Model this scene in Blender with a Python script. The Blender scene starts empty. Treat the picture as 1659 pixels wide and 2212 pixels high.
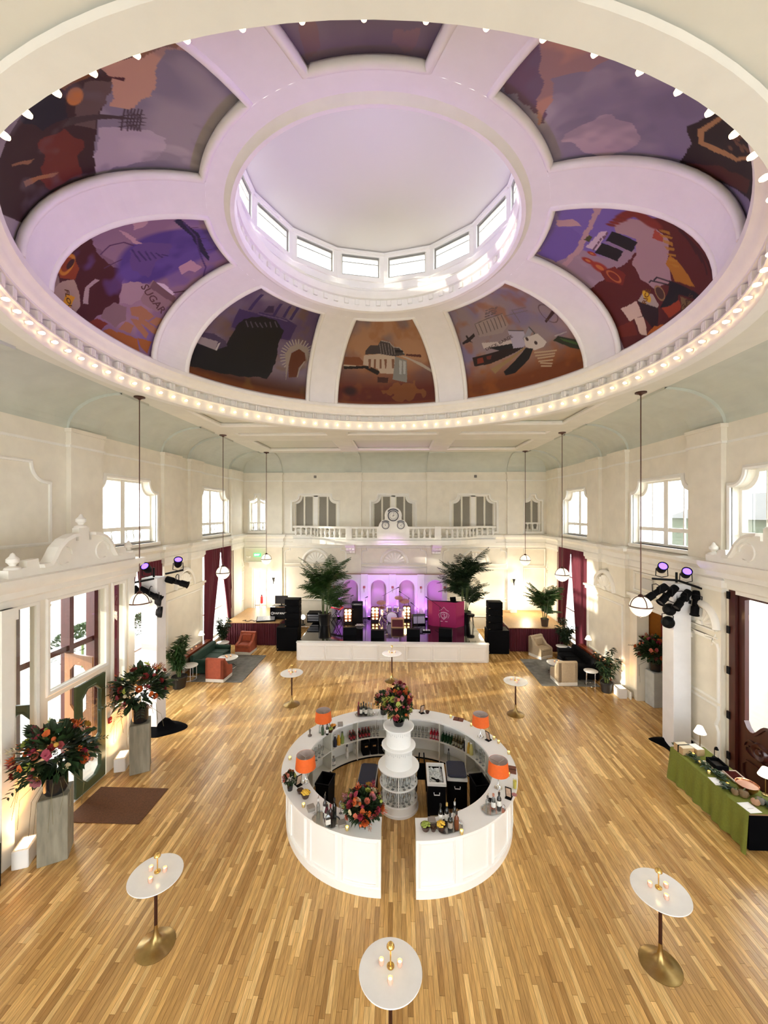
import bpy, bmesh, math, random
from math import sin, cos, pi, radians, sqrt, atan2, hypot
from mathutils import Vector, Matrix
from mathutils.geometry import tessellate_polygon
random.seed(7)
sc = bpy.context.scene
COL = sc.collection
# ------------------------------------------------------------------ camera
F_PX, W_PX, H_PX = 868.0, 1659.0, 2212.0
cam_d = bpy.data.cameras.new('camera')
cam_d.sensor_fit = 'HORIZONTAL'; cam_d.sensor_width = 36.0
cam_d.lens = 36.0 * F_PX / W_PX
cam_d.clip_start = 0.05; cam_d.clip_end = 500
cam = bpy.data.objects.new('camera', cam_d); COL.objects.link(cam)
cam.location = (0.39, 0.0, 6.5)
cam.rotation_euler = (pi/2, 0, math.atan(30.5/F_PX))
sc.camera = cam
# ------------------------------------------------------------------ sky, sun, exposure
wd = bpy.data.worlds.new('world'); sc.world = wd; wd.use_nodes = True
nt = wd.node_tree; nt.nodes.clear()
wo = nt.nodes.new('ShaderNodeOutputWorld'); bg = nt.nodes.new('ShaderNodeBackground')
bg.inputs[0].default_value = (0.93, 0.97, 1.0, 1); bg.inputs[1].default_value = 7.0
nt.links.new(bg.outputs[0], wo.inputs[0])
sun_d = bpy.data.lights.new('sun', 'SUN'); sun_d.energy = 5.0; sun_d.angle = radians(0.8); sun_d.color = (1.0, 0.9, 0.74)
sun = bpy.data.objects.new('sun', sun_d); COL.objects.link(sun)
sun.rotation_euler = Vector((1.0, 0.30, -0.18)).to_track_quat('-Z', 'Y').to_euler()
sc.view_settings.view_transform = 'Standard'; sc.view_settings.look = 'None'
sc.view_settings.exposure = 0.58; sc.view_settings.gamma = 1.0; sc.view_settings.use_curve_mapping = False
sc.cycles.use_denoising = True; sc.cycles.use_adaptive_sampling = True; sc.cycles.adaptive_threshold = .015
sc.cycles.max_bounces = 8; sc.cycles.diffuse_bounces = 5; sc.cycles.glossy_bounces = 3
sc.cycles.transparent_max_bounces = 12; sc.cycles.transmission_bounces = 4
sc.cycles.caustics_reflective = False; sc.cycles.caustics_refractive = False
sc.cycles.sample_clamp_indirect = 6.0
def lamp(name, kind, loc, energy, color=(1,1,1), aim=None, size=0.1, spot=60, blend=0.6):
    d = bpy.data.lights.new(name, kind); d.energy = energy; d.color = color
    if kind == 'AREA': d.size = size
    elif kind == 'SPOT': d.spot_size = radians(spot); d.spot_blend = blend; d.shadow_soft_size = size
    else: d.shadow_soft_size = size
    o = bpy.data.objects.new(name, d); COL.objects.link(o); o.location = loc
    if aim: o.rotation_euler = (Vector(aim)-Vector(loc)).to_track_quat('-Z', 'Y').to_euler()
    return o
# ------------------------------------------------------------------ materials
MATS = {}
def mat(name, col=(.8,.8,.8), rough=.5, metal=0., var=0., vscale=8., bump=0., emit=None, estr=1., coat=0., attr=None, sheen=0., spec=None, stretch=None):
    if name in MATS: return MATS[name]
    m = bpy.data.materials.new(name); m.use_nodes = True
    t = m.node_tree; b = t.nodes['Principled BSDF']
    b.inputs['Roughness'].default_value = rough; b.inputs['Metallic'].default_value = metal
    b.inputs['Base Color'].default_value = (*col, 1)
    if coat: b.inputs['Coat Weight'].default_value = coat; b.inputs['Coat Roughness'].default_value = .08
    if sheen: b.inputs['Sheen Weight'].default_value = sheen
    if spec is not None: b.inputs['Specular IOR Level'].default_value = spec
    if emit: b.inputs['Emission Color'].default_value = (*emit, 1); b.inputs['Emission Strength'].default_value = estr
    src = None
    if attr:
        a = t.nodes.new('ShaderNodeAttribute'); a.attribute_name = attr; src = a.outputs['Color']
    if var or bump:
        tc = t.nodes.new('ShaderNodeTexCoord'); n = t.nodes.new('ShaderNodeTexNoise')
        n.inputs['Scale'].default_value = vscale; n.inputs['Detail'].default_value = 5
        vec = tc.outputs['Object']
        if stretch:
            mp = t.nodes.new('ShaderNodeMapping'); mp.inputs['Scale'].default_value = stretch
            t.links.new(vec, mp.inputs[0]); vec = mp.outputs[0]
        t.links.new(vec, n.inputs['Vector'])
        if var:
            h = t.nodes.new('ShaderNodeMix'); h.data_type = 'RGBA'; h.blend_type = 'MULTIPLY'
            r = t.nodes.new('ShaderNodeMapRange')
            r.inputs[1].default_value = .3; r.inputs[2].default_value = .7
            r.inputs[3].default_value = 1-var; r.inputs[4].default_value = 1+var*.5
            t.links.new(n.outputs['Fac'], r.inputs[0])
            h.inputs[0].default_value = 1.0
            if src: t.links.new(src, h.inputs[6])
            else: h.inputs[6].default_value = (*col, 1)
            t.links.new(r.outputs[0], h.inputs[7]); src = h.outputs[2]
        if bump:
            bp = t.nodes.new('ShaderNodeBump'); bp.inputs['Strength'].default_value = bump; bp.inputs['Distance'].default_value = .02
            t.links.new(n.outputs['Fac'], bp.inputs['Height']); t.links.new(bp.outputs[0], b.inputs['Normal'])
    if src: t.links.new(src, b.inputs['Base Color'])
    MATS[name] = m; return m
def glass_mat(name, tint=(1,1,1), refl=.08, dens=1.0):
    if name in MATS: return MATS[name]
    m = bpy.data.materials.new(name); m.use_nodes = True; t = m.node_tree; t.nodes.clear()
    o = t.nodes.new('ShaderNodeOutputMaterial'); tr = t.nodes.new('ShaderNodeBsdfTransparent'); g = t.nodes.new('ShaderNodeBsdfGlossy')
    tr.inputs[0].default_value = (*tint, 1); g.inputs['Roughness'].default_value = .03
    f = t.nodes.new('ShaderNodeLayerWeight'); f.inputs[0].default_value = .35
    mr = t.nodes.new('ShaderNodeMapRange'); mr.inputs[3].default_value = refl*.5; mr.inputs[4].default_value = min(1, refl*5)
    mx = t.nodes.new('ShaderNodeMixShader')
    t.links.new(f.outputs['Fresnel'], mr.inputs[0]); t.links.new(mr.outputs[0], mx.inputs[0])
    t.links.new(tr.outputs[0], mx.inputs[1]); t.links.new(g.outputs[0], mx.inputs[2]); t.links.new(mx.outputs[0], o.inputs[0])
    MATS[name] = m; return m
WHITE = mat('white_plaster', (.84,.79,.67), .65, var=.06, vscale=2.5, bump=.04)
TRIM = mat('white_trim_paint', (.88,.86,.79), .45, var=.03, vscale=4)
COVE = mat('sage_grey_cove_paint', (.60,.625,.545), .7, var=.06, vscale=2.0)
CEIL = mat('cream_ceiling_paint', (.80,.78,.68), .7, var=.05, vscale=2.0)
BARW = mat('white_lacquer', (.93,.925,.90), .28, var=.02, vscale=3)
BLACK = mat('black_plastic', (.004,.004,.005), .6, spec=.08)
BLACKM = mat('black_metal', (.006,.006,.007), .5, spec=.15)
BRASS = mat('brushed_brass', (.40,.28,.11), .34, metal=1., var=.15, vscale=12)
CHROME = mat('chrome', (.8,.8,.82), .12, metal=1.)
GLASS = glass_mat('clear_glass', (.97,.99,.98), .08)
# ------------------------------------------------------------------ mesh builder
class M:
    def __init__(s): s.v = []; s.f = []; s.c = []; s.cur = None
    def add(s, vs, fs):
        n = len(s.v); s.v += [tuple(p) for p in vs]
        s.f += [tuple(i+n for i in f) for f in fs]
        if s.cur is not None or s.c: s.c += [s.cur or (1,1,1)]*len(fs)
        return s
    def quad(s, a, b, c, d): return s.add([a,b,c,d], [(0,1,2,3)])
    def box(s, x0, y0, z0, x1, y1, z1, P=None):
        vs = [(x,y,z) for x in (x0,x1) for y in (y0,y1) for z in (z0,z1)]
        if P: vs = [P(*p) for p in vs]
        return s.add(vs, [(0,1,3,2),(4,6,7,5),(0,4,5,1),(2,3,7,6),(0,2,6,4),(1,5,7,3)])
    def bbox(s, x0, y0, z0, x1, y1, z1, b=.02, P=None):
        # box with chamfered edges: octagonal outline, chamfered top and bottom
        def ring(z, i):
            a, c = x0+i, x1-i; d, e = y0+i, y1-i; k = b
            return [(a+k,d,z),(c-k,d,z),(c,d+k,z),(c,e-k,z),(c-k,e,z),(a+k,e,z),(a,e-k,z),(a,d+k,z)]
        rs = [ring(z0,b), ring(z0+b,0), ring(z1-b,0), ring(z1,b)]
        vs = [p for r in rs for p in r]
        if P: vs = [P(*p) for p in vs]
        fs = [tuple(range(7,-1,-1)), tuple(range(24,32))]
        for k in range(3):
            for i in range(8): fs.append((k*8+i, k*8+(i+1)%8, k*8+8+(i+1)%8, k*8+8+i))
        return s.add(vs, fs)
    def obox(s, c, ax, ay, az):
        c = Vector(c); ax = Vector(ax); ay = Vector(ay); az = Vector(az)
        vs = [c+i*ax+j*ay+k*az for i in (-1,1) for j in (-1,1) for k in (-1,1)]
        return s.add(vs, [(0,1,3,2),(4,6,7,5),(0,4,5,1),(2,3,7,6),(0,2,6,4),(1,5,7,3)])
    def lathe(s, prof, n=24, c=(0,0,0), a0=0., a1=2*pi, P=None, cap=True):
        full = abs(a1-a0-2*pi) < 1e-6; m = n if full else n+1
        vs = []
        for i in range(m):
            a = a0+(a1-a0)*i/n
            for r, z in prof: vs.append((c[0]+r*cos(a), c[1]+r*sin(a), c[2]+z))
        if P: vs = [P(*p) for p in vs]
        k = len(prof); fs = []
        for i in range(n):
            j = (i+1) % m
            for q in range(k-1): fs.append((i*k+q, j*k+q, j*k+q+1, i*k+q+1))
        if full and cap:
            if prof[0][0] > 1e-5: fs.append(tuple(i*k for i in range(n))[::-1])
            if prof[-1][0] > 1e-5: fs.append(tuple(i*k+k-1 for i in range(n)))
        return s.add(vs, fs)
    def cyl(s, c, r, z0, z1, n=16, r2=None): return s.lathe([(r,z0),(r if r2 is None else r2,z1)], n, c)
    def tube(s, path, r, n=8, closed=False, caps=True):
        path = [Vector(p) for p in path]; L = len(path); rs = r if isinstance(r, (list,tuple)) else [r]*L
        up = None; vs = []
        for i, p in enumerate(path):
            if closed: t = path[(i+1)%L]-path[i-1]
            else: t = path[min(i+1,L-1)]-path[max(i-1,0)]
            t = t.normalized() if t.length > 1e-9 else Vector((0,0,1))
            if up is None: up = Vector((0,0,1)) if abs(t.z) < .9 else Vector((1,0,0))
            a = t.cross(up)
            if a.length < 1e-6: a = t.cross(Vector((0,1,0)))
            a.normalize(); b = a.cross(t).normalized(); up = b
            for k in range(n):
                q = 2*pi*k/n; vs.append(p+a*rs[i]*cos(q)+b*rs[i]*sin(q))
        fs = []
        for i in range(L if closed else L-1):
            j = (i+1) % L
            for k in range(n): fs.append((i*n+k, i*n+(k+1)%n, j*n+(k+1)%n, j*n+k))
        if not closed and caps: fs += [tuple(range(n))[::-1], tuple((L-1)*n+k for k in range(n))]
        return s.add(vs, fs)
    def sphere(s, c, r, n=12, m=8, sc=(1,1,1), z0=-1., z1=1.):
        prof = []
        for i in range(m+1):
            a = math.asin(z0)+(math.asin(z1)-math.asin(z0))*i/m
            prof.append((max(r*cos(a),1e-4 if 0<i<m else 0), r*sin(a)))
        vs0 = M().lathe(prof, n, (0,0,0), cap=False)
        return s.add([(c[0]+p[0]*sc[0], c[1]+p[1]*sc[1], c[2]+p[2]*sc[2]) for p in vs0.v], vs0.f)
    def plate(s, loops, w0, w1, P=None, back=True):
        # polygon with holes (u,v loops) between depths w0 and w1
        P = P or (lambda u,v,w: (u,v,w))
        tris = tessellate_polygon([[Vector((u,v,0)) for u,v in L] for L in loops])
        flat = [p for L in loops for p in L]; n = len(flat)
        vs = [P(u,v,w0) for u,v in flat]+[P(u,v,w1) for u,v in flat]
        fs = [tuple(t) for t in tris]
        if back: fs += [tuple(i+n for i in t)[::-1] for t in tris]
        o = 0
        for L in loops:
            k = len(L)
            for i in range(k): fs.append((o+i, o+(i+1)%k, o+(i+1)%k+n, o+i+n))
            o += k
        return s.add(vs, fs)
    def mould(s, path, prof, closed=False, P=None):
        # sweep profile [(offset to the left of travel, w)] along a (u,v) polyline, mitred
        P = P or (lambda u,v,w: (u,v,w)); L = len(path); vs = []; k = len(prof)
        for i, p in enumerate(path):
            a = path[i-1] if (closed or i > 0) else None; b = path[(i+1)%L] if (closed or i < L-1) else None
            def nrm(q, r):
                d = (r[0]-q[0], r[1]-q[1]); l = hypot(*d) or 1e-9; return (-d[1]/l, d[0]/l)
            if a is None: nx, ny = nrm(p, b); m = 1
            elif b is None: nx, ny = nrm(a, p); m = 1
            else:
                n1 = nrm(a, p); n2 = nrm(p, b); nx, ny = n1[0]+n2[0], n1[1]+n2[1]; l2 = nx*nx+ny*ny
                if l2 < .05: nx, ny = n1; m = 1
                else: m = 2/l2
            for o, w in prof: vs.append(P(p[0]+nx*m*o, p[1]+ny*m*o, w))
        fs = []
        for i in range(L if closed else L-1):
            j = (i+1) % L
            for q in range(k-1): fs.append((i*k+q, i*k+q+1, j*k+q+1, j*k+q))
        if not closed: fs += [tuple(range(k)), tuple((L-1)*k+q for q in range(k))[::-1]]
        return s.add(vs, fs)
    def merge(s, o, T=None):
        vs = o.v if T is None else [tuple(T @ Vector(p)) for p in o.v]
        n = len(s.v); s.v += vs; s.f += [tuple(i+n for i in f) for f in o.f]
        if o.c or s.c: s.c += (o.c if o.c else [(1,1,1)]*len(o.f))
        return s
    def mesh(s, name, m, smooth=35):
        me = bpy.data.meshes.new(name); me.from_pydata(s.v, [], s.f); 
        for x in (m if isinstance(m, (list,tuple)) else [m]): me.materials.append(x)
        if s.c:
            at = me.color_attributes.new('tint', 'FLOAT_COLOR', 'CORNER'); dat = []
            for f, c in zip(s.f, s.c): dat += [c[0],c[1],c[2],1.0]*len(f)
            at.data.foreach_set('color', dat)
        if smooth:
            me.shade_smooth(); me.set_sharp_from_angle(angle=radians(smooth))
        return me
    def build(s, name, m, parent=None, smooth=35, loc=None, rz=0., **props):
        o = bpy.data.objects.new(name, s.mesh(name, m, smooth)); COL.objects.link(o)
        if parent: o.parent = parent
        if loc: o.location = loc
        if rz: o.rotation_euler = (0,0,rz)
        for k, v in props.items():
            if v: o[k] = v
        return o
def thing(name, label, cat, loc=(0,0,0), rz=0., group=None):
    o = bpy.data.objects.new(name, None); COL.objects.link(o); o.empty_display_size = .1
    o.location = loc; o.rotation_euler = (0,0,rz); o['label'] = label; o['category'] = cat
    if group: o['group'] = group
    return o
def struct(name, b, m, label=None, smooth=35):
    return b.build(name, m, None, smooth, kind='structure', label=label)
def inst(src, name, parent=None, loc=(0,0,0), rz=0., **props):
    o = bpy.data.objects.new(name, src.data); COL.objects.link(o)
    if parent: o.parent = parent
    o.location = loc; o.rotation_euler = (0,0,rz)
    for k, v in props.items(): o[k] = v
    return o
def kids(o): return list(o.children)
KIDS = {}
def dup(root, loc, rz=0., label=None, group=None, scale=None):
    if root.name not in KIDS: KIDS[root.name] = [(c, kids(c)) for c in root.children]
    r = root.copy(); COL.objects.link(r); r.location = loc; r.rotation_euler = (0,0,rz)
    if scale: r.scale = (scale,)*3
    if label: r['label'] = label
    if group: r['group'] = group
    for ch, gk in KIDS[root.name]:
        c = ch.copy(); COL.objects.link(c); c.parent = r
        for g in gk:
            d = g.copy(); COL.objects.link(d); d.parent = c
    return r
def text_mesh(txt, size=.1, depth=.002, align='CENTER', bold=False):
    cu = bpy.data.curves.new('t', 'FONT'); cu.body = txt; cu.size = size; cu.extrude = depth; cu.align_x = align; cu.align_y = 'CENTER'; cu.resolution_u = 2
    if bold: cu.offset = size*.018
    o = bpy.data.objects.new('t', cu); COL.objects.link(o); bpy.context.view_layer.update()
    me = bpy.data.meshes.new_from_object(o.evaluated_get(bpy.context.evaluated_depsgraph_get()))
    b = M(); b.add([tuple(v.co) for v in me.vertices], [tuple(p.vertices) for p in me.polygons])
    bpy.data.objects.remove(o); bpy.data.curves.remove(cu); bpy.data.meshes.remove(me)
    return b
def arc(cx, cy, r, a0, a1, n=10): return [(cx+r*cos(radians(a0+(a1-a0)*i/n)), cy+r*sin(radians(a0+(a1-a0)*i/n))) for i in range(n+1)]
YN = -3.0
XL, XR, YB, ZT, ZC, ZCF = -8.4, 8.6, 22.6, 8.72, 9.65, 9.95
DX, DY = -0.04, 8.9
def PB(u,v,w): return (u, YB-w, v)
def PR(u,v,w): return (XR-w, u, v)
def PL(u,v,w): return (XL+w, u, v)
# ================================================================== SETTING
# ---- floor of narrow oak strips running towards the stage
OAK = mat('oak_strip', (.5,.3,.12), .24, var=.30, vscale=6, stretch=(9,.7,1), attr='tint', bump=.03)
SUBFLOOR = mat('dark_floor_joint', (.10,.05,.02), .8)
FX0, FX1, FY0, FY1, PWD = -8.42, 10.3, 3.0, 22.6, .0715
fl = M(); fl.box(FX0, YN, -.06, FX1, FY1, -.0035); floor = struct('floor', fl, SUBFLOOR, 'honey oak strip floor of the ballroom')
def oak_tint():
    t = random.random()
    if t < .14: c = (.78,.52,.21)
    elif t < .30: c = (.42,.23,.072)
    elif t < .55: c = (.62,.38,.135)
    else: c = (.53,.31,.105)
    k = random.uniform(1.0,1.3); return (c[0]*k, c[1]*k, c[2]*k)
planks = []
nrow = int((FX1-FX0)/PWD)
for i in range(nrow):
    x = FX0+i*PWD; y = FY0-random.uniform(0,1.0)
    while y < FY1:
        l = random.choice([.45,.6,.8,1.0,1.25])*random.uniform(.8,1.2); y2 = min(y+l, FY1)
        if y2-y > .03: planks.append((x, y, y2, oak_tint()))
        y = y2
def plank_bm(b, x, y, y2, c, ox=0, oy=0):
    g = .0012; b.cur = c; x0, x1, a, e = x+g-ox, x+PWD-g-ox, y+g-oy, y2-g-oy; t = random.uniform(-.0003,.0003)
    vs = [(x0,a,-.003),(x1,a,-.003),(x1,e,-.003),(x0,e,-.003),(x0+.001,a+.001,t),(x1-.001,a+.001,t),(x1-.001,e-.001,t),(x0+.001,e-.001,t)]
    b.add(vs, [(4,5,6,7),(0,1,5,4),(1,2,6,5),(2,3,7,6),(3,0,4,7)])
def seen_size(p):
    x, y, y2 = p[:3]; d = max(y, 4.95)
    if y2 < 5.1 or abs(x-.39) > .92*((y+y2)/2): return 0
    return 1.0/d + (.004*(min(y2,99)-d))
planks.sort(key=lambda p: -seen_size(p))
for p in planks[:300]:
    b = M(); cx, cy = p[0]+PWD/2, (p[1]+p[2])/2
    plank_bm(b, *p, ox=cx, oy=cy); o = b.build('plank', OAK, floor, smooth=0, loc=(cx,cy,0))
b = M()
for p in planks[300:]: plank_bm(b, *p)
o = b.build('plank', OAK, floor, smooth=0); o['kind'] = 'stuff'
# ---- walls with their openings
def win_loop(c, hw, z0, zs, zt, ins=0.):
    a = hw-ins; z0 += ins; zt -= ins*.8; zs -= ins*.8; e = min(.05,a*.2); r = zt-zs
    R = [(c+a-e+r*cos(radians(t)), zt+r*sin(radians(t))) for t in (-90,-105,-120,-135,-150,-165,-180)]
    Lf = [(2*c-x, z) for x, z in R[::-1]]
    return [(c-a,z0),(c+a,z0),(c+a,zs)]+R+Lf+[(c-a,zs)]
def rect(a, b, c, d): return [(a,b),(c,b),(c,d),(a,d)]
BW = [(-4.31,1.29),(.11,1.22),(4.62,1.24)]
hb = [win_loop(c,h,5.42,7.05,7.43) for c,h in BW]+[win_loop(-7.6,.44,5.42,7.13,7.43), win_loop(7.88,.46,5.42,7.10,7.42), rect(-7.92,.62,-7.05,3.35)]
b = M(); b.plate([rect(XL-.4,0,XR+.4,10.2)]+hb, 0, -.4, PB); wall_back = struct('wall_back', b, WHITE, 'cream back wall behind the stage with louvred windows and balcony')
RWIN = [(18.88,1.33),(12.92,1.45),(8.78,1.42),(4.9,1.4)]  # the last window is out of view, added for the light it brings
hr = [win_loop(c,h,5.42,7.10,7.50) for c,h in RWIN]+[rect(17.6,.35,20.75,4.72), rect(11.75,-.02,14.12,3.32), rect(7.55,-.02,10.15,4.72)]
b = M(); b.plate([rect(YN,-.05,YB+.4,10.2)]+hr, 0, -.4, PR); wall_right = struct('wall_right', b, WHITE, 'cream right wall with tall scalloped windows and curtained bay')
LWIN = [(18.9,1.55),(12.8,1.5)]
hl = [win_loop(c,h,5.42,7.12,7.55) for c,h in LWIN]+[rect(17.75,.35,20.85,4.72), rect(11.7,.2,14.5,4.72), rect(8.95,-.02,11.55,4.5)]
b = M(); b.plate([rect(YN,-.05,YB+.4,10.2)]+hl, 0, -.4, PL); wall_left = struct('wall_left', b, WHITE, 'cream left wall with bright tall windows and dark red curtains')
hn = [win_loop(c,1.4,5.0,7.05,7.43) for c in (-4.6,4.8)]+[rect(c-1.5,.0,c+1.5,3.5) for c in (-5.2,0.1,5.4)]
b = M(); b.plate([rect(XL-.4,-.05,XR+.4,10.2)]+hn, 0, -.4, lambda u,v,w: (u,YN+w,v)); wall_front = struct('wall_front', b, WHITE, 'unseen cream end wall added behind the viewer, wide openings shaping the light')  # unseen end wall, added to cut frontal sky light and deepen contrast
# pilasters with capitals, string courses, friezes
PILB = [(-7.03,-6.16),(-2.51,-1.68),(2.0,2.87),(6.44,7.3)]
PILS = [(20.6,22.0),(16.5,17.5),(14.6,15.7),(10.35,11.5),(6.3,7.4),(2.1,3.2)]
CAP = [(.0,8.30),(.03,8.30),(.03,8.36),(.06,8.40),(.06,8.62),(.10,8.66),(.10,8.72),(.0,8.72)]
def pilaster(parent, a, e, P, z0=0., z1=8.72, pr=.13):
    b = M(); b.box(a, z0, 0, e, z1, pr, P)
    for za, zb, k in ((8.28,8.34,.035),(8.34,8.62,.02),(8.62,8.72,.06)): b.box(a-k, za, 0, e+k, zb, pr+k, P)
    b.build('pilaster', WHITE, parent, smooth=0)
def course(parent, pils, lo, hi, P, prof, name, m=TRIM):
    path = [(lo,0)]
    for a, e in sorted(pils):
        if a > lo and e < hi: path += [(a-.03,0),(a-.03,.13),(e+.03,.13),(e+.03,0)]
    path.append((hi,0))
    b = M(); b.mould(path, prof, False, lambda u,w,z: P(u,z,w)); return b.build(name, m, parent)
STR = [(0,4.50),(.05,4.50),(.05,4.58),(.09,4.62),(.09,4.80),(.05,4.84),(.05,5.0),(.12,5.06),(.20,5.12),(.20,5.22),(.06,5.28),(0,5.28)]
FRZ = [(0,8.22),(.03,8.22),(.03,8.28),(0,8.28)]
for a, e in PILB: pilaster(wall_back, a, e, PB)
for a, e in PILS: pilaster(wall_right, a, e, PR); pilaster(wall_left, a, e, PL, 4.9 if a == 10.35 else 0.)
course(wall_back, PILB, XL, XR, PB, STR, 'string_course'); course(wall_right, PILS, YN, YB, PR, STR, 'string_course'); course(wall_left, PILS, YN, YB, PL, STR, 'string_course')
for w_, p_, P_, lo, hi in ((wall_back,PILB,PB,XL,XR),(wall_right,PILS,PR,YN,YB),(wall_left,PILS,PL,YN,YB)): course(w_, p_, lo, hi, P_, FRZ, 'frieze_moulding')
# scalloped surrounds round the upper windows
SUR = [(0,-.02),(0,.05),(.05,.07),(.09,.04),(.12,.03),(.12,0)]
def surround(parent, loop, P): b = M(); b.mould(loop[::-1], SUR, True, P); b.build('window_surround', TRIM, parent)
for L in hb[:5]: surround(wall_back, L, PB)
for L in hr[:4]: surround(wall_right, L, PR)
for L in hl[:2]: surround(wall_left, L, PL)
# blind scalloped panel over the entrance
b = M(); b.mould(win_loop(8.3,1.5,5.75,7.2,7.68)[::-1], [(0,0),(0,.05),(.04,.06),(.08,.03),(.08,0)], True, PL); b.build('panel_moulding', TRIM, wall_left)
# panelled lower walls: notched frames, shell lunettes
def notch_loop(a, z0, e, z1, k=.28):
    out = [(a,z0),(e,z0),(e,z1-k)]
    out += [(e-.12+.12*cos(radians(t)), z1-k+.0+.12*sin(radians(t))) for t in (0,45,90)]
    out += [(e-k-.02, z1-.14),(e-k,z1)] + [(a+k,z1),(a+k+.02,z1-.14)]
    out += [(a+.12+.12*cos(radians(t)), z1-k+.12*sin(radians(t))) for t in (90,135,180)]
    return out
PMO = [(0,0),(0,.035),(.02,.05),(.05,.05),(.07,.02),(.07,0)]
def frame_mould(parent, loop, P, name='panel_moulding', prof=PMO): b = M(); b.mould(loop[::-1], prof, True, P); return b.build(name, TRIM, parent)
def lunette(parent, c, z, r, P, rays=9, w=0.):
    b = M(); b.mould(arc(c, z, r, 0, 180, 20)[::-1], [(-.04,w),(-.04,w+.10),(.02,w+.13),(.08,w+.10),(.12,w+.04),(.12,w)], False, P); b.build('lunette_arch', TRIM, parent)
    b = M(); b.plate([[(c-r+.1,z)]+arc(c, z, r-.1, 180, 0, 20)[1:-1]+[(c+r-.1,z)]], w, w+.02, P)
    for i in range(rays):
        a = radians(180*(i+.5)/rays); h = radians(180*.42/rays); r0, r1 = r*.2, r*.8
        b.add([P(c+r0*cos(a), z+r0*sin(a), w+.02), P(c+r1*cos(a-h), z+r1*sin(a-h), w+.02), P(c+(r1+.04)*cos(a), z+(r1+.04)*sin(a), w+.075), P(c+r1*cos(a+h), z+r1*sin(a+h), w+.02)], [(0,1,2),(0,2,3)])
    b.plate([[(c+r*.2*cos(radians(t)), z+r*.2*sin(radians(t))) for t in range(0,181,20)]], w, w+.08, P)
    b.build('shell_fan', TRIM, parent, smooth=0)
def ledge(parent, a, e, z, P, w=0.):
    b = M(); b.box(a, z-.03, w, e, z, w+.09, P); b.box(a, z-.22, w, e, z-.19, w+.05, P); b.box((a+e)/2-.2, z-.25, w, (a+e)/2+.2, z-.19, w+.07, P); b.build('lunette_ledge', TRIM, parent, smooth=0)
for a, e, c in ((-6.0,-2.58,-4.26),(-1.62,1.93,.17),(2.95,6.38,4.7)):
    frame_mould(wall_back, notch_loop(a, 3.62, e, 4.46), PB); lunette(wall_back, c, 3.64, .70, PB); ledge(wall_back, a, e, 3.62, PB)
    frame_mould(wall_back, rect(a,1.72,e,3.36), PB); frame_mould(wall_back, rect(a,.7,e,1.5), PB)
frame_mould(wall_back, rect(7.4,1.7,8.5,3.36), PB); frame_mould(wall_back, rect(7.4,3.55,8.5,4.42), PB); frame_mould(wall_back, rect(-8.3,3.7,-7.1,4.42), PB)
b = M(); b.box(-8.05,3.35,0,-6.92,3.62,.12,PB); b.box(-8.1,3.62,0,-6.87,3.70,.2,PB); b.build('door_entablature', TRIM, wall_back, smooth=0)
# projecting panelled bays between the side windows
def bay(parent, a, e, P, zt=3.46, pw=.15):
    b = M(); b.box(a, 0, 0, e, zt-.2, pw, P); b.box(a-.05, zt-.2, 0, e+.05, zt-.08, pw+.05, P); b.box(a-.1, zt-.08, 0, e+.1, zt, pw+.1, P); b.build('panelled_bay', WHITE, parent, smooth=0)
    lunette(parent, (a+e)/2, zt, .68, P, 9, .1)
    frame_mould(parent, rect(a+.2,.9,e-.2,zt-.35), lambda u,v,w: P(u,v,w+pw)); frame_mould(parent, rect(a+.2,.2,e-.2,.72), lambda u,v,w: P(u,v,w+pw))
for a, e in ((14.55,17.5),): bay(wall_right, a, e, PR); bay(wall_left, a, e, PL)
lunette(wall_left, 21.75, 3.46, .5, PL); ledge(wall_left, 21.05, 22.5, 3.46, PL); lunette(wall_right, 21.75, 3.46, .5, PR); ledge(wall_right, 21.05, 22.5, 3.46, PR)
frame_mould(wall_left, rect(21.1,1.6,22.45,3.1), PL); frame_mould(wall_right, rect(21.1,1.6,22.45,3.1), PR)
for k in range(5):   # little shaped brackets of the dado on the left of the stage
    b = M(); u = 21.15+k*.28; b.plate([[(u,.75),(u+.16,.75),(u+.2,1.0),(u+.13,1.3),(u+.2,1.5),(u,1.5),(u-.05,1.3),(u,1.0)]], 0, .05, PL); b.build('dado_bracket', TRIM, wall_left, smooth=0)
lunette(wall_right, 11.0, 3.52, .52, PR, 9, .13); ledge(wall_right, 10.45, 11.55, 3.5, PR, .13)
NR = lambda u,v,w: PR(u,v,w+.13)
frame_mould(wall_right, notch_loop(10.45,1.75,11.5,3.2,.16), NR); frame_mould(wall_right, [(10.45,.3),(11.5,.3),(11.5,.95),(11.42,1.1),(11.5,1.3),(11.5,1.55),(10.45,1.55),(10.45,1.3),(10.53,1.1),(10.45,.95)], NR)
b = M(); b.box(11.55,3.32,0,14.3,3.42,.12,PR); b.box(11.5,3.42,0,14.35,3.62,.08,PR); b.box(11.45,3.62,0,14.4,3.72,.2,PR); b.build('opening_entablature', TRIM, wall_right, smooth=0)
frame_mould(wall_right, rect(11.75,3.85,14.2,4.4), PR)
b = M(); b.box(13.2,3.95,.02,13.75,4.3,.06,PR); b.build('wall_vent', mat('grey_grille',(.55,.55,.52),.6), wall_right, smooth=0)
for k, (w_, P_) in enumerate(((wall_back,PB),(wall_right,PR),(wall_left,PL))):
    pass
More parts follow.
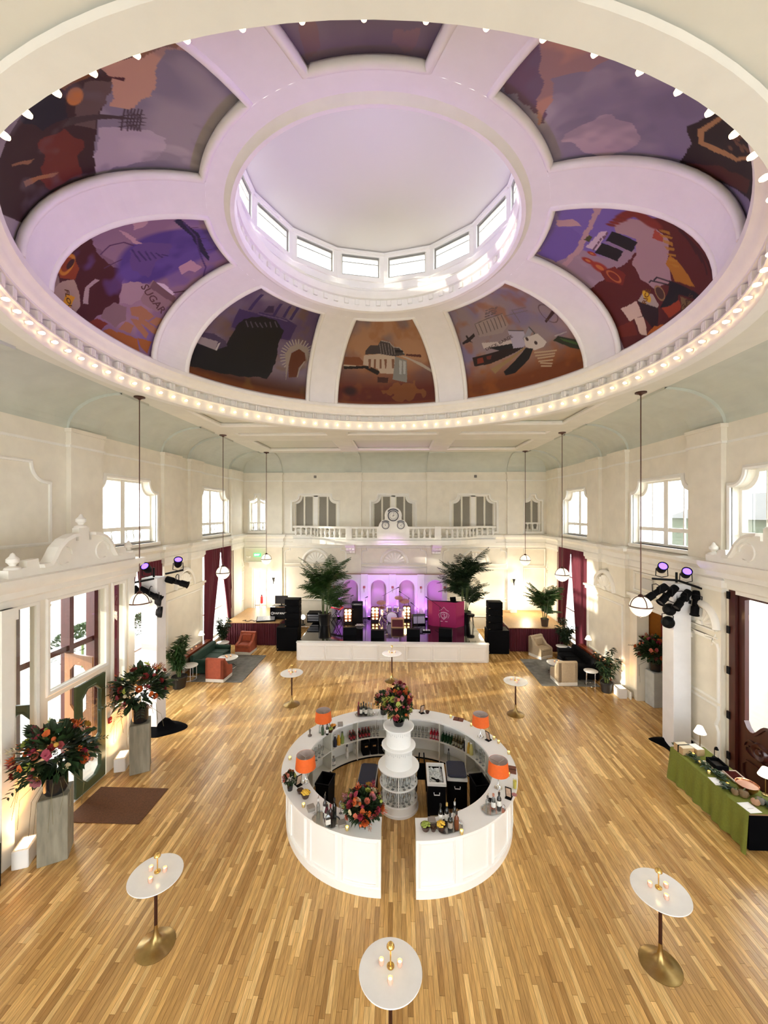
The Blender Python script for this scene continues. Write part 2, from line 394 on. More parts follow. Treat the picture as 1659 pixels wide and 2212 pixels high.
# alcove behind the right opening
AL1 = mat('orange_alcove_wall', (.62,.22,.03), .7, var=.1); AL2 = mat('red_alcove_wall', (.42,.045,.025), .7, var=.1)
b = M(); b.box(XR+.4,14.75,0,11.2,14.95,3.6); b.box(XR+.4,11.3,3.6,11.2,14.95,3.8); b.box(XR+.4,11.3,0,11.2,11.5,3.6); b.box(11.0,11.3,0,11.2,14.95,3.6); o = struct('wall_alcove_side', b, WHITE, 'cream side walls of the alcove off the right wall')
b = M(); b.box(9.36,14.65,0,9.74,14.75,3.6); o = struct('wall_alcove_orange', b, AL1, 'orange painted wall at the back of the right alcove')
b = M(); b.box(9.74,14.65,0,11.0,14.75,3.6); o = struct('wall_alcove_red', b, AL2, 'red painted wall at the back of the right alcove')
b = M(); b.box(XR+.3,11.3,-.06,11.2,14.95,-.004); struct('floor_alcove', b, SUBFLOOR, 'floor inside the right alcove')
# baseboards
BSE = [(0,0),(.035,0),(.035,.2),(.02,.25),(0,.25)]
for nm, segs, P in (('baseboard_right',[(14.2,14.5),(10.2,11.7),(3,7.5)],PR),('baseboard_left',[(14.5,14.55),(17.5,17.7)],PL)):
    b = M()
    for a, e in segs: b.mould([(a,.13),(e,.13)], BSE, False, lambda u,w,z,P=P: P(u,z,w))
    struct(nm, b, TRIM, 'white skirting along the %s wall' % nm.split('_')[1])
# ---- windows
GLS = glass_mat('window_glass', (.97,.99,1.0), .06)
SHU = mat('grey_woven_shutter', (.36,.33,.27), .8, var=.35, vscale=30, stretch=(1,1,14))
wn = [0]
def window(P, c, hw, z0, zt, label, trans=True, w=-.26, halves=2, balus=False, sub=True):
    wn[0] += 1; zs = zt-.4
    b = M(); L = win_loop(c, hw+.02, z0-.02, zs, zt+.02); b.plate([L, win_loop(c, hw+.02, z0-.02, zs, zt+.02, .09)[::-1]], w-.04, w+.06, P)
    f = b.build('window_%d' % wn[0], TRIM, None, smooth=0, kind='structure', label=label)
    b = M(); b.box(c-.1, z0, w-.05, c+.1, zt, w+.07, P); b.build('mullion', TRIM, f, smooth=0)
    zr = z0+.52
    if trans: b = M(); b.box(c-hw+.06, zr-.06, w-.04, c+hw-.06, zr+.06, w+.06, P); b.build('transom', TRIM, f, smooth=0)
    b = M(); b.box(c-hw-.08, z0-.1, -.3, c+hw+.08, z0, .12, P); b.build('window_sill', TRIM, f, smooth=0)
    for s in (-1,1):
        xa, xb = sorted((c+s*.1, c+s*(hw-.08))); xm = (xa+xb)/2
        if sub: b = M(); b.box(xm-.02, z0+.08, w-.02, xm+.02, zt-.05, w+.03, P); b.build('muntin', TRIM, f, smooth=0)
        for qa, qb in ((xa,xm),(xm,xb)) if sub else ((xa,xb),):
            for ra, rb in ((z0+.06,zr-.06),(zr+.06,zt-.04)) if trans else ((z0+.06,zt-.04),):
                b = M(); b.quad(P(qa,ra,w), P(qb,ra,w), P(qb,rb,w), P(qa,rb,w)); b.build('pane', GLS, f, smooth=0)
    return f
for c, h in RWIN: window(PR, c, h, 5.42, 7.50, 'tall scalloped window high on right wall, %s' % {18.88:'farthest from the viewer, above the red curtains',12.92:'middle one above the lighting tree',8.78:'nearest one above the dark wood door',4.9:'unseen one added for light beside the balcony'}[c])
LW = []
for c, h in LWIN: LW.append(window(PL, c, h, 5.42, 7.54, 'tall glaring scalloped window high on left wall, %s' % {18.9:'the far one above the red curtains',12.8:'the near one above the entrance screen'}[c], sub=False))
BAL = [(.055,0),(.055,.03),(.035,.05),(.03,.08),(.06,.16),(.062,.22),(.035,.33),(.028,.38),(.05,.41),(.05,.44)]
BALM = M().lathe([(r,z) for r,z in BAL], 10, cap=False).mesh('baluster', TRIM)
def balus(parent, loc, k=1.):
    o = bpy.data.objects.new('baluster', BALM); COL.objects.link(o); o.parent = parent; o.location = loc; o.scale = (k,k,k); return o
for f, c in zip(LW[:2], (18.9,12.8)):
    for s in (-1,1):
        for k in range(3): balus(f, PL(c+s*(.35+k*.36), 5.46, -.34), .95)
STILE = mat('cream_shutter_stile', (.80,.76,.64), .6)
def shutter_window(c, hw, zs, zt, label, n=2):
    wn[0] += 1
    b = M(); L = win_loop(c, hw+.02, 5.40, zs, zt+.02); b.plate([L, win_loop(c, hw+.02, 5.40, zs, zt+.02, .1)[::-1]], -.30, -.2, PB)
    f = b.build('window_%d' % wn[0], TRIM, None, smooth=0, kind='structure', label=label)
    if n > 1: b = M(); b.box(c-.12,5.42,-.3,c+.12,zt,-.2,PB); b.build('mullion', TRIM, f, smooth=0)
    sides = ((c-hw+.1,c-.14),(c+.14,c+hw-.1)) if n > 1 else ((c-hw+.06,c+hw-.06),)
    for xa, xb in sides:
        xm = (xa+xb)/2; b = M()
        for x in (xa,xm,xb): b.box(x-.045,5.5,-.31,x+.045,zt-.03,-.24,PB)
        b.box(xa,5.45,-.31,xb,5.56,-.24,PB); b.build('shutter_frame', STILE, f, smooth=0)
        for qa, qb in ((xa+.045,xm-.045),(xm+.045,xb-.045)):
            b = M(); n_ = 22
            for i in range(n_):
                z = 5.56+(zt-5.62)*i/n_; h = (zt-5.62)/n_
                b.add([PB(qa,z,-.27),PB(qb,z,-.27),PB(qb,z+h*.98,-.31),PB(qa,z+h*.98,-.31)], [(0,1,2,3)])
            b.box(qa,5.5,-.36,qb,zt,-.34,PB); b.build('shutter_louvre', SHU, f, smooth=0)  # solid panel behind the slats, added to stop sky light coming through
    return f
shutter_window(BW[0][0],1.29,7.05,7.43,'louvred balcony window left of the clocks on the back wall')
shutter_window(BW[1][0],1.22,7.05,7.43,'louvred balcony window behind the clocks on the back wall')
shutter_window(BW[2][0],1.24,7.05,7.43,'louvred balcony window right of the clocks on the back wall')
fR = shutter_window(7.88,.46,7.10,7.42,'narrow louvred window in the right corner of the back wall',1)
fL = window(PB,-7.6,.44,5.42,7.43,'narrow bright window in the left corner of the back wall',trans=False,sub=True)
for f, c in ((fR,7.88),(fL,-7.6)):
    b = M(); b.box(c-.42,5.84,-.16,c+.42,5.92,-.02,PB); b.build('rail', TRIM, f, smooth=0)
    for k in (-1,0,1): balus(f, PB(c+k*.27,5.42,-.09), .95)
# lower side windows (glass behind the curtains)
for P, a, e, z0, lab in ((PR,17.6,20.75,.35,'tall window behind the dark red curtains on the right wall'),(PL,17.75,20.85,.35,'tall window behind the far dark red curtains on the left wall'),(PL,11.7,14.5,.2,'tall window behind the dark red curtains beside the entrance screen')):
    wn[0] += 1; b = M(); b.plate([rect(a,z0,e,4.72), rect(a+.1,z0+.1,e-.1,4.62)[::-1]], -.34, -.24, P)
    f = b.build('window_%d' % wn[0], TRIM, None, smooth=0, kind='structure', label=lab)
    m_ = (a+e)/2
    b = M(); b.box(m_-.05,z0,-.34,m_+.05,4.72,-.24,P); b.build('mullion', TRIM, f, smooth=0)
    for zz in (1.7,3.3): b = M(); b.box(a+.05,zz-.03,-.33,e-.05,zz+.03,-.26,P); b.build('transom', TRIM, f, smooth=0)
    for xa, xb in ((a+.1,m_-.05),(m_+.05,e-.1)):
        for za, zb in ((z0+.1,1.67),(1.73,3.27),(3.33,4.62)): b = M(); b.quad(P(xa,za,-.3),P(xb,za,-.3),P(xb,zb,-.3),P(xa,zb,-.3)); b.build('pane', GLS, f, smooth=0)
# back door on the left of the stage, glazed double door
b = M(); b.plate([rect(-7.92,.62,-7.05,3.35), rect(-7.84,.62,-7.13,3.27)], -.3, -.1, PB); d1 = struct('door_1', b, TRIM, 'bright glazed stage door under the green exit light', 0)
for a, e in ((-7.84,-7.5),(-7.47,-7.13)):
    b = M(); b.plate([rect(a,.62,e,3.27), rect(a+.06,1.2,e-.06,3.15)[::-1], rect(a+.06,.72,e-.06,1.1)[::-1]], -.24, -.2, PB); lf = b.build('door_leaf', TRIM, d1, smooth=0)
    b = M(); b.quad(PB(a+.06,1.2,-.22),PB(e-.06,1.2,-.22),PB(e-.06,3.15,-.22),PB(a+.06,3.15,-.22)); b.build('pane', GLS, lf, smooth=0)
    b = M(); b.quad(PB(a+.06,.72,-.22),PB(e-.06,.72,-.22),PB(e-.06,1.1,-.22),PB(a+.06,1.1,-.22)); b.build('pane', GLS, lf, smooth=0)
# ---- cove, ribs, coffered ceiling
def cove_pt(t): a = t*pi/2; return (1.45*(1-cos(a)), ZT+(ZC-ZT)*sin(a))
NC = 12; C = [cove_pt(i/NC) for i in range(NC+1)]
b = M()
for i in range(NC):
    (w0,z0),(w1,z1) = C[i], C[i+1]
    b.quad((XL+w0,YN,z0),(XL+w1,YN,z1),(XL+w1,YB-w1,z1),(XL+w0,YB-w0,z0))
    b.quad((XR-w0,YN,z0),(XR-w1,YN,z1),(XR-w1,YB-w1,z1),(XR-w0,YB-w0,z0))
    b.quad((XL+w0,YB-w0,z0),(XL+w1,YB-w1,z1),(XR-w1,YB-w1,z1),(XR-w0,YB-w0,z0))
ceiling = struct('ceiling', b, COVE, 'coved sage and cream ceiling around the painted dome', 60)
def rib(P, a, e):
    b = M(); n = NC
    for i in range(n):
        (w0,z0),(w1,z1) = C[i], C[i+1]; p = .09
        A = [P(a,z0-p*.7,w0+p*.7),P(e,z0-p*.7,w0+p*.7),P(e,z1-p*.7,w1+p*.7),P(a,z1-p*.7,w1+p*.7)]
        Bq = [P(a,z0,w0-.02),P(e,z0,w0-.02),P(e,z1,w1-.02),P(a,z1,w1-.02)]
        b.quad(*A); b.quad(A[0],A[3],Bq[3],Bq[0]); b.quad(A[1],A[2],Bq[2],Bq[1])
    (w1,z1) = C[n]; p = .09; b.quad(P(a,z1-p*.7,w1+p*.7),P(e,z1-p*.7,w1+p*.7),P(e,z1+.02,w1+p*.7),P(a,z1+.02,w1+p*.7)); b.build('cove_rib', COVE, ceiling, smooth=0)
for a, e in PILS: rib(PR, a, e); rib(PL, a, e)
for a, e in PILB: rib(PB, a, e)
R0 = 6.38
def circ(r, n=96, cx=DX, cy=DY, rev=False):
    L = [(cx+r*cos(2*pi*i/n), cy+r*sin(2*pi*i/n)) for i in range(n)]
    return L[::-1] if rev else L
cof = []
XC = [(-6.2,-2.5),(-1.7,2.0),(2.85,6.35)]
for a, e in XC: cof += [rect(a,15.85,e,16.45), rect(a,17.65,e,20.5)]
def span(sx, sy):
    r = 6.95; xc, yc = (6.35 if sx > 0 else -6.2), (14.7 if sy > 0 else 3.1)
    dx, dy = xc-DX, yc-DY; a0 = math.acos(min(1,abs(dx)/r)); a1 = math.asin(min(1,abs(dy)/r))
    L = [(xc,yc)]
    for i in range(9):
        a = a0+(a1-a0)*i/8; L.append((DX+sx*r*cos(a), DY+sy*r*sin(a)))
    return L
for sx in (-1,1):
    for sy in (-1,1): cof.append(span(sx, sy))
b = M(); b.plate([[(XL+1.4,YN),(XR-1.4,YN),(XR-1.4,YB-1.4),(XL+1.4,YB-1.4)]]+cof+[circ(R0+.01)], ZC, ZC+.16, None, back=False)
b.build('ceiling_beams', CEIL, ceiling, smooth=0)
b = M()
for L in cof: b.plate([L], ZC+.15, ZC+.2)
b.build('coffer_panel', mat('pale_sage_coffer',(.70,.69,.58),.7), ceiling, smooth=0)
b = M()
for L in cof: 
    A = sum(L[i-1][0]*L[i][1]-L[i][0]*L[i-1][1] for i in range(len(L)))
    b.mould(L if A > 0 else L[::-1], [(0,ZC+.15),(.05,ZC+.12),(.07,ZC+.05),(0.0,ZC)], True, None)
b.build('coffer_moulding', TRIM, ceiling)
# ---- the painted dome: bulb ring, cornices, murals, lantern
Z0D, PHM = 10.48, radians(87.3)
def dome(az, t, off=0.):
    ph = t*PHM; r = 2.9+3.23*cos(ph); z = Z0D+2.02*sin(ph)
    nr, nz = cos(ph)/3.23, sin(ph)/2.02; l = hypot(nr, nz); r += off*nr/l; z += off*nz/l
    return (DX+r*sin(az), DY+r*cos(az), z), r
RIBS = [22.5, 71.5, 112.5, 158.5, 201.5, 247.5, 288.5, 337.5]
T1, HWR = .905, .45
def edge(k, t, side):
    r = 2.9+3.23*cos(t*PHM); return radians(RIBS[k % 8])+side*HWR/r+(2*pi if k >= 8 else 0)
def pan_az(k, t):   # panel k lies between rib k and rib k+1
    return edge(k, t, 1), edge(k+1, t, -1)
DOMEW = mat('white_dome_plaster', (.85,.83,.80), .6, var=.03, vscale=3)
b = M(); nt_ = 24
for k in range(8):
    for i in range(nt_):
        ta, tb = T1*i/nt_, T1*(i+1)/nt_
        for q in range(4):
            f0, f1 = -1+q*.5, -.5+q*.5
            b.quad(dome(edge(k,ta,f0),ta)[0], dome(edge(k,ta,f1),ta)[0], dome(edge(k,tb,f1),tb)[0], dome(edge(k,tb,f0),tb)[0])
        for sd in (-1,1): b.quad(dome(edge(k,ta,sd),ta)[0], dome(edge(k,tb,sd),tb)[0], dome(edge(k,tb,sd),tb,.11)[0], dome(edge(k,ta,sd),ta,.11)[0])
    a0, a1 = pan_az(k, T1)
    for i in range(10):
        x, y = a0+(a1-a0)*i/10, a0+(a1-a0)*(i+1)/10; b.quad(dome(x,T1)[0], dome(y,T1)[0], dome(y,T1,.11)[0], dome(x,T1,.11)[0])
for i in range(96):
    x, y = 2*pi*i/96, 2*pi*(i+1)/96
    for j in range(4):
        ta, tb = T1+(1-T1)*j/4, T1+(1-T1)*(j+1)/4; b.quad(dome(x,ta)[0], dome(y,ta)[0], dome(y,tb)[0], dome(x,tb)[0])
dome_o = struct('ceiling_dome', b, DOMEW, 'white ribbed dome with eight painted panels around a round lantern', 60)
for k in range(8):
    path = []
    for i in range(17): t = .005+(T1-.015)*i/16; path.append(dome(pan_az(k,t)[0]+.012, t, .03)[0])
    a0, a1 = pan_az(k, T1-.012)
    for i in range(1,16): path.append(dome(a0+.012+(a1-a0-.024)*i/16, T1-.01, .03)[0])
    for i in range(16,-1,-1): t = .005+(T1-.015)*i/16; path.append(dome(pan_az(k,t)[1]-.012, t, .03)[0])
    b = M().tube(path, .075, 8); b.build('panel_moulding', TRIM, dome_o, 60)
# ring cornice with bulbs and fluted dentils
b = M()
prof = [(R0+.25,ZC-.02),(R0+.22,ZC-.05),(R0,ZC-.05),(R0-.01,ZC-.03),(R0-.01,ZC+.24),(R0-.05,ZC+.26),(R0-.05,ZC+.29),(R0+.10,ZC+.30),(R0+.10,ZC+.48),(R0-.06,ZC+.50),(R0-.06,ZC+.54),(R0-.10,ZC+.58),(R0-.13,ZC+.60),(R0-.15,ZC+.66),(R0-.20,ZC+.72),(R0-.25,ZC+.74),(R0-.27,ZC+.80),(R0-.27,ZC+.84),(R0-.20,ZC+.90),(R0+.3,ZC+.90)]
b.lathe(prof, 144, (DX,DY,0), cap=False); ring = struct('trim_1', b, TRIM, 'round white cornice of the dome with dentils and a row of bare bulbs', 40)
dm = M(); 
for s in (-1,0,1): dm.bbox(-.02+s*.052, -.055, 0, .02+s*.052, .11, .17, .006)
dm.box(-.08,.0,.0,.08,.11,.17); dm_me = dm.mesh('dentil', TRIM, 0)
BULB = mat('lit_bulb_glass', (1,.8,.5), .1, emit=(1.0,.72,.36), estr=7)
bm_ = M().lathe([(0,-.062),(.018,-.055),(.029,-.03),(.031,-.01),(.024,.018),(.016,.04),(.014,.05)], 10).mesh('bulb', BULB, 60)
sk = M().lathe([(.03,.04),(.03,.066),(.02,.07),(.02,.04)], 10).mesh('socket', CHROME)
for i in range(96):
    a = 2*pi*(i+.5)/96; ca, sa = sin(a), cos(a)
    o = bpy.data.objects.new('dentil', dm_me); COL.objects.link(o); o.parent = ring; o.location = (DX+(R0+.0)*ca, DY+(R0+.0)*sa, ZC+.305); o.rotation_euler = (0,0,-a)
    o = bpy.data.objects.new('bulb', bm_); COL.objects.link(o); o.parent = ring; o.location = (DX+(R0-.07)*ca, DY+(R0-.07)*sa, ZC+.10); o.rotation_euler = (radians(-90), 0, -a)
    s_ = bpy.data.objects.new('socket', sk); COL.objects.link(s_); s_.parent = o
# inner cornice of the lantern
RI, ZI = 2.98, 12.44
b = M(); b.lathe([(RI+.42,ZI+.14),(RI+.14,ZI+.02),(RI+.1,ZI-.02),(RI+.02,ZI),(RI,ZI+.04),(RI-.02,ZI+.10),(RI-.02,ZI+.13),(RI+.03,ZI+.15),(RI+.05,ZI+.16),(RI+.05,ZI+.34),(RI-.02,ZI+.36),(RI-.05,ZI+.42),(RI-.07,ZI+.48),(RI-.07,ZI+.54),(RI+.0,ZI+.60),(RI+.1,ZI+.66),(RI+.1,ZI+.75)], 96, (DX,DY,0), cap=False)
ring2 = struct('trim_2', b, TRIM, 'inner white cornice with dentils around the round lantern', 40)
dm2 = M(); dm2.bbox(-.065,-.05,0,.065,.02,.15,.012)
for s in (-1,0,1): dm2.box(-.008+s*.035,-.056,.012,.008+s*.035,-.045,.138)
dm2 = dm2.mesh('dentil', TRIM, 0)
for i in range(60):
    a = 2*pi*(i+.5)/60; o = bpy.data.objects.new('dentil', dm2); COL.objects.link(o); o.parent = ring2
    o.location = (DX+(RI+.05)*sin(a), DY+(RI+.05)*cos(a), ZI+.175); o.rotation_euler = (0,0,-a)
# lantern drum: fourteen sides with a clerestory window in each, shallow cap
NS = 14; RD = 3.14; zb, z1, z2, zt = ZI+.70, 13.50, 14.10, 14.28
pts = [(DX+RD*sin(2*pi*i/NS), DY+RD*cos(2*pi*i/NS)) for i in range(NS)]
b = M(); fr = M()
for i in range(NS):
    p, q = Vector(pts[i]).to_3d(), Vector(pts[(i+1)%NS]).to_3d(); d = q-p; L = d.length; d.normalize(); n = Vector((d.y,-d.x,0))
    if n.dot(Vector((DX,DY,0))-p) < 0: n = -n
    PD = lambda u,v,w,p=p,d=d,n=n: tuple(p+d*u+n*w+Vector((0,0,v)))
    b.plate([rect(-.01,zb,L+.01,zt), rect(.12,z1,L-.12,z2)[::-1]], 0, -.12, PD)
    b.box(0,z1-.16,0,L,z1-.11,.05,PD); b.box(0,z2+.06,0,L,z2+.13,.05,PD)
    fr.plate([rect(.12,z1,L-.12,z2), rect(.17,z1+.05,L-.17,z2-.05)[::-1]], -.10, -.05, PD); fr.box(.17,z2-.2,-.09,L-.17,z2-.18,-.06,PD)
drum = struct('ceiling_lantern', b, DOMEW, 'white lantern drum with a ring of clerestory windows and shallow cap', 0)
FRO = glass_mat('frosted_lantern_glass', (.45,.45,.45), .05)
fr.build('clerestory_frame', TRIM, drum, 0)
for i in range(NS):
    p, q = Vector(pts[i]).to_3d(), Vector(pts[(i+1)%NS]).to_3d(); d = (q-p); L = d.length; d.normalize()
    A, B_ = p+d*.15, q-d*.15
    M().quad((A.x,A.y,z1),(B_.x,B_.y,z1),(B_.x,B_.y,z2),(A.x,A.y,z2)).build('pane', FRO, drum, 0)
b = M(); b.lathe([(RD+.1,zt-.02),(2.9,zt+.30),(2.3,zt+.62),(1.5,zt+.86),(.7,zt+.97),(0,zt+1.0)], 56, (DX,DY,0)); b.build('cap', mat('grey_white_cap',(.68,.66,.64),.7), drum, 60)
# ---- murals: painted colour laid out in panel coordinates (u across, v from ring to lantern)
import numpy as np
MUR = mat('mural_paint', (.5,.4,.35), .75, attr='paint')
class Canvas:
    def __init__(s, W, H, seed):
        s.W, s.H = W, H; s.u, s.v = np.meshgrid(np.linspace(0,1,W), np.linspace(0,1,H)); s.a = np.zeros((H,W,3)); s.rng = np.random.default_rng(seed)
    def noise(s, n=4, oct=3):
        out = np.zeros((s.H,s.W)); amp = 1.; tot = 0
        for o in range(oct):
            g = s.rng.random((n+2,n+2)); x = s.u*n; y = s.v*n; i = x.astype(int); j = y.astype(int); fx = x-i; fy = y-j
            fx = fx*fx*(3-2*fx); fy = fy*fy*(3-2*fy)
            out += amp*((g[j,i]*(1-fx)+g[j,i+1]*fx)*(1-fy)+(g[j+1,i]*(1-fx)+g[j+1,i+1]*fx)*fy); tot += amp; amp *= .5; n *= 2
        return out/tot
    def fill(s, c): s.a[:] = c
    def mix(s, m, c): m = np.clip(m,0,1)[...,None]; s.a = s.a*(1-m)+np.array(c)*m
    def grad(s, v0, v1, c, axis='v'): x = s.v if axis == 'v' else s.u; s.mix((x-v0)/(v1-v0), c)
    def cloud(s, c, lo=.45, hi=.65, n=4, k=1., oct=3): s.mix(np.clip((s.noise(n,oct)-lo)/(hi-lo),0,1)*k, c)
    def poly(s, P, c, k=1., wob=0.):
        u, v = s.u, s.v
        if wob: u = u+(s.noise(14,2)-.5)*wob; v = v+(s.noise(14,2)-.5)*wob
        ins = np.zeros(u.shape, bool); n = len(P)
        for i in range(n):
            (x0,y0),(x1,y1) = P[i-1], P[i]
            if y0 == y1: continue
            ins ^= ((y0 > v) != (y1 > v)) & (u < (x1-x0)*(v-y0)/(y1-y0)+x0)
        s.mix(ins*k, c)
    def ell(s, cx, cy, rx, ry, c, k=1., soft=.15): d = np.sqrt(((s.u-cx)/rx)**2+((s.v-cy)/ry)**2); s.mix(np.clip((1-d)/soft,0,1)*k, c)
    def ring(s, cx, cy, rx, ry, w, c, k=1.): d = np.abs(np.sqrt(((s.u-cx)/rx)**2+((s.v-cy)/ry)**2)-1); s.mix(np.clip((w-d)/w*2,0,1)*k, c)
    def line(s, P, w, c, k=1.):
        for (x0,y0),(x1,y1) in zip(P, P[1:]):
            dx, dy = x1-x0, y1-y0; l2 = dx*dx+dy*dy+1e-12; t = np.clip(((s.u-x0)*dx+(s.v-y0)*dy)/l2,0,1)
            d = np.hypot(s.u-x0-t*dx, s.v-y0-t*dy); s.mix(np.clip((w-d)/(w*.5),0,1)*k, c)
MURAL_DRAW = {}
def mural_pt(k, u, v, off=.11):
    t = .004+(T1-.006)*v; a0, a1 = pan_az(k, t); return dome(a0+(a1-a0)*u, t, off)[0]
def make_mural(k, label, draw, W=250, H=190):
    cv = Canvas(W, H, 11+k); draw(cv); vs = [mural_pt(k, u, v) for u, v in zip(cv.u.ravel(), cv.v.ravel())]
    fs = [(j*W+i, j*W+i+1, (j+1)*W+i+1, (j+1)*W+i) for j in range(H-1) for i in range(W-1)]
    me = bpy.data.meshes.new('mural'); me.from_pydata(vs, [], fs); me.materials.append(MUR)
    at = me.color_attributes.new('paint', 'FLOAT_COLOR', 'POINT'); c = np.ones((H*W,4), np.float32); c[:,:3] = {2:1.5,4:1.45,3:1.3,0:1.25,1:1.15,5:1.1,7:1.1}.get(k,1.0)*np.clip(cv.a,0,1).reshape(-1,3)**1.3
    at.data.foreach_set('color', c.ravel()); me.shade_smooth()
    o = bpy.data.objects.new('mural', me); COL.objects.link(o); o.parent = dome_o; o['label'] = label; return o
def mural_text(k, txt, u, v, size, ang, c, name='lettering'):
    # words painted on the panel, laid on its curve; size is in metres, ang in degrees across the panel
    b = text_mesh(txt, size, 0., bold=True); r = dome(0, .004+(T1-.006)*v)[1]; a0, a1 = pan_az(k, v*T1); wu = r*(a1-a0); hv = 4.45
    ca, sa = cos(radians(ang)), sin(radians(ang)); out = M()
    out.add([mural_pt(k, u+(x*ca-y*sa)/wu, v+(x*sa+y*ca)/hv, .104) for x, y, z in b.v], b.f)
    return out.build(name, mat('mural_letter_%s' % txt.lower().replace(' ','_'), c, .8), dome_o, 0)
def draw_mural_7(c):
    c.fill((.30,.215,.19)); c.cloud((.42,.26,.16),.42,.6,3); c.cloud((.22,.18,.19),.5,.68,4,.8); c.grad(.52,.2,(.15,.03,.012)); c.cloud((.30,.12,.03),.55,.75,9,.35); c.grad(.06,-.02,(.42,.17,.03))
    c.poly([(0.06,0.54),(0.21,0.55),(0.29,0.47),(0.06,0.44)], (.24,.10,.05))
    c.poly([(0.06,0.44),(0.31,0.46),(0.44,0.4),(0.41,0.36),(0.28,0.43),(0.07,0.41)], (.02,.012,.01))
    c.poly([(0.06,0.46),(0.18,0.46),(0.19,0.45),(0.06,0.44)], (.5,.42,.33))
    c.poly([(0.26,0.57),(0.43,0.59),(0.6,0.56),(0.58,0.37),(0.44,0.38),(0.41,0.43),(0.26,0.47)], (.50,.42,.34))
    c.poly([(0.6,0.56),(0.72,0.51),(0.7,0.27),(0.56,0.31)], (.27,.27,.25))
    c.poly([(0.31,0.53),(0.34,0.53),(0.34,0.43),(0.32,0.43)], (.25,.14,.09))
    c.poly([(0.37,0.53),(0.39,0.53),(0.39,0.43),(0.37,0.43)], (.25,.14,.09))
    c.poly([(0.43,0.53),(0.45,0.53),(0.45,0.43),(0.43,0.43)], (.25,.14,.09))
    c.poly([(0.48,0.53),(0.51,0.53),(0.5,0.43),(0.49,0.43)], (.25,.14,.09))
    c.poly([(0.56,0.53),(0.59,0.53),(0.58,0.43),(0.56,0.43)], (.25,.14,.09))
    c.poly([(0.64,0.52),(0.67,0.51),(0.65,0.36),(0.63,0.37)], (.42,.43,.42))
    c.poly([(0.68,0.51),(0.71,0.5),(0.69,0.36),(0.67,0.37)], (.42,.43,.42))
    c.poly([(0.27,0.58),(0.27,0.62),(0.32,0.68),(0.41,0.68),(0.44,0.73),(0.54,0.72),(0.58,0.67),(0.66,0.65),(0.7,0.6),(0.71,0.57),(0.6,0.56),(0.43,0.59)], (.09,.075,.075))
    c.line([(0.43,0.7),(0.45,0.58)], 0.004, (.3,.27,.25))
    c.line([(0.46,0.7),(0.48,0.58)], 0.004, (.3,.27,.25))
    c.line([(0.49,0.7),(0.51,0.58)], 0.004, (.3,.27,.25))
    c.line([(0.53,0.7),(0.54,0.58)], 0.004, (.3,.27,.25))
    c.line([(0.56,0.7),(0.57,0.58)], 0.004, (.3,.27,.25))
    c.line([(0.59,0.7),(0.6,0.58)], 0.004, (.3,.27,.25))
    c.line([(0.45,0.73),(0.55,0.71),(0.59,0.66),(0.66,0.65),(0.7,0.59)], 0.006, (.40,.37,.33))
    c.poly([(0.6,0.63),(0.69,0.62),(0.7,0.6),(0.61,0.6)], (.02,.02,.02))
    c.poly([(0.64,0.57),(0.72,0.55),(0.87,0.47),(0.99,0.36),(0.99,0.33),(0.88,0.42),(0.76,0.51)], (.45,.40,.34))
    c.poly([(0.72,0.58),(0.88,0.56),(0.88,0.53),(0.72,0.56)], (.13,.05,.04))
    c.poly([(0.41,0.34),(0.52,0.33),(0.51,0.27),(0.41,0.28)], (.08,.03,.02))
    c.ell(.15,.17,.09,.07,(.05,.01,.008),1,.6); c.poly([(.45,.2),(.8,.3),(.85,.1),(.6,.05)],(.34,.17,.04),.45,.12)
make_mural(7, 'painted panel of a pale ruin with broken trusses on dark red ground, straight below the lantern', draw_mural_7)
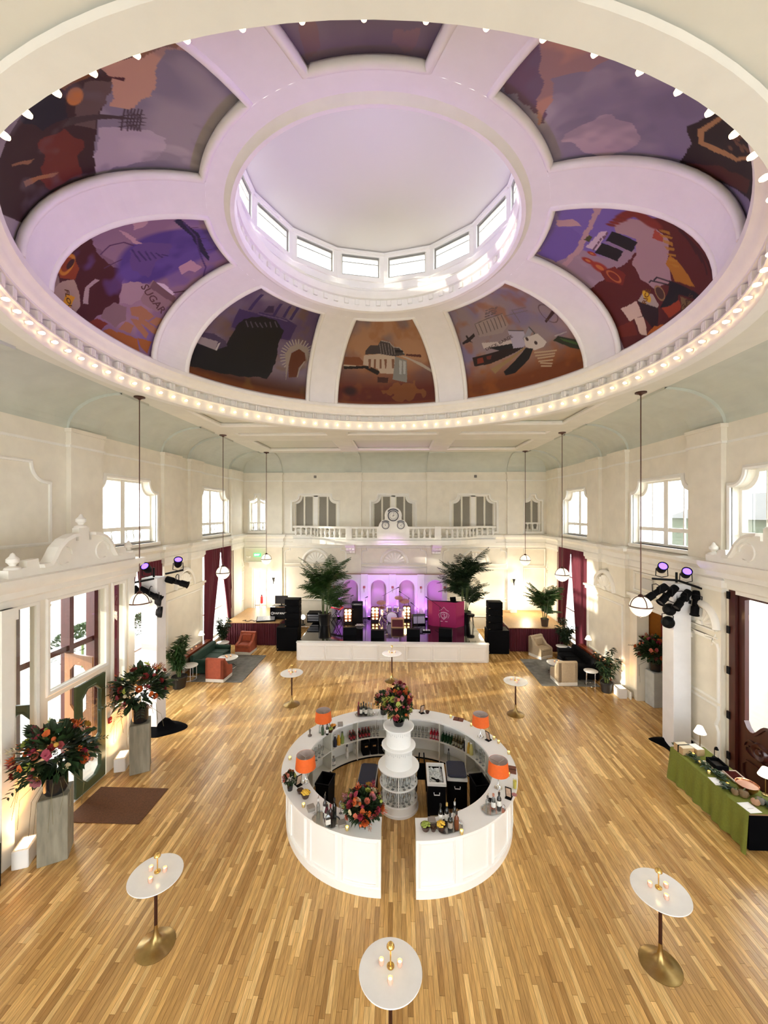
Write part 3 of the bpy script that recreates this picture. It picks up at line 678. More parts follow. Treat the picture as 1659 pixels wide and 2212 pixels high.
def draw_mural_6(c):
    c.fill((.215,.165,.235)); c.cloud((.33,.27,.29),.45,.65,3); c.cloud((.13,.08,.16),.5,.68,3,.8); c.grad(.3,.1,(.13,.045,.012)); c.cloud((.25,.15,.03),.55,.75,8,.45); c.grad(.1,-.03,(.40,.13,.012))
    c.poly([(0.16,0.72),(0.34,0.75),(0.33,0.77),(0.62,0.8),(0.76,0.77),(0.75,0.61),(0.64,0.6),(0.22,0.55)], (.085,.05,.15))
    c.poly([(0.23,0.74),(0.26,0.75),(0.21,0.92),(0.18,0.91)], (.075,.045,.15))
    c.poly([(0.47,0.78),(0.5,0.79),(0.47,0.92),(0.44,0.91)], (.075,.045,.15))
    c.poly([(0.57,0.8),(0.6,0.8),(0.58,0.93),(0.55,0.93)], (.075,.045,.15))
    c.poly([(0.65,0.8),(0.68,0.8),(0.68,0.96),(0.64,0.96)], (.075,.045,.15))
    c.poly([(0.37,0.78),(0.36,0.85),(0.41,0.87),(0.46,0.81)], (.07,.04,.10))
    c.poly([(0.26,0.66),(0.37,0.74),(0.54,0.75),(0.65,0.69),(0.68,0.45),(0.68,0.27),(0.64,0.18),(0.28,0.12),(-0.02,0.08),(0.03,0.3),(0.26,0.4),(0.25,0.58)], (.008,.006,.008),1,.03)
    c.line([(0.29,0.65),(0.34,0.61)], 0.005, (.16,.13,.18))
    c.line([(0.33,0.66),(0.38,0.62)], 0.005, (.16,.13,.18))
    c.line([(0.37,0.67),(0.42,0.64)], 0.005, (.16,.13,.18))
    c.line([(0.41,0.68),(0.46,0.65)], 0.005, (.16,.13,.18))
    c.line([(0.45,0.7),(0.49,0.67)], 0.005, (.16,.13,.18))
    c.line([(0.49,0.72),(0.53,0.68)], 0.005, (.16,.13,.18))
    c.line([(0.53,0.74),(0.58,0.7)], 0.005, (.16,.13,.18))
    c.line([(0.34,0.75),(0.55,0.78),(0.64,0.78)], 0.006, (.2,.15,.25))
    c.poly([(0.02,0.4),(0.13,0.44),(0.24,0.42),(0.27,0.38),(0.21,0.32),(0.02,0.3)], (.10,.07,.13))
    c.poly([(0.04,0.37),(0.19,0.39),(0.2,0.31),(0.05,0.31)], (.36,.31,.33))
    c.poly([(0.2,0.38),(0.21,0.39),(0.21,0.31),(0.2,0.31)], (.55,.5,.5))
    c.poly([(0.0,0.37),(0.03,0.38),(0.04,0.31),(0.02,0.31)], (.4,.36,.38))
    c.line([(0.97,0.46),(1.01,0.45)], 0.006, (.46,.41,.36))
    c.line([(0.97,0.48),(1.01,0.48)], 0.006, (.46,.41,.36))
    c.line([(0.96,0.51),(1.01,0.52)], 0.006, (.46,.41,.36))
    c.line([(0.96,0.53),(1.0,0.55)], 0.006, (.46,.41,.36))
    c.line([(0.94,0.55),(0.98,0.58)], 0.006, (.46,.41,.36))
    c.line([(0.93,0.57),(0.96,0.6)], 0.006, (.46,.41,.36))
    c.line([(0.91,0.58),(0.93,0.62)], 0.006, (.46,.41,.36))
    c.line([(0.89,0.59),(0.9,0.64)], 0.006, (.46,.41,.36))
    c.line([(0.86,0.6),(0.87,0.64)], 0.006, (.46,.41,.36))
    c.line([(0.84,0.6),(0.83,0.64)], 0.006, (.46,.41,.36))
    c.line([(0.82,0.59),(0.8,0.63)], 0.006, (.46,.41,.36))
    c.line([(0.8,0.58),(0.77,0.62)], 0.006, (.46,.41,.36))
    c.line([(0.78,0.57),(0.75,0.6)], 0.006, (.46,.41,.36))
    c.line([(0.77,0.55),(0.73,0.58)], 0.006, (.46,.41,.36))
    c.line([(0.76,0.53),(0.72,0.55)], 0.006, (.46,.41,.36))
    c.line([(0.75,0.51),(0.71,0.52)], 0.006, (.46,.41,.36))
    c.line([(0.75,0.48),(0.71,0.49)], 0.006, (.46,.41,.36))
    c.line([(0.75,0.46),(0.71,0.45)], 0.006, (.46,.41,.36))
    c.line([(0.76,0.44),(0.72,0.42)], 0.006, (.46,.41,.36))
    c.line([(0.77,0.41),(0.73,0.39)], 0.006, (.46,.41,.36))
    c.line([(0.78,0.39),(0.75,0.36)], 0.006, (.46,.41,.36))
    c.line([(0.79,0.38),(0.77,0.34)], 0.006, (.46,.41,.36))
    c.poly([(0.78,0.36),(0.75,0.47),(0.77,0.55),(0.84,0.6),(0.94,0.58),(0.96,0.5),(0.96,0.44),(0.92,0.52),(0.86,0.55),(0.8,0.5),(0.8,0.39),(0.8,0.2),(0.8,0.2)], (.36,.31,.27))
    c.poly([(0.8,0.38),(0.8,0.49),(0.86,0.55),(0.92,0.52),(0.94,0.45),(0.89,0.36),(0.89,0.26),(0.82,0.24)], (.17,.06,.025))
    c.line([(0.89,0.26),(0.9,0.35),(0.93,0.43)], 0.006, (.4,.36,.3))
make_mural(6, 'painted panel of a black tower, four purple smokestacks and a pale rayed arch', draw_mural_6)
def draw_mural_0(c):
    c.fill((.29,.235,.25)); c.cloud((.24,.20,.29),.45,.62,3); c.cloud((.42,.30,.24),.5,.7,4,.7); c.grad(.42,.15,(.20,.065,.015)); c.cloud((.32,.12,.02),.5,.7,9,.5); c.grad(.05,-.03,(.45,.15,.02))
    c.poly([(0.25,0.76),(0.36,0.76),(0.56,0.75),(0.54,0.64),(0.45,0.59),(0.23,0.62)], (.36,.30,.28),.6)
    c.line([(0.25,0.74),(0.24,0.64)], 0.005, (.15,.12,.12))
    c.line([(0.29,0.74),(0.28,0.64)], 0.005, (.15,.12,.12))
    c.line([(0.34,0.74),(0.32,0.64)], 0.005, (.15,.12,.12))
    c.line([(0.38,0.74),(0.36,0.64)], 0.005, (.15,.12,.12))
    c.line([(0.42,0.74),(0.4,0.64)], 0.005, (.15,.12,.12))
    c.line([(0.46,0.74),(0.43,0.64)], 0.005, (.15,.12,.12))
    c.line([(0.5,0.74),(0.47,0.64)], 0.005, (.15,.12,.12))
    c.line([(0.54,0.74),(0.51,0.64)], 0.005, (.15,.12,.12))
    c.line([(0.25,0.75),(0.4,0.76),(0.56,0.75)], 0.005, (.16,.13,.13))
    c.line([(0.44,0.83),(0.46,0.83)], 0.006, (.15,.12,.13))
    c.line([(0.48,0.83),(0.5,0.83)], 0.006, (.15,.12,.13))
    c.line([(0.51,0.83),(0.53,0.82)], 0.006, (.15,.12,.13))
    c.line([(0.55,0.82),(0.57,0.82)], 0.006, (.15,.12,.13))
    c.line([(0.42,0.81),(0.44,0.81)], 0.006, (.15,.12,.13))
    c.line([(0.46,0.81),(0.48,0.81)], 0.006, (.15,.12,.13))
    c.line([(0.49,0.81),(0.51,0.81)], 0.006, (.15,.12,.13))
    c.line([(0.53,0.81),(0.55,0.81)], 0.006, (.15,.12,.13))
    c.line([(0.41,0.8),(0.43,0.8)], 0.006, (.15,.12,.13))
    c.line([(0.44,0.8),(0.46,0.8)], 0.006, (.15,.12,.13))
    c.line([(0.48,0.8),(0.49,0.79)], 0.006, (.15,.12,.13))
    c.line([(0.51,0.8),(0.53,0.79)], 0.006, (.15,.12,.13))
    c.line([(0.39,0.78),(0.41,0.78)], 0.006, (.15,.12,.13))
    c.line([(0.42,0.78),(0.44,0.78)], 0.006, (.15,.12,.13))
    c.line([(0.46,0.78),(0.48,0.78)], 0.006, (.15,.12,.13))
    c.line([(0.49,0.78),(0.51,0.78)], 0.006, (.15,.12,.13))
    c.line([(0.56,0.72),(0.64,0.71),(0.77,0.68)], 0.004, (.2,.16,.17))
    c.line([(0.66,0.74),(0.64,0.62)], 0.004, (.2,.16,.17))
    c.line([(0.66,0.74),(0.78,0.71)], 0.004, (.2,.16,.17))
    c.poly([(0.06,0.61),(0.2,0.67),(0.2,0.64),(0.14,0.61),(0.16,0.58),(0.13,0.6),(0.06,0.59)], (.035,.025,.03))
    c.line([(0.12,0.66),(0.13,0.61)], 0.012, (.035,.025,.03))
    c.poly([(0.23,0.56),(0.49,0.5),(0.49,0.47),(0.42,0.47),(0.23,0.5)], (.50,.44,.42))
    c.poly([(0.27,0.5),(0.48,0.47),(0.48,0.41),(0.4,0.41)], (.02,.02,.025))
    c.poly([(0.5,0.59),(0.62,0.54),(0.6,0.43),(0.53,0.39),(0.47,0.41)], (.40,.37,.45))
    c.poly([(0.58,0.48),(0.68,0.55),(0.69,0.51),(0.58,0.43)], (.30,.29,.33))
    c.line([(0.51,0.59),(0.62,0.54)], 0.005, (.05,.05,.06))
    c.line([(0.68,0.55),(0.69,0.48),(0.65,0.46)], 0.006, (.1,.1,.1))
    c.poly([(0.59,0.48),(0.71,0.47),(0.74,0.37),(0.7,0.34),(0.63,0.34),(0.57,0.4)], (.52,.47,.44))
    c.ell(0.66,0.4,0.013,0.02,(.08,.05,.05))
    c.ell(0.61,0.46,0.012,0.02,(.08,.05,.05))
    c.poly([(0.11,0.44),(0.41,0.44),(0.56,0.4),(0.47,0.38),(0.24,0.34),(0.11,0.35)], (.03,.015,.015))
    c.poly([(0.15,0.42),(0.2,0.42),(0.2,0.37),(0.14,0.37)], (.22,.05,.03))
    c.poly([(0.23,0.42),(0.28,0.42),(0.26,0.38),(0.23,0.39)], (.16,.04,.03))
    c.poly([(0.24,0.29),(0.56,0.4),(0.57,0.39),(0.35,0.29),(0.27,0.23)], (.30,.21,.11))
    c.poly([(0.34,0.23),(0.57,0.39),(0.62,0.36),(0.56,0.28),(0.43,0.19),(0.35,0.19)], (.012,.01,.012))
    c.line([(0.62,0.32),(0.78,0.27)], 0.008, (.45,.35,.24))
    c.line([(0.62,0.29),(0.76,0.25)], 0.008, (.45,.35,.24))
    c.line([(0.63,0.26),(0.75,0.23)], 0.008, (.45,.35,.24))
    c.line([(0.63,0.23),(0.73,0.2)], 0.008, (.45,.35,.24))
    c.line([(0.64,0.21),(0.72,0.17)], 0.008, (.45,.35,.24))
    c.line([(0.64,0.18),(0.71,0.15)], 0.008, (.45,.35,.24))
    c.poly([(0.79,0.36),(0.84,0.38),(1.0,0.24),(1.0,0.15),(0.89,0.24)], (.035,.045,.025))
    c.poly([(0.84,0.36),(0.98,0.23),(0.98,0.2),(0.86,0.32)], (.07,.13,.04))
    c.line([(0.82,0.39),(0.91,0.38)], 0.006, (.4,.36,.36))
    c.poly([(0.82,0.54),(0.96,0.6),(0.99,0.59),(0.94,0.56),(0.82,0.52)], (.07,.03,.03))
    c.ring(0.89,0.58,0.05,0.09,0.06,(.15,.1,.1))
make_mural(0, 'painted panel of barges, a pale block sketch and a small aeroplane', draw_mural_0)
mural_text(0, 'DECK BARGE', 0.38, 0.51, 0.17, 12, (.08,.05,.05))
def draw_mural_5(c):
    c.fill((.30,.19,.27)); c.cloud((.40,.27,.31),.45,.65,3); c.grad(.62,.3,(.11,.018,.016),'u') if 0 else None
    c.poly([(-0.11,-0.0),(0.04,0.46),(0.16,0.44),(0.45,0.46),(0.56,0.35),(0.62,0.24),(0.49,0.11),(0.44,-0.0),(0.17,-0.0)], (.10,.012,.012),1,.06)
    c.poly([(0.03,0.45),(0.05,0.56),(0.19,0.63),(0.33,0.62),(0.5,0.47),(0.38,0.43),(0.2,0.44)], (.30,.20,.26),.8,.05)
    c.ell(0.51,0.75,0.26,0.37,(.12,.07,.26))
    c.cloud((.20,.13,.36),.5,.65,6,.5)
    c.poly([(0.06,0.67),(0.07,0.75),(0.17,0.7),(0.18,0.64)], (.50,.34,.36),1,.03)
    c.poly([(0.13,0.58),(0.19,0.62),(0.33,0.65),(0.31,0.62)], (.50,.34,.36),1,.03)
    c.poly([(0.72,0.71),(0.7,0.8),(0.86,0.81),(0.87,0.76),(0.81,0.74),(0.81,0.69)], (.50,.33,.38),1,.02)
    c.poly([(0.35,0.55),(0.32,0.65),(0.42,0.78),(0.55,0.73),(0.57,0.62),(0.63,0.54),(0.49,0.52)], (.17,.10,.26),.9,.05)
    c.line([(0.34,0.58),(0.47,0.57)], 0.006, (.08,.045,.16))
    c.line([(0.38,0.6),(0.49,0.6)], 0.006, (.08,.045,.16))
    c.line([(0.41,0.63),(0.51,0.62)], 0.006, (.08,.045,.16))
    c.line([(0.44,0.65),(0.52,0.65)], 0.006, (.08,.045,.16))
    c.line([(0.47,0.67),(0.54,0.68)], 0.006, (.08,.045,.16))
    c.line([(0.51,0.69),(0.55,0.71)], 0.006, (.08,.045,.16))
    c.line([(0.24,0.43),(0.22,0.5),(0.25,0.57),(0.31,0.6)], 0.006, (.12,.05,.12))
    c.line([(0.34,0.39),(0.37,0.5)], 0.005, (.12,.05,.12))
    c.poly([(0.16,0.84),(0.13,0.87),(0.38,0.92),(0.77,0.89),(0.82,0.87),(0.71,0.87),(0.39,0.88)], (.025,.02,.07))
    c.line([(0.28,0.89),(0.28,0.93)], 0.004, (.1,.03,.06))
    c.line([(0.45,0.89),(0.47,0.94)], 0.004, (.1,.03,.06))
    c.line([(0.65,0.89),(0.67,0.93)], 0.004, (.1,.03,.06))
    c.line([(0.19,0.88),(0.42,0.9),(0.88,0.83),(0.99,0.76)], 0.006, (.10,.05,.18))
    c.poly([(0.03,0.2),(0.05,0.27),(0.14,0.3),(0.21,0.28),(0.23,0.21),(0.13,0.15)], (.30,.07,.01))
    c.ring(0.12,0.24,0.04,0.06,0.25,(.55,.26,.03))
    c.ell(0.14,0.26,0.02,0.04,(.07,.015,.01))
    c.poly([(-0.08,0.02),(-0.02,0.13),(0.06,0.18),(0.12,0.15),(0.16,0.07),(0.08,-0.0)], (.33,.25,.20),1,.02)
    c.poly([(0.11,0.06),(0.15,0.15),(0.23,0.21),(0.3,0.17),(0.34,0.09),(0.3,-0.0),(0.14,-0.0)], (.43,.33,.25),1,.02)
    c.poly([(0.21,0.1),(0.28,0.12),(0.26,0.02),(0.19,-0.0)], (.62,.36,.015))
    c.poly([(0.35,0.12),(0.32,0.21),(0.35,0.31),(0.38,0.32),(0.35,0.23),(0.39,0.14)], (.45,.35,.33),1,.02)
    c.poly([(0.52,0.39),(0.55,0.45),(0.69,0.5),(0.74,0.39),(0.69,0.32),(0.6,0.28)], (.42,.30,.33),1,.05)
    c.poly([(0.51,0.12),(0.52,0.2),(0.56,0.26),(0.67,0.29),(0.7,0.21),(0.65,0.11)], (.30,.20,.20),1,.03)
    c.poly([(0.68,0.54),(0.95,0.55),(0.97,0.49),(0.9,0.38),(0.76,0.37),(0.72,0.39)], (.34,.23,.24))
    c.poly([(0.69,0.54),(0.95,0.54),(0.97,0.5),(0.71,0.49)], (.22,.13,.14))
    c.poly([(0.71,0.54),(0.78,0.57),(0.92,0.56),(0.91,0.54)], (.66,.55,.6))
    c.line([(0.9,0.56),(0.97,0.62)], 0.006, (.1,.04,.05))
    c.poly([(0.69,0.3),(0.76,0.35),(0.9,0.34),(0.87,0.29),(0.73,0.26)], (.42,.22,.12),1,.015)
    c.poly([(0.73,0.23),(0.78,0.25),(0.92,0.2),(0.91,0.15),(0.78,0.2)], (.42,.22,.12),1,.015)
    c.poly([(0.77,0.29),(0.97,0.26),(0.97,0.22),(0.81,0.24)], (.42,.22,.12),1,.015)
    c.poly([(0.88,0.28),(0.92,0.35),(0.98,0.36),(0.95,0.28)], (.42,.22,.12),1,.015)
    c.poly([(0.67,0.11),(0.71,0.19),(0.78,0.2),(0.77,0.13)], (.42,.22,.12),1,.015)
    c.poly([(0.51,-0.0),(0.6,0.08),(0.74,0.08),(0.74,-0.0),(0.61,-0.0)], (.40,.16,.035),1,.02)
    c.poly([(0.66,0.09),(0.84,0.12),(0.88,-0.0),(0.76,-0.0)], (.40,.16,.035),1,.02)
    c.poly([(0.84,0.13),(0.96,0.15),(0.94,0.04),(0.88,0.07)], (.40,.16,.035),1,.02)
    c.poly([(0.4,-0.0),(0.49,0.1),(0.59,0.11),(0.51,-0.0)], (.25,.05,.015),1,.03)
make_mural(5, 'painted panel of loaves, sacks and a purple globe', draw_mural_5)
mural_text(5, 'SUGAR', 0.8, 0.44, 0.3, -20, (.10,.04,.04))
mural_text(5, 'FLOUR', 0.24, 0.06, 0.2, -62, (.1,.04,.0))
def draw_mural_1(c):
    c.fill((.36,.27,.30)); c.cloud((.22,.16,.38),.45,.55,4); c.cloud((.46,.36,.40),.55,.7,5,.6)
    c.poly([(0.09,0.96),(0.56,0.97),(0.58,0.86),(0.48,0.8),(0.22,0.79),(0.06,0.84)], (.20,.14,.36),1,.04)
    c.poly([(0.85,0.97),(0.9,0.79),(0.66,0.81),(0.7,0.86),(0.7,0.95)], (.22,.16,.38),1,.04)
    c.poly([(0.69,0.95),(0.71,0.88),(0.63,0.84),(0.58,0.94)], (.48,.33,.32),1,.03)
    c.poly([(0.88,0.81),(0.91,0.77),(0.72,0.79),(0.55,0.78),(0.31,0.77),(0.07,0.78),(0.07,0.81),(0.31,0.8),(0.58,0.81)], (.46,.32,.32),1,.03)
    c.poly([(0.02,0.57),(0.2,0.55),(0.33,0.55),(0.45,0.52),(0.87,0.56),(0.93,0.47),(0.97,0.27),(1.05,-0.0),(0.74,-0.0),(0.47,-0.0),(0.07,-0.0),(0.02,0.15),(0.03,0.44)], (.135,.02,.012),1,.03)
    c.poly([(0.72,0.7),(0.82,0.63),(0.85,0.55),(0.8,0.47),(0.76,0.41),(0.64,0.34),(0.58,0.25),(0.44,0.29),(0.4,0.39),(0.45,0.49),(0.56,0.52),(0.66,0.56),(0.64,0.67)], (.40,.28,.28),1,.03)
    c.poly([(0.81,0.51),(0.79,0.45),(0.74,0.44),(0.72,0.5)], (.38,.09,.05),1,.04)
    c.poly([(0.63,0.35),(0.7,0.36),(0.7,0.25),(0.71,0.17),(0.72,0.11),(0.6,0.23)], (.42,.20,.015),1,.02)
    c.poly([(0.81,0.5),(0.84,0.44),(0.82,0.43),(0.8,0.48)], (.45,.25,.03),.8,.02)
    c.poly([(0.78,0.48),(0.81,0.41),(0.79,0.41),(0.77,0.45)], (.45,.25,.03),.8,.02)
    c.poly([(0.75,0.45),(0.78,0.39),(0.76,0.38),(0.74,0.43)], (.45,.25,.03),.8,.02)
    c.poly([(0.72,0.42),(0.76,0.37),(0.74,0.36),(0.71,0.4)], (.45,.25,.03),.8,.02)
    c.poly([(0.69,0.39),(0.73,0.34),(0.72,0.33),(0.69,0.37)], (.45,.25,.03),.8,.02)
    c.poly([(0.67,0.36),(0.71,0.31),(0.7,0.3),(0.66,0.34)], (.45,.25,.03),.8,.02)
    c.poly([(0.65,0.33),(0.69,0.28),(0.68,0.27),(0.65,0.3)], (.45,.25,.03),.8,.02)
    c.ell(0.71,0.71,0.018,0.03,(0.220,.045,.025),1,.4)
    c.ell(0.74,0.7,0.0192,0.032,(0.250,.045,.025),1,.4)
    c.ell(0.77,0.69,0.020399999999999998,0.034,(0.220,.045,.025),1,.4)
    c.ell(0.79,0.68,0.021599999999999998,0.036,(0.250,.045,.025),1,.4)
    c.ell(0.81,0.68,0.022799999999999997,0.038,(0.220,.045,.025),1,.4)
    c.ell(0.83,0.67,0.023999999999999997,0.04,(0.250,.045,.025),1,.4)
    c.ell(0.85,0.66,0.0252,0.041999999999999996,(0.220,.045,.025),1,.4)
    c.ell(0.86,0.65,0.0264,0.044,(0.250,.045,.025),1,.4)
    c.ell(0.87,0.64,0.0276,0.046,(0.220,.045,.025),1,.4)
    c.ell(0.88,0.63,0.0288,0.048,(0.250,.045,.025),1,.4)
    c.ell(0.87,0.61,0.03,0.05,(0.220,.045,.025),1,.4)
    c.ell(0.86,0.59,0.0312,0.052,(0.250,.045,.025),1,.4)
    c.ell(0.85,0.58,0.0324,0.054,(0.220,.045,.025),1,.4)
    c.ell(0.85,0.56,0.0336,0.056,(0.250,.045,.025),1,.4)
    c.ell(0.84,0.55,0.0348,0.057999999999999996,(0.220,.045,.025),1,.4)
    c.ell(0.83,0.53,0.036,0.06,(0.250,.045,.025),1,.4)
    c.line([(0.92,0.48),(0.86,0.31)], 0.008, (.075,.01,.008))
    c.line([(0.9,0.44),(0.84,0.25)], 0.008, (.075,.01,.008))
    c.line([(0.88,0.4),(0.84,0.19)], 0.008, (.075,.01,.008))
    c.line([(0.88,0.36),(0.84,0.11)], 0.008, (.075,.01,.008))
    c.line([(0.87,0.31),(0.88,0.02)], 0.008, (.075,.01,.008))
    c.poly([(0.65,0.69),(0.64,0.55),(0.54,0.54),(0.53,0.69)], (.010,.007,.01))
    c.poly([(0.5,0.7),(0.51,0.58),(0.4,0.57),(0.37,0.7)], (.010,.007,.01))
    c.poly([(0.51,0.7),(0.54,0.68),(0.53,0.58),(0.51,0.58)], (.30,.22,.32))
    c.poly([(0.39,0.76),(0.61,0.74),(0.64,0.71),(0.4,0.7)], (.55,.45,.48))
    c.poly([(0.47,0.79),(0.54,0.78),(0.53,0.76),(0.46,0.76)], (.10,.10,.03))
    c.poly([(0.39,0.72),(0.43,0.72),(0.42,0.71),(0.38,0.71)], (.2,.12,.15))
    c.poly([(0.43,0.72),(0.47,0.72),(0.46,0.71),(0.42,0.71)], (.2,.12,.15))
    c.poly([(0.48,0.72),(0.51,0.72),(0.5,0.71),(0.46,0.71)], (.2,.12,.15))
    c.poly([(0.52,0.72),(0.55,0.72),(0.54,0.71),(0.5,0.71)], (.2,.12,.15))
    c.poly([(0.56,0.72),(0.59,0.71),(0.58,0.7),(0.54,0.7)], (.2,.12,.15))
    c.poly([(0.6,0.71),(0.63,0.71),(0.62,0.7),(0.58,0.7)], (.2,.12,.15))
    c.ell(0.35,0.71,0.022,0.030799999999999998,(.34,.06,.03),1,.3)
    c.ell(0.35,0.71,0.0088,0.013199999999999998,(.5,.2,.06))
    c.ell(0.26,0.7,0.032,0.0448,(.34,.06,.03),1,.3)
    c.ell(0.26,0.7,0.0128,0.0192,(.5,.2,.06))
    c.ell(0.26,0.62,0.05,0.06999999999999999,(.34,.06,.03),1,.3)
    c.ell(0.26,0.62,0.020000000000000004,0.03,(.5,.2,.06))
    c.poly([(0.23,0.6),(0.35,0.56),(0.35,0.48),(0.27,0.44),(0.19,0.53)], (.22,.035,.015),1,.02)
    c.ring(0.27,0.52,0.03,0.05,0.2,(.45,.16,.06))
    c.poly([(0.13,0.32),(0.27,0.3),(0.26,0.19),(0.15,0.21)], (.60,.48,.38),1,.015)
    c.poly([(0.19,0.21),(0.26,0.18),(0.26,0.03),(0.2,0.09)], (.62,.50,.38),1,.02)
    c.poly([(0.28,0.3),(0.4,0.17),(0.37,0.09),(0.34,-0.0),(0.26,0.18)], (.035,.008,.008))
    c.poly([(0.28,0.3),(0.36,0.32),(0.41,0.27),(0.41,0.18),(0.39,0.17)], (.42,.36,.30),1,.015)
    c.ell(0.36,0.28,0.025,0.05,(.62,.42,.03))
    c.ell(0.46,0.24,0.035,0.06,(.10,.05,.03))
    c.ring(0.46,0.24,0.03,0.05,0.15,(.35,.22,.1))
    c.poly([(0.57,0.26),(0.75,0.03),(0.71,0.03),(0.58,0.15),(0.54,0.08),(0.41,0.16),(0.52,0.21)], (.012,.008,.008))
    c.line([(0.55,0.24),(0.46,0.34),(0.44,0.34)], 0.006, (.012,.008,.008))
    c.line([(0.57,0.25),(0.51,0.33),(0.48,0.33)], 0.006, (.012,.008,.008))
    c.poly([(0.59,0.13),(0.71,-0.0),(0.58,-0.0),(0.57,0.01)], (.25,.17,.07))
    c.poly([(0.41,0.15),(0.56,0.11),(0.57,0.05),(0.46,0.06)], (.36,.07,.015),1,.03)
    c.poly([(0.02,0.22),(0.17,0.2),(0.18,0.08),(0.04,0.13)], (.20,.035,.012))
    c.poly([(0.26,0.02),(0.34,0.06),(0.48,-0.0),(0.41,-0.0)], (.48,.17,.02),1,.04)
make_mural(1, 'painted panel of a dark red horn of plenty spilling goods', draw_mural_1)
mural_text(1, 'RICE', 0.36, 0.28, 0.2, 40, (.15,.05,.0))
mural_text(1, 'GAS', 0.63, 0.06, 0.24, 25, (.07,.03,.01))
def draw_mural_4(c):
    c.fill((.30,.27,.265)); c.cloud((.22,.20,.22),.45,.62,3); c.cloud((.40,.36,.34),.55,.7,5,.6)
    c.poly([(0.32,0.54),(-0.05,0.75),(-0.02,0.85),(0.14,0.72),(0.27,0.73),(0.38,0.77),(0.54,0.72),(0.56,0.64),(0.42,0.64)], (.42,.28,.19),1,.05)
    c.poly([(0.24,0.59),(-0.05,0.75),(-0.02,0.8),(0.15,0.72),(0.25,0.68)], (.24,.14,.07),1,.04)
    c.poly([(0.68,0.62),(0.67,0.79),(0.7,0.85),(0.89,0.83),(0.98,0.59)], (.42,.37,.37),.7,.05)
    c.poly([(0.81,0.06),(0.67,0.19),(0.57,0.32),(0.45,0.43),(0.31,0.56),(0.4,0.63),(0.68,0.62),(0.98,0.59),(1.0,0.43),(0.98,0.18)], (.05,.018,.014),1,.02)
    c.poly([(0.71,0.41),(0.67,0.49),(0.74,0.55),(0.97,0.54),(0.96,0.38),(0.83,0.38)], (.15,.03,.012),1,.06)
    c.poly([(0.44,0.55),(0.4,0.63),(0.56,0.63),(0.69,0.61),(0.66,0.54)], (.13,.09,.075),1,.04)
    c.poly([(0.45,0.44),(0.37,0.5),(0.31,0.56),(0.4,0.57),(0.47,0.49)], (.20,.09,.025),1,.04)
    c.ell(0.51,0.53,0.05,0.03,(.42,.20,.06))
    c.poly([(0.57,0.33),(0.49,0.4),(0.51,0.49),(0.62,0.51),(0.67,0.42)], (.012,.010,.02),1,.04)
    c.poly([(0.84,0.29),(0.89,0.45),(0.9,0.42),(0.87,0.29)], (.30,.16,.07),1,.02)
    c.poly([(0.73,0.25),(0.77,0.36),(0.78,0.34),(0.74,0.25)], (.25,.14,.07),1,.02)
    c.line([(0.55,0.7),(0.69,0.7)], 0.004, (.07,.045,.045))
    c.line([(0.55,0.71),(0.69,0.72)], 0.004, (.07,.045,.045))
    c.line([(0.54,0.72),(0.68,0.73)], 0.004, (.07,.045,.045))
    c.line([(0.54,0.73),(0.68,0.74)], 0.004, (.07,.045,.045))
    c.line([(0.53,0.74),(0.68,0.75)], 0.004, (.07,.045,.045))
    c.line([(0.53,0.75),(0.68,0.76)], 0.004, (.07,.045,.045))
    c.line([(0.6,0.69),(0.56,0.76)], 0.004, (.07,.045,.045))
    c.line([(0.62,0.69),(0.58,0.77)], 0.004, (.07,.045,.045))
    c.line([(0.64,0.69),(0.61,0.77)], 0.004, (.07,.045,.045))
    c.line([(0.67,0.69),(0.63,0.77)], 0.004, (.07,.045,.045))
    c.poly([(0.62,0.52),(0.6,0.63),(0.6,0.77),(0.63,0.63),(0.67,0.49)], (.07,.045,.04))
    c.poly([(0.4,0.58),(0.37,0.67),(0.39,0.67),(0.39,0.62)], (.09,.02,.02))
    c.poly([(0.28,0.6),(0.21,0.67),(0.24,0.67),(0.31,0.62)], (.05,.035,.03))
    c.cloud((.17,.155,.165),.56,.68,7,.4)
make_mural(4, 'painted panel with dark figures and nets against grey storm clouds', draw_mural_4)
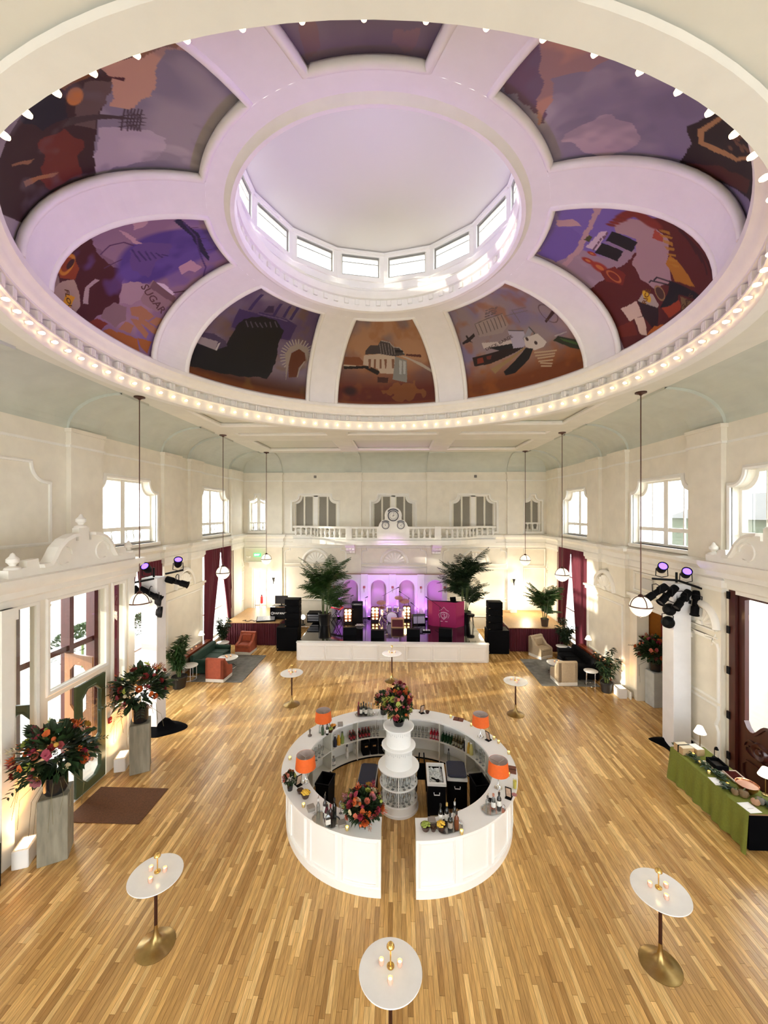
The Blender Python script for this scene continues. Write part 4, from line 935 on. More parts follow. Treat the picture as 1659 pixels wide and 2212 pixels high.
def draw_mural_2(c):
    c.fill((.275,.24,.275)); c.cloud((.21,.18,.235),.42,.6,3); c.cloud((.36,.32,.34),.55,.7,4,.7)
    c.poly([(1.01,0.97),(1.04,0.74),(0.92,0.8),(0.73,0.87),(0.43,0.96),(0.66,0.97)], (.17,.11,.15),1,.04)
    c.poly([(1.01,0.74),(0.73,0.61),(0.65,0.68),(0.63,0.77),(0.7,0.85),(0.55,0.91),(0.45,0.97),(0.64,0.94),(0.73,0.87),(0.89,0.83)], (.40,.245,.19),1,.04)
    c.poly([(0.27,0.92),(0.32,0.74),(0.25,0.68),(0.11,0.67),(-0.0,0.81),(0.16,0.9)], (.42,.33,.34),.8,.08)
    c.cloud((.16,.14,.19),.56,.7,6,.4)
    c.poly([(-0.04,0.54),(0.09,0.49),(0.23,0.49),(0.32,0.4),(0.42,0.34),(0.43,0.2),(0.31,0.04),(0.12,-0.0),(-0.0,0.37)], (.03,.014,.010),1,.03)
    c.poly([(0.22,0.46),(0.35,0.34),(0.35,0.26),(0.33,0.18),(0.31,0.11),(0.16,0.27),(0.14,0.38),(0.15,0.45)], (.33,.20,.09))
    c.poly([(0.22,0.43),(0.33,0.34),(0.32,0.27),(0.31,0.16),(0.29,0.14),(0.18,0.27),(0.17,0.37),(0.17,0.43)], (.03,.018,.012))
    c.ell(0.24,0.28,0.01,0.014,(.16,.09,.05))
    c.ell(0.24,0.26,0.01,0.014,(.16,.09,.05))
    c.ell(0.31,0.22,0.01,0.014,(.16,.09,.05))
    c.ell(0.2,0.31,0.01,0.014,(.16,.09,.05))
    c.ell(0.26,0.28,0.01,0.014,(.16,.09,.05))
    c.ell(0.33,0.15,0.01,0.014,(.16,.09,.05))
    c.ell(0.31,0.18,0.01,0.014,(.16,.09,.05))
    c.ell(0.3,0.22,0.01,0.014,(.16,.09,.05))
    c.ell(0.25,0.22,0.01,0.014,(.16,.09,.05))
    c.ell(0.25,0.24,0.01,0.014,(.16,.09,.05))
    c.ell(0.31,0.22,0.01,0.014,(.16,.09,.05))
    c.ell(0.29,0.2,0.01,0.014,(.16,.09,.05))
    c.ell(0.28,0.27,0.01,0.014,(.16,.09,.05))
    c.ell(0.31,0.18,0.01,0.014,(.16,.09,.05))
    c.ell(0.26,0.2,0.01,0.014,(.16,.09,.05))
    c.ell(0.26,0.2,0.01,0.014,(.16,.09,.05))
    c.ell(0.23,0.25,0.01,0.014,(.16,.09,.05))
    c.ell(0.23,0.25,0.01,0.014,(.16,.09,.05))
    c.ell(0.34,0.18,0.01,0.014,(.16,.09,.05))
    c.ell(0.25,0.3,0.01,0.014,(.16,.09,.05))
    c.ell(0.33,0.16,0.01,0.014,(.16,.09,.05))
    c.ell(0.29,0.22,0.01,0.014,(.16,.09,.05))
    c.poly([(0.02,0.5),(0.15,0.17),(0.08,0.16),(0.0,0.42)], (.085,.025,.012),1,.04)
make_mural(2, 'painted panel of lilac clouds with an open sack of beans', draw_mural_2)
def draw_mural_3(c):
    c.fill((.235,.205,.215)); c.cloud((.29,.25,.25),.45,.62,3)
    c.poly([(0.34,0.91),(0.14,0.89),(0.14,0.95),(0.22,0.98),(0.33,0.95)], (.34,.235,.20),1,.06)
    c.poly([(0.87,0.87),(0.76,0.87),(0.81,0.95),(0.92,0.98),(0.91,0.92)], (.32,.22,.17),1,.06)
    c.grad(.8,1.05,(.15,.10,.15))
make_mural(3, 'painted panel of plain dusk clouds above the lantern', draw_mural_3)
# ================================================================== STAGE
GLOSS = mat('black_gloss_deck', (.006,.006,.008), .06, coat=.3)
WINE = mat('burgundy_velvet', (.10,.005,.018), .75, sheen=.08, var=.25, vscale=5, stretch=(8,8,.6))
WOODD = mat('platform_oak', (.42,.24,.09), .45, var=.2, vscale=5, stretch=(8,1,1))
FOL = mat('palm_green', (.035,.085,.018), .45, var=.35, vscale=3)
FOLD = mat('dark_foliage', (.016,.04,.014), .45, var=.35, vscale=4)
STEMG = mat('green_stem', (.10,.14,.04), .5, var=.2)
POTB = mat('black_planter', (.015,.015,.016), .35)
SOIL = mat('potting_soil', (.03,.02,.012), .9, var=.3, vscale=30)
SZ = .75
st = thing('stage', 'black gloss stage deck behind the low white panelled front', 'stage', (0.1,20,0))
b = M(); b.bbox(-4.15,-2.2,.12,4.15,2.45,SZ,.01); b.build('deck', GLOSS, st, 0)
b = M(); 
for x in (-3.9,-1.3,1.3,3.9):
    for y in (-2,0,2.2): b.box(x-.04,y-.04,0,x+.04,y+.04,.15)
b.build('deck_legs', BLACKM, st, 0)['kind'] = 'stuff'
sf = thing('stage_fascia', 'long low white panelled fascia along the front of the stage', 'fascia', (0.12,17.6,0))
b = M(); b.plate([[(-4.2,-.04),(-4.1,-.14),(4.1,-.14),(4.2,-.04),(4.2,.12),(-4.2,.12)]], 0, .74); b.build('body', BARW, sf, 0)
b = M(); b.plate([[(-4.22,-.04),(-4.11,-.16),(4.11,-.16),(4.22,-.04),(4.22,.13),(-4.22,.13)]], .74, .78); b.build('cap', BARW, sf, 0)
PF = lambda u,v,w: (u,-.14-w,v)
for i in range(7):
    c = -3.5+i*7.0/6; b = M(); b.mould(rect(c-.5,.12,c+.5,.62)[::-1], [(0,0),(0,.02),(.02,.03),(.05,.03),(.07,.0)], True, PF); b.build('panel_frame', BARW, sf)
for z in (.32,.46): b = M(); b.lathe([(0,0),(.02,0),(.02,.015),(0,.018)], 10, P=lambda x,y,zz,z=z: (x-.03,-.14-zz,z+y)); b.build('brass_stud', BRASS, sf)
def pleat(x0, x1, y, z0, z1, n, amp, axis='x'):
    b = M(); k = n*6; top = []; bot = []
    for i in range(k+1):
        x = x0+(x1-x0)*i/k; a = amp*sin(2*pi*i/6)+amp*.4*sin(i*.71)
        top.append((x, y+a*.6, z1)); bot.append((x, y+a-.02, z0))
    vs = top+[( (t[0]+q[0])/2, (t[1]+q[1])/2, (z0+z1)/2) for t, q in zip(top,bot)]+bot; m = k+1
    if axis == 'y': vs = [(v[1],v[0],v[2]) for v in vs]
    return b.add(vs, [(r*m+i,r*m+i+1,(r+1)*m+i+1,(r+1)*m+i) for r in (0,1) for i in range(k)])
for x0, x1, yf, nm, lab in ((-8.12,-5.4,19.4,'left','oak topped side platform with burgundy velvet skirt below the stage door'),(5.55,8.28,18.95,'right','oak topped side platform with burgundy velvet skirt below the lone potted palm')):
    t = thing('stage_wing', lab, 'platform', ((x0+x1)/2, yf, 0)); h = (x1-x0)/2
    b = M(); b.bbox(-h+.02,.05,.98,h-.02,YB-yf-.16,1.08,.01); b.build('deck', WOODD, t, 0)
    b = M(); b.box(-h+.1,.3,0,h-.1,YB-yf-.2,.98); b.build('base', BLACK, t, 0)
    pleat(-h+.03, h-.03, 0, .01, 1.06, 30, .03).build('skirt', WINE, t)
    e = -h+.02 if nm == 'right' else h-.02
    pleat(.0, 2.0, e, .01, 1.06, 12, .025, 'y').build('side_skirt', WINE, t)
# backdrop with four arched niches
bd = thing('stage_backdrop', 'white stage set wall with four arched niches washed in violet light', 'backdrop', (-.1,21.9,SZ))
NI = [(-2.12,.42),(-.58,.42),(.96,.42),(2.48,.42)]
def arch_loop(c, h, z0, zs, n=12): return [(c-h,z0),(c+h,z0)]+arc(c, zs, h, 0, 180, n)
PBD = lambda u,v,w: (u,-w,v)
SETP = mat('white_set_paint', (.80,.77,.80), .6)
b = M(); b.plate([rect(-3.1,.02,3.12,2.34)]+[arch_loop(c,h,.02001+i*0,1.62)[::-1] for i,(c,h) in enumerate(NI)], 0, -.05, PBD); b.build('panel', SETP, bd, 0)
for c, h in NI:
    b = M(); L = arch_loop(c,h,.02,1.62); n = len(L)
    for i in range(1,n): 
        p, q = L[i], L[(i+1)%n]; b.quad(PBD(*p,0),PBD(*q,0),PBD(*q,-.38),PBD(*p,-.38))
    b.plate([L], -.38, -.4, PBD); b.build('niche', mat('lit_niche_pink',(.66,.50,.58),.7), bd, 40)  # pink tint puts some of the violet wash into the niche colour
    b = M(); b.mould(L[1:], [(0,0),(0,.02),(-.04,.03),(-.06,.01),(-.06,0)], False, PBD); b.build('arch_moulding', SETP, bd)
PX = [-2.98,-1.35,.19,1.72,3.0]
for x in PX:
    w = .19 if abs(x) < 2.5 else .14
    b = M(); b.bbox(x-w,-.16,.02,x+w,.05,2.36,.012); b.build('pilaster', SETP, bd, 0)
b = M(); b.box(-3.12,-.02,2.34,3.14,.1,2.38); b.build('top_rail', mat('raw_set_timber',(.3,.2,.12),.7), bd, 0)
CRIM = mat('crimson_lacquer', (.30,.02,.03), .4)
for i, x in enumerate(PX):
    t = thing('wall_sconce', ['small crimson wall sconce on the set pilaster at the far left behind the palm','small crimson wall sconce between the first and second niche','small crimson wall sconce between the two middle niches','small crimson wall sconce between the third and fourth niche','small crimson wall sconce on the set pilaster beside the tall dark palm'][i], 'sconce', (-.1+x,21.9-.165,SZ+1.68), group='sconces on the stage set')
    b = M(); b.bbox(-.06,-.03,-.06,.06,0,.06,.01); b.build('backplate', CRIM, t, 0)
    b = M(); b.lathe([(.0,-.03),(.035,-.03),(.045,.0),(.04,.03),(0,.03)],10,(0,-.06,0)); b.build('shade', mat('sconce_shade',(.5,.2,.15),.5), t)
    b = M(); b.tube([(0,-.03,-.06),(0,-.03,-.24)],.008,6); b.sphere((0,-.03,-.25),.018,8,6); b.build('drop', BRASS, t)
# purple uplights at the foot of the set
UPN = {-2.72:'first from the left',-1.62:'second from the left',-1.08:'third from the left',-.08:'fourth from the left',.46:'fourth from the right',1.45:'third from the right',2.0:'second from the right',2.74:'first from the right'}
for x in (-1.62,-1.08,-.08,.46,1.45,2.0,-2.72,2.74):
    t = thing('uplight', 'small black uplighter, %s along the foot of the stage set' % UPN[x], 'light', (-.1+x,21.9-.22,SZ), group='uplighters along the foot of the set')
    b = M(); b.bbox(-.07,-.05,0,.07,.05,.1,.01); b.build('housing', BLACK, t, 0)
    b = M(); b.box(-.055,-.035,.1,.055,.035,.105); b.build('lens', mat('violet_led_lens',(.5,.1,.9),.2,emit=(.55,.08,1.0),estr=8), t, 0)
    lamp('set_uplight', 'SPOT', (-.1+x,21.9-.26,SZ+.16), 55, (.62,.10,1.0), (-.1+x,21.95,SZ+1.9), .04, 70, .8)
lamp('stage_wash', 'SPOT', (0.1,18.6,7.2), 900, (.60,.22,1.0), (0.0,21.8,1.6), .3, 46, .7)
# palms
def frond(b, base, az, L, rise, droop, n=22, lw=.035, ll=.42, tilt=.55):
    pts = []
    for i in range(9):
        t = i/8; d = L*t; pts.append(Vector((base[0]+cos(az)*d*(.55+.45*t), base[1]+sin(az)*d*(.55+.45*t), base[2]+rise*L*t-droop*L*t*t)))
    b.tube(pts, [.012*(1-.8*i/8)+.003 for i in range(9)], 4)
    for i in range(n):
        t = .12+.86*i/(n-1); k = t*8; j = min(int(k),7); p = pts[j].lerp(pts[j+1], k-j); d = (pts[j+1]-pts[j]).normalized()
        sd = d.cross(Vector((0,0,1))); sd = sd.normalized() if sd.length > 1e-3 else Vector((1,0,0))
        l = ll*(sin(pi*min(1,.15+.85*t))**.7)*random.uniform(.85,1.1)*(1.1-.35*t)
        for s in (-1,1):
            e = (sd*s*.8+d*tilt+Vector((0,0,-.28-.2*random.random()))).normalized(); wv = d*lw
            m_ = p+e*l*.45+Vector((0,0,.02)); q = p+e*l
            b.add([p-wv*.3, p+wv*.3, m_+wv*.6, q, m_-wv*.6], [(0,1,2,4),(4,2,3)])
def planter(t, r, h, m=POTB, taper=.75):
    b = M(); b.lathe([(0,0),(r*taper,0),(r*.95,h*.85),(r,h*.9),(r,h),(r*.9,h),(r*.88,h*.92)],20,cap=False); b.build('planter', m, t)
    b = M(); b.lathe([(0,h*.93),(r*.9,h*.92)],20,cap=False); b.build('soil', SOIL, t)
def palm(label, loc, H, spread, nf, pot=(.3,.45), stems=5, ll=.42, m=FOL, potm=POTB, lean=(0,0), seed=1):
    random.seed(seed); t = thing('potted_palm', label, 'plant', loc); planter(t, *pot, potm)
    for s in range(stems):
        a = 2*pi*s/stems+random.random(); r0 = pot[0]*.35; h = H*(.22+.5*(s+.5)/stems); bx, by = r0*cos(a), r0*sin(a); tx, ty = bx+lean[0]*h+.10*cos(a), by+lean[1]*h+.10*sin(a)
        b = M(); b.tube([(bx,by,pot[1]*.9),((bx+tx)/2,(by+ty)/2,pot[1]+(h-pot[1])*.5),(tx,ty,h)], [.022,.017,.012], 6); b.build('stem', STEMG, t)
        for q in range(max(1,nf//stems)):
            az = a+random.uniform(-1.5,1.5); b = M(); L = spread*random.uniform(.75,1.1); up = random.uniform(.45,1.9)
            up = min(up, max(.3,(H-h)/L*1.5)); frond(b, (tx,ty,h-.02), az, L, up+.25, .55+.25*random.random(), 20, .04, ll); b.build('frond', m, t, 0)
    return t
palm('tall leafy potted palm left of the violet niches on the stage', (-3.35,20.35,SZ), 3.35, 1.25, 72, (.34,.62), 9, .5, lean=(.03,.0), seed=3)
palm('tall dark potted palm on the stage behind the magenta booth', (3.86,20.98,SZ), 3.7, 1.25, 72, (.32,.6), 8, .5, FOLD, seed=8)
palm('potted palm alone on the right platform lit from behind', (7.35,19.35,1.08), 2.0, .85, 40, (.19,.36), 5, .32, potm=mat('brown_planter',(.06,.035,.02),.6), seed=5)
# pa speakers
GRIL = mat('speaker_grille', (.005,.005,.006), .7, bump=.3, vscale=120, spec=.05)
def speaker(label, loc, w, d, h, name='loudspeaker', grp=None, cells=1):
    t = thing(name, label, 'speaker', loc, 0, grp)
    b = M(); b.bbox(-w/2,-d/2,0,w/2,d/2,h,.015); b.build('cabinet', BLACK, t, 0)
    b = M(); b.bbox(-w/2+.03,-d/2-.012,.03,w/2-.03,-d/2+.01,h-.03,.008); b.build('grille', GRIL, t, 0)
    for s in (-1,1):
        b = M(); b.box(s*w/2-.006,-d/2+.12,h*.45,s*w/2+.006,d/2-.12,h*.62); b.build('handle', BLACKM, t, 0)
    b = M(); b.box(-w/2+.03,-d/2-.016,h*.08,-w/2+.08,-d/2-.01,h*.08+.02); b.build('badge', CHROME, t, 0)
    return t
speaker('big black subwoofer on the floor at the left end of the white stage front', (-4.8,18.95,0), 1.0, .7, 1.1, 'subwoofer')
for k in range(4): speaker('black line array box left of the stage, %s on the subwoofer' % ['bottom one','second one up','third one up','top one'][k], (-4.6,18.95,1.105+k*.325), .68, .5, .315, 'line_array_box', 'left speaker column')
speaker('big black subwoofer on the floor at the right end of the white stage front', (4.98,18.9,0), .98, .7, 1.07, 'subwoofer')
for k in range(4): speaker('black line array box right of the stage, %s on the subwoofer' % ['bottom one','second one up','third one up','top one'][k], (4.87,18.9,1.075+k*.32), .66, .5, .31, 'line_array_box', 'right speaker column')
# amplifiers
SILV = mat('silver_grille_cloth', (.38,.38,.42), .7, var=.2, vscale=60)
a = thing('bass_cabinet', 'tall black bass cabinet on stage under the amplifier head', 'amplifier', (-1.74,20.95,SZ))
b = M(); b.bbox(-.28,-.2,0,.28,.2,.82,.02); b.build('cabinet', BLACK, a, 0)
b = M(); b.box(-.25,-.21,.05,.25,-.19,.78); b.build('grille', GRIL, a, 0)
b = M(); b.lathe([(0,0),(.03,0),(.03,.02),(0,.02)],10,P=lambda x,y,z: (x-.2,-.21-z,y+.72)); b.build('badge', CHROME, a)
a = thing('bass_amplifier', 'black amplifier head with knobs on top of the tall bass cabinet', 'amplifier', (-1.74,20.95,SZ+.82))
b = M(); b.bbox(-.28,-.18,0,.28,.18,.24,.02); b.build('case', BLACK, a, 0)
b = M(); b.box(-.25,-.19,.09,.25,-.175,.2); b.build('control_panel', mat('brushed_dark_panel',(.08,.08,.09),.3,metal=.8), a, 0)
for k in range(7): b = M(); b.lathe([(0,0),(.013,0),(.011,.02),(0,.02)],8,P=lambda x,y,z,k=k: (x-.2+k*.065,-.19-z,y+.145)); b.build('knob', CHROME, a)
TWEED = mat('tan_tweed', (.55,.33,.15), .7, var=.2, vscale=60)
a = thing('combo_amplifier', 'small tan tweed combo amplifier with dark red grille at the front of the drums', 'amplifier', (.36,19.95,SZ))
b = M(); b.plate([rect(-.32,0,.32,.46), rect(-.27,.05,.27,.41)[::-1]], -.02, .24, lambda u,v,w: (u,w,v)); b.build('case', TWEED, a, 0)
b = M(); b.box(-.27,.0,.05,.27,.02,.41); b.build('grille', mat('oxblood_grille',(.12,.015,.02),.7,var=.2,vscale=50), a, 0)
b = M(); b.tube([(-.08,.1,.46),(-.07,.1,.49),(.07,.1,.49),(.08,.1,.46)],.01,6); b.build('handle', BLACK, a)
a = thing('guitar_amplifier', 'black guitar amplifier with silver grille leaning back left of the magenta booth', 'amplifier', (1.45,20.6,SZ)); a.rotation_euler = (radians(-14),0,radians(8))
b = M(); b.bbox(-.34,-.12,0,.34,.12,.52,.015); b.build('case', BLACK, a, 0)
b = M(); b.box(-.29,-.13,.05,.29,-.115,.40); b.build('grille', SILV, a, 0)
b = M(); b.box(-.31,-.128,.42,.31,-.116,.49); b.build('control_panel', mat('black_control_strip',(.04,.04,.045),.3), a, 0)
b = M(); b.tube([(-.09,0,.52),(-.08,0,.555),(.08,0,.555),(.09,0,.52)],.01,6); b.build('handle', BLACK, a)
# blinders
LIT = mat('blinder_lamp', (1,.8,.4), .2, emit=(1.0,.62,.2), estr=9)
def blinder(label, loc, rz):
    t = thing('blinder_light', label, 'light', loc, rz, 'warm blinder lights on the stage')
    b = M(); b.bbox(-.2,-.07,.08,.2,.07,.78,.02); b.build('housing', mat('rusty_red_housing',(.14,.03,.015),.5), t, 0)
    b = M(); b.box(-.22,-.1,0,.22,.1,.04); b.tube([(-.22,0,.04),(-.22,0,.4)],.015,6); b.tube([(.22,0,.04),(.22,0,.4)],.015,6); b.build('bracket', BLACKM, t)
    for i in range(4):
        for s in (-1,1):
            b = M(); r = .078 if i > 1 else .055; b.lathe([(r,.0),(r+.012,.01),(r+.012,.03),(r,.035)],14,P=lambda x,y,z,i=i,s=s: (s*.095+x,-.075-z,.17+i*.165+y),cap=False); rm = b.build('lamp_rim', BLACKM, t)
            b = M(); b.lathe([(0,.02),(r*.7,.015),(r,0)],14,P=lambda x,y,z,i=i,s=s: (s*.095+x,-.075-z,.17+i*.165+y),cap=False); b.build('lamp', LIT, rm)
    return t
b1 = blinder('warm eight lamp blinder beside the tall bass cabinet', (-2.2,20.7,SZ), .1)
dup(b1, (-.82,21.1,SZ), .0, 'warm eight lamp blinder left of the drums'); dup(b1, (.85,21.35,SZ), -.1, 'warm eight lamp blinder half hidden behind the drums')
for x, y in ((-2.2,20.5),(-.72,20.9),(.75,21.0)): lamp('blinder_glow', 'POINT', (x,y-.1,SZ+.45), 12, (1,.62,.25), size=.15)
# drum kit
PEARL = mat('violet_pearl_shell', (.30,.22,.42), .2, coat=.5, var=.3, vscale=14); HEAD = mat('drum_head', (.75,.74,.78), .5); CYM = mat('cymbal_bronze', (.55,.40,.18), .3, metal=1)
dk = thing('drum_kit', 'small pearl drum kit with cymbals in the middle of the stage', 'drums', (.12,20.95,SZ))
def drum(nm, c, r, h, axis='z', tilt=0.):
    T = Matrix.Translation(c) @ (Matrix.Rotation(pi/2,4,'X') if axis == 'y' else Matrix.Rotation(tilt,4,'X'))
    b = M().merge(M().lathe([(r,0),(r,h)],22,cap=False), T); o = b.build(nm, PEARL, dk)
    for z in (0,h):
        M().merge(M().lathe([(r*.98,z-.012),(r+.014,z-.012),(r+.014,z+.012),(r*.98,z+.012)],22,cap=False), T).build('hoop', CHROME, o)
        M().merge(M().lathe([(0,z),(r,z)],22,cap=False), T).build('drum_head', HEAD, o)
drum('bass_drum', (-.05,.25,.3), .28, .4, 'y'); drum('floor_tom', (.42,.1,.28), .19, .36); drum('rack_tom', (-.2,.0,.62), .14, .2, tilt=.25); drum('rack_tom', (.16,.0,.62), .14, .2, tilt=.25); drum('snare_drum', (-.45,.15,.48), .17, .14)
for x, y, z in ((.42,.1,.28),(-.45,.15,.48)):
    b = M()
    for k in range(3): a_ = 2*pi*k/3; b.tube([(x+.16*cos(a_),y+.16*sin(a_),z),(x+.2*cos(a_),y+.2*sin(a_),0)],.01,6)
    b.build('drum_legs', CHROME, dk)['kind'] = 'stuff'
for x, y, z, r in ((-.62,.05,1.02,.24),(.60,.0,1.12,.26),(.3,.2,1.25,.22),(-.58,.0,.8,.17)):
    b = M(); b.tube([(x,y,.25),(x,y,z)],.011,6)
    for k in range(3): a_ = 2*pi*k/3; b.tube([(x,y,.3),(x+.24*cos(a_),y+.24*sin(a_),.01)],.009,5)
    sd = b.build('cymbal_stand', CHROME, dk)
    b = M(); b.merge(M().lathe([(0,.03),(.03,.025),(.05,.01),(r,-.012),(r,-.016),(.05,.005),(0,.02)],22), Matrix.Translation((x,y,z)) @ Matrix.Rotation(.3,4,'X')); b.build('cymbal', CYM, sd)
b = M(); b.cyl((-.05,.55,0),.15,.42,.5,16); b.tube([(-.05,.55,0),(-.05,.55,.44)],.02,6); b.build('throne', BLACK, dk)
# keyboards
def keyboard(label, loc, rz, red=False):
    t = thing('keyboard', label, 'keyboard', loc, rz, 'keyboards beside the left palm')
    T = Matrix.Translation((0,0,.78)) @ Matrix.Rotation(radians(14),4,'X')
    M().merge(M().bbox(-.5,-.17,0,.5,.17,.09,.012), T).build('case', mat('red_keyboard',(.45,.02,.05),.35) if red else BLACK, t, 0)
    M().merge(M().box(-.45,-.16,.09,.45,-.02,.1), T).build('white_keys', mat('ivory_keys',(.8,.8,.78),.3), t, 0)
    b = M()
    for k in range(25):
        if k % 7 not in (2,6): b.box(-.43+k*.034,-.11,.1,-.412+k*.034,-.02,.112)
    M().merge(b, T).build('black_keys', BLACK, t, 0)['kind'] = 'stuff'
    b = M()
    for s in (-1,1): b.tube([(s*.35,-.2,.0),(-s*.35,.15,.78)],.016,6); b.tube([(s*.35,.2,.0),(-s*.35,.12,.78)],.016,6)
    b.build('cross_stand', BLACKM, t)
    t.scale = (.8,.8,1)
keyboard('black keyboard on a cross stand below the first niche', (-2.95,21.38,SZ), -.5); keyboard('small red keyboard on a cross stand beside the bass cabinet', (-2.78,20.72,SZ), -.75, True)
def micstand(label, loc, rz, h, boom, name='microphone_stand'):
    t = thing(name, label, 'microphone', loc, rz, 'microphone stands on the stage')
    b = M(); b.tube([(0,0,.02),(0,0,h)],.012,6); b.build('pole', BLACKM, t)
    b = M()
    for k in range(3): a_ = 2*pi*k/3; b.tube([(0,0,.12),(.26*cos(a_),.26*sin(a_),.01)],.009,5)
    b.build('tripod', BLACKM, t)
    e = (boom*cos(.5), 0, h+boom*sin(.5)) if boom else (0,0,h+.1)
    if boom: b = M(); b.tube([(-.15*boom,0,h-.08*boom),e],.008,6); b.build('boom', BLACKM, t)
    b = M(); b.tube([(e[0]-.02,0,e[2]-.02),(e[0]+.1,0,e[2]+.04)],[.014,.022],8); b.sphere((e[0]+.11,0,e[2]+.045),.028,8,6); b.build('microphone', BLACK, t)
micstand('straight microphone stand between the first two niches', (-1.35,21.3,SZ), 0, 1.1, 0); micstand('boom microphone reaching over the drums from the left', (-.35,21.3,SZ), .05, 1.35, .75); micstand('boom microphone stand in front of the silver grilled amplifier', (1.35,20.1,SZ), 2.4, .95, .35); micstand('tall microphone stand in front of the magenta booth', (2.42,19.5,SZ), 2.6, 1.15, .75); micstand('short microphone stand at the left of the bass cabinet', (-2.1,21.2,SZ), 0, 1.2, 0); micstand('boom microphone stand right of the drums', (.95,21.35,SZ), 2.7, 1.2, .5)
def wedge(label, loc, rz):
    t = thing('stage_monitor', label, 'monitor', loc, rz, 'black stage monitors on the deck')
    b = M(); b.plate([[(-.22,0),(.22,0),(.22,.12),(.02,.36),(-.22,.36)]], -.3, .3, lambda u,v,w: (w,u,v)); b.build('cabinet', BLACK, t, 0)
    b = M(); b.quad((-.27,.035,.355),(.27,.035,.355),(.27,.225,.13),(-.27,.225,.13)); b.build('grille', GRIL, t, 0); return t
w0 = wedge('black stage monitor wedge near the left of the stage edge', (-1.9,18.9,SZ), .2); dup(w0, (-.55,18.5,SZ), .0, 'black stage monitor wedge left of the stage centre'); dup(w0, (1.1,18.7,SZ), -.1, 'black stage monitor wedge right of the stage centre'); dup(w0, (2.6,18.8,SZ), -.2, 'black stage monitor wedge below the magenta booth')
t = thing('pedal_board', 'small pedal board with white pedals before the booth', 'pedals', (1.75,19.4,SZ)); b = M(); b.bbox(-.2,-.12,0,.2,.12,.05,.008); b.build('board', BLACK, t, 0)
for k in range(3): b = M(); b.bbox(-.16+k*.12,-.08,.05,-.07+k*.12,.06,.09,.006); b.build('pedal', mat('white_pedal',(.7,.7,.72),.4), t, 0)
t = thing('cable_coil', 'white cable coiled on the stage in front of the bass cabinet', 'cable', (-1.55,20.2,SZ)); b = M(); b.tube([(.25*cos(i*.5)*(1-.02*i%3),.1*sin(i*.5),.012+.004*i) for i in range(26)],.011,5); b.build('coil', mat('white_cable',(.7,.7,.7),.5), t)
# magenta booth with crest
BOOTH = mat('magenta_booth_fabric', (.38,.008,.11), .6); CREST = mat('pale_crest_print', (.75,.45,.62), .6)
bt = thing('dj_booth', 'magenta folding booth front printed with a pale crest', 'booth', (2.75,20.25,SZ))
def panel3(p, q, nm):
    b = M(); p, q = Vector((*p,0)), Vector((*q,0)); d = (q-p).normalized(); n = Vector((d.y,-d.x,0))*.02; vs = []
    for a_ in (p,q):
        for z in (0,1.25):
            for s in (0,1): vs.append(a_+Vector((0,0,z))-n*s)
    b.add(vs, [(0,2,6,4),(1,5,7,3),(0,4,5,1),(2,3,7,6),(0,1,3,2),(4,6,7,5)]); b.build(nm, BOOTH, bt, 0)
panel3((-.82,.35),(-.64,.10),'side_panel'); panel3((-.64,.10),(.50,-.22),'front_panel'); panel3((.50,-.22),(.98,.18),'side_panel')
b = M(); b.plate([[(-.8,.37),(-.62,.12),(.5,-.2),(.95,.2)]], 1.2, 1.23); b.build('table_top', BLACK, bt, 0)
p, q = Vector((-.64,.10,0)), Vector((.50,-.22,0)); d = (q-p).normalized(); n = Vector((d.y,-d.x,0)); n = n if n.y < 0 else -n; cc = (p+q)/2
PC = lambda u,v,w: tuple(cc+d*u+n*(.024+w)+Vector((0,0,v)))
b = M(); sh = [(-.17,.72),(0,.76),(.17,.72),(.16,.52),(.0,.36),(-.16,.52)]
b.plate([sh, [(x*.82,.55+(y-.55)*.82) for x, y in sh][::-1]], 0, .003, PC)
b.mould([(-.08,.62),(-.02,.66),(.05,.64),(.0,.56),(.07,.52),(.02,.45),(-.06,.47)], [(-.012,0),(-.012,.003),(.012,.003),(.012,0)], False, PC)
b.mould([(-.24,.80),(-.12,.86),(0,1.0),(.12,.86),(.24,.80)], [(-.008,0),(-.008,.003),(.008,.003),(.008,0)], False, PC)
for s in (-1,1): b.mould([(s*.2,.7),(s*.26,.6),(s*.2,.45)], [(-.008,0),(-.008,.003),(.008,.003),(.008,0)], False, PC); b.plate([rect(s*.12-.06,.27,s*.12+.06,.30)],0,.003,PC)
b.build('crest', CREST, bt, 0)
t = thing('laptop', 'open laptop on top of the magenta booth', 'laptop', (3.2,20.3,SZ+1.23), .3); b = M(); b.bbox(-.16,-.11,0,.16,.11,.02,.004); b.build('keyboard_base', BLACK, t, 0); b = M(); b.obox((0,.13,.11),(.16,0,0),(0,.003,.01),(0,.03,.1)); b.build('screen', BLACK, t, 0)
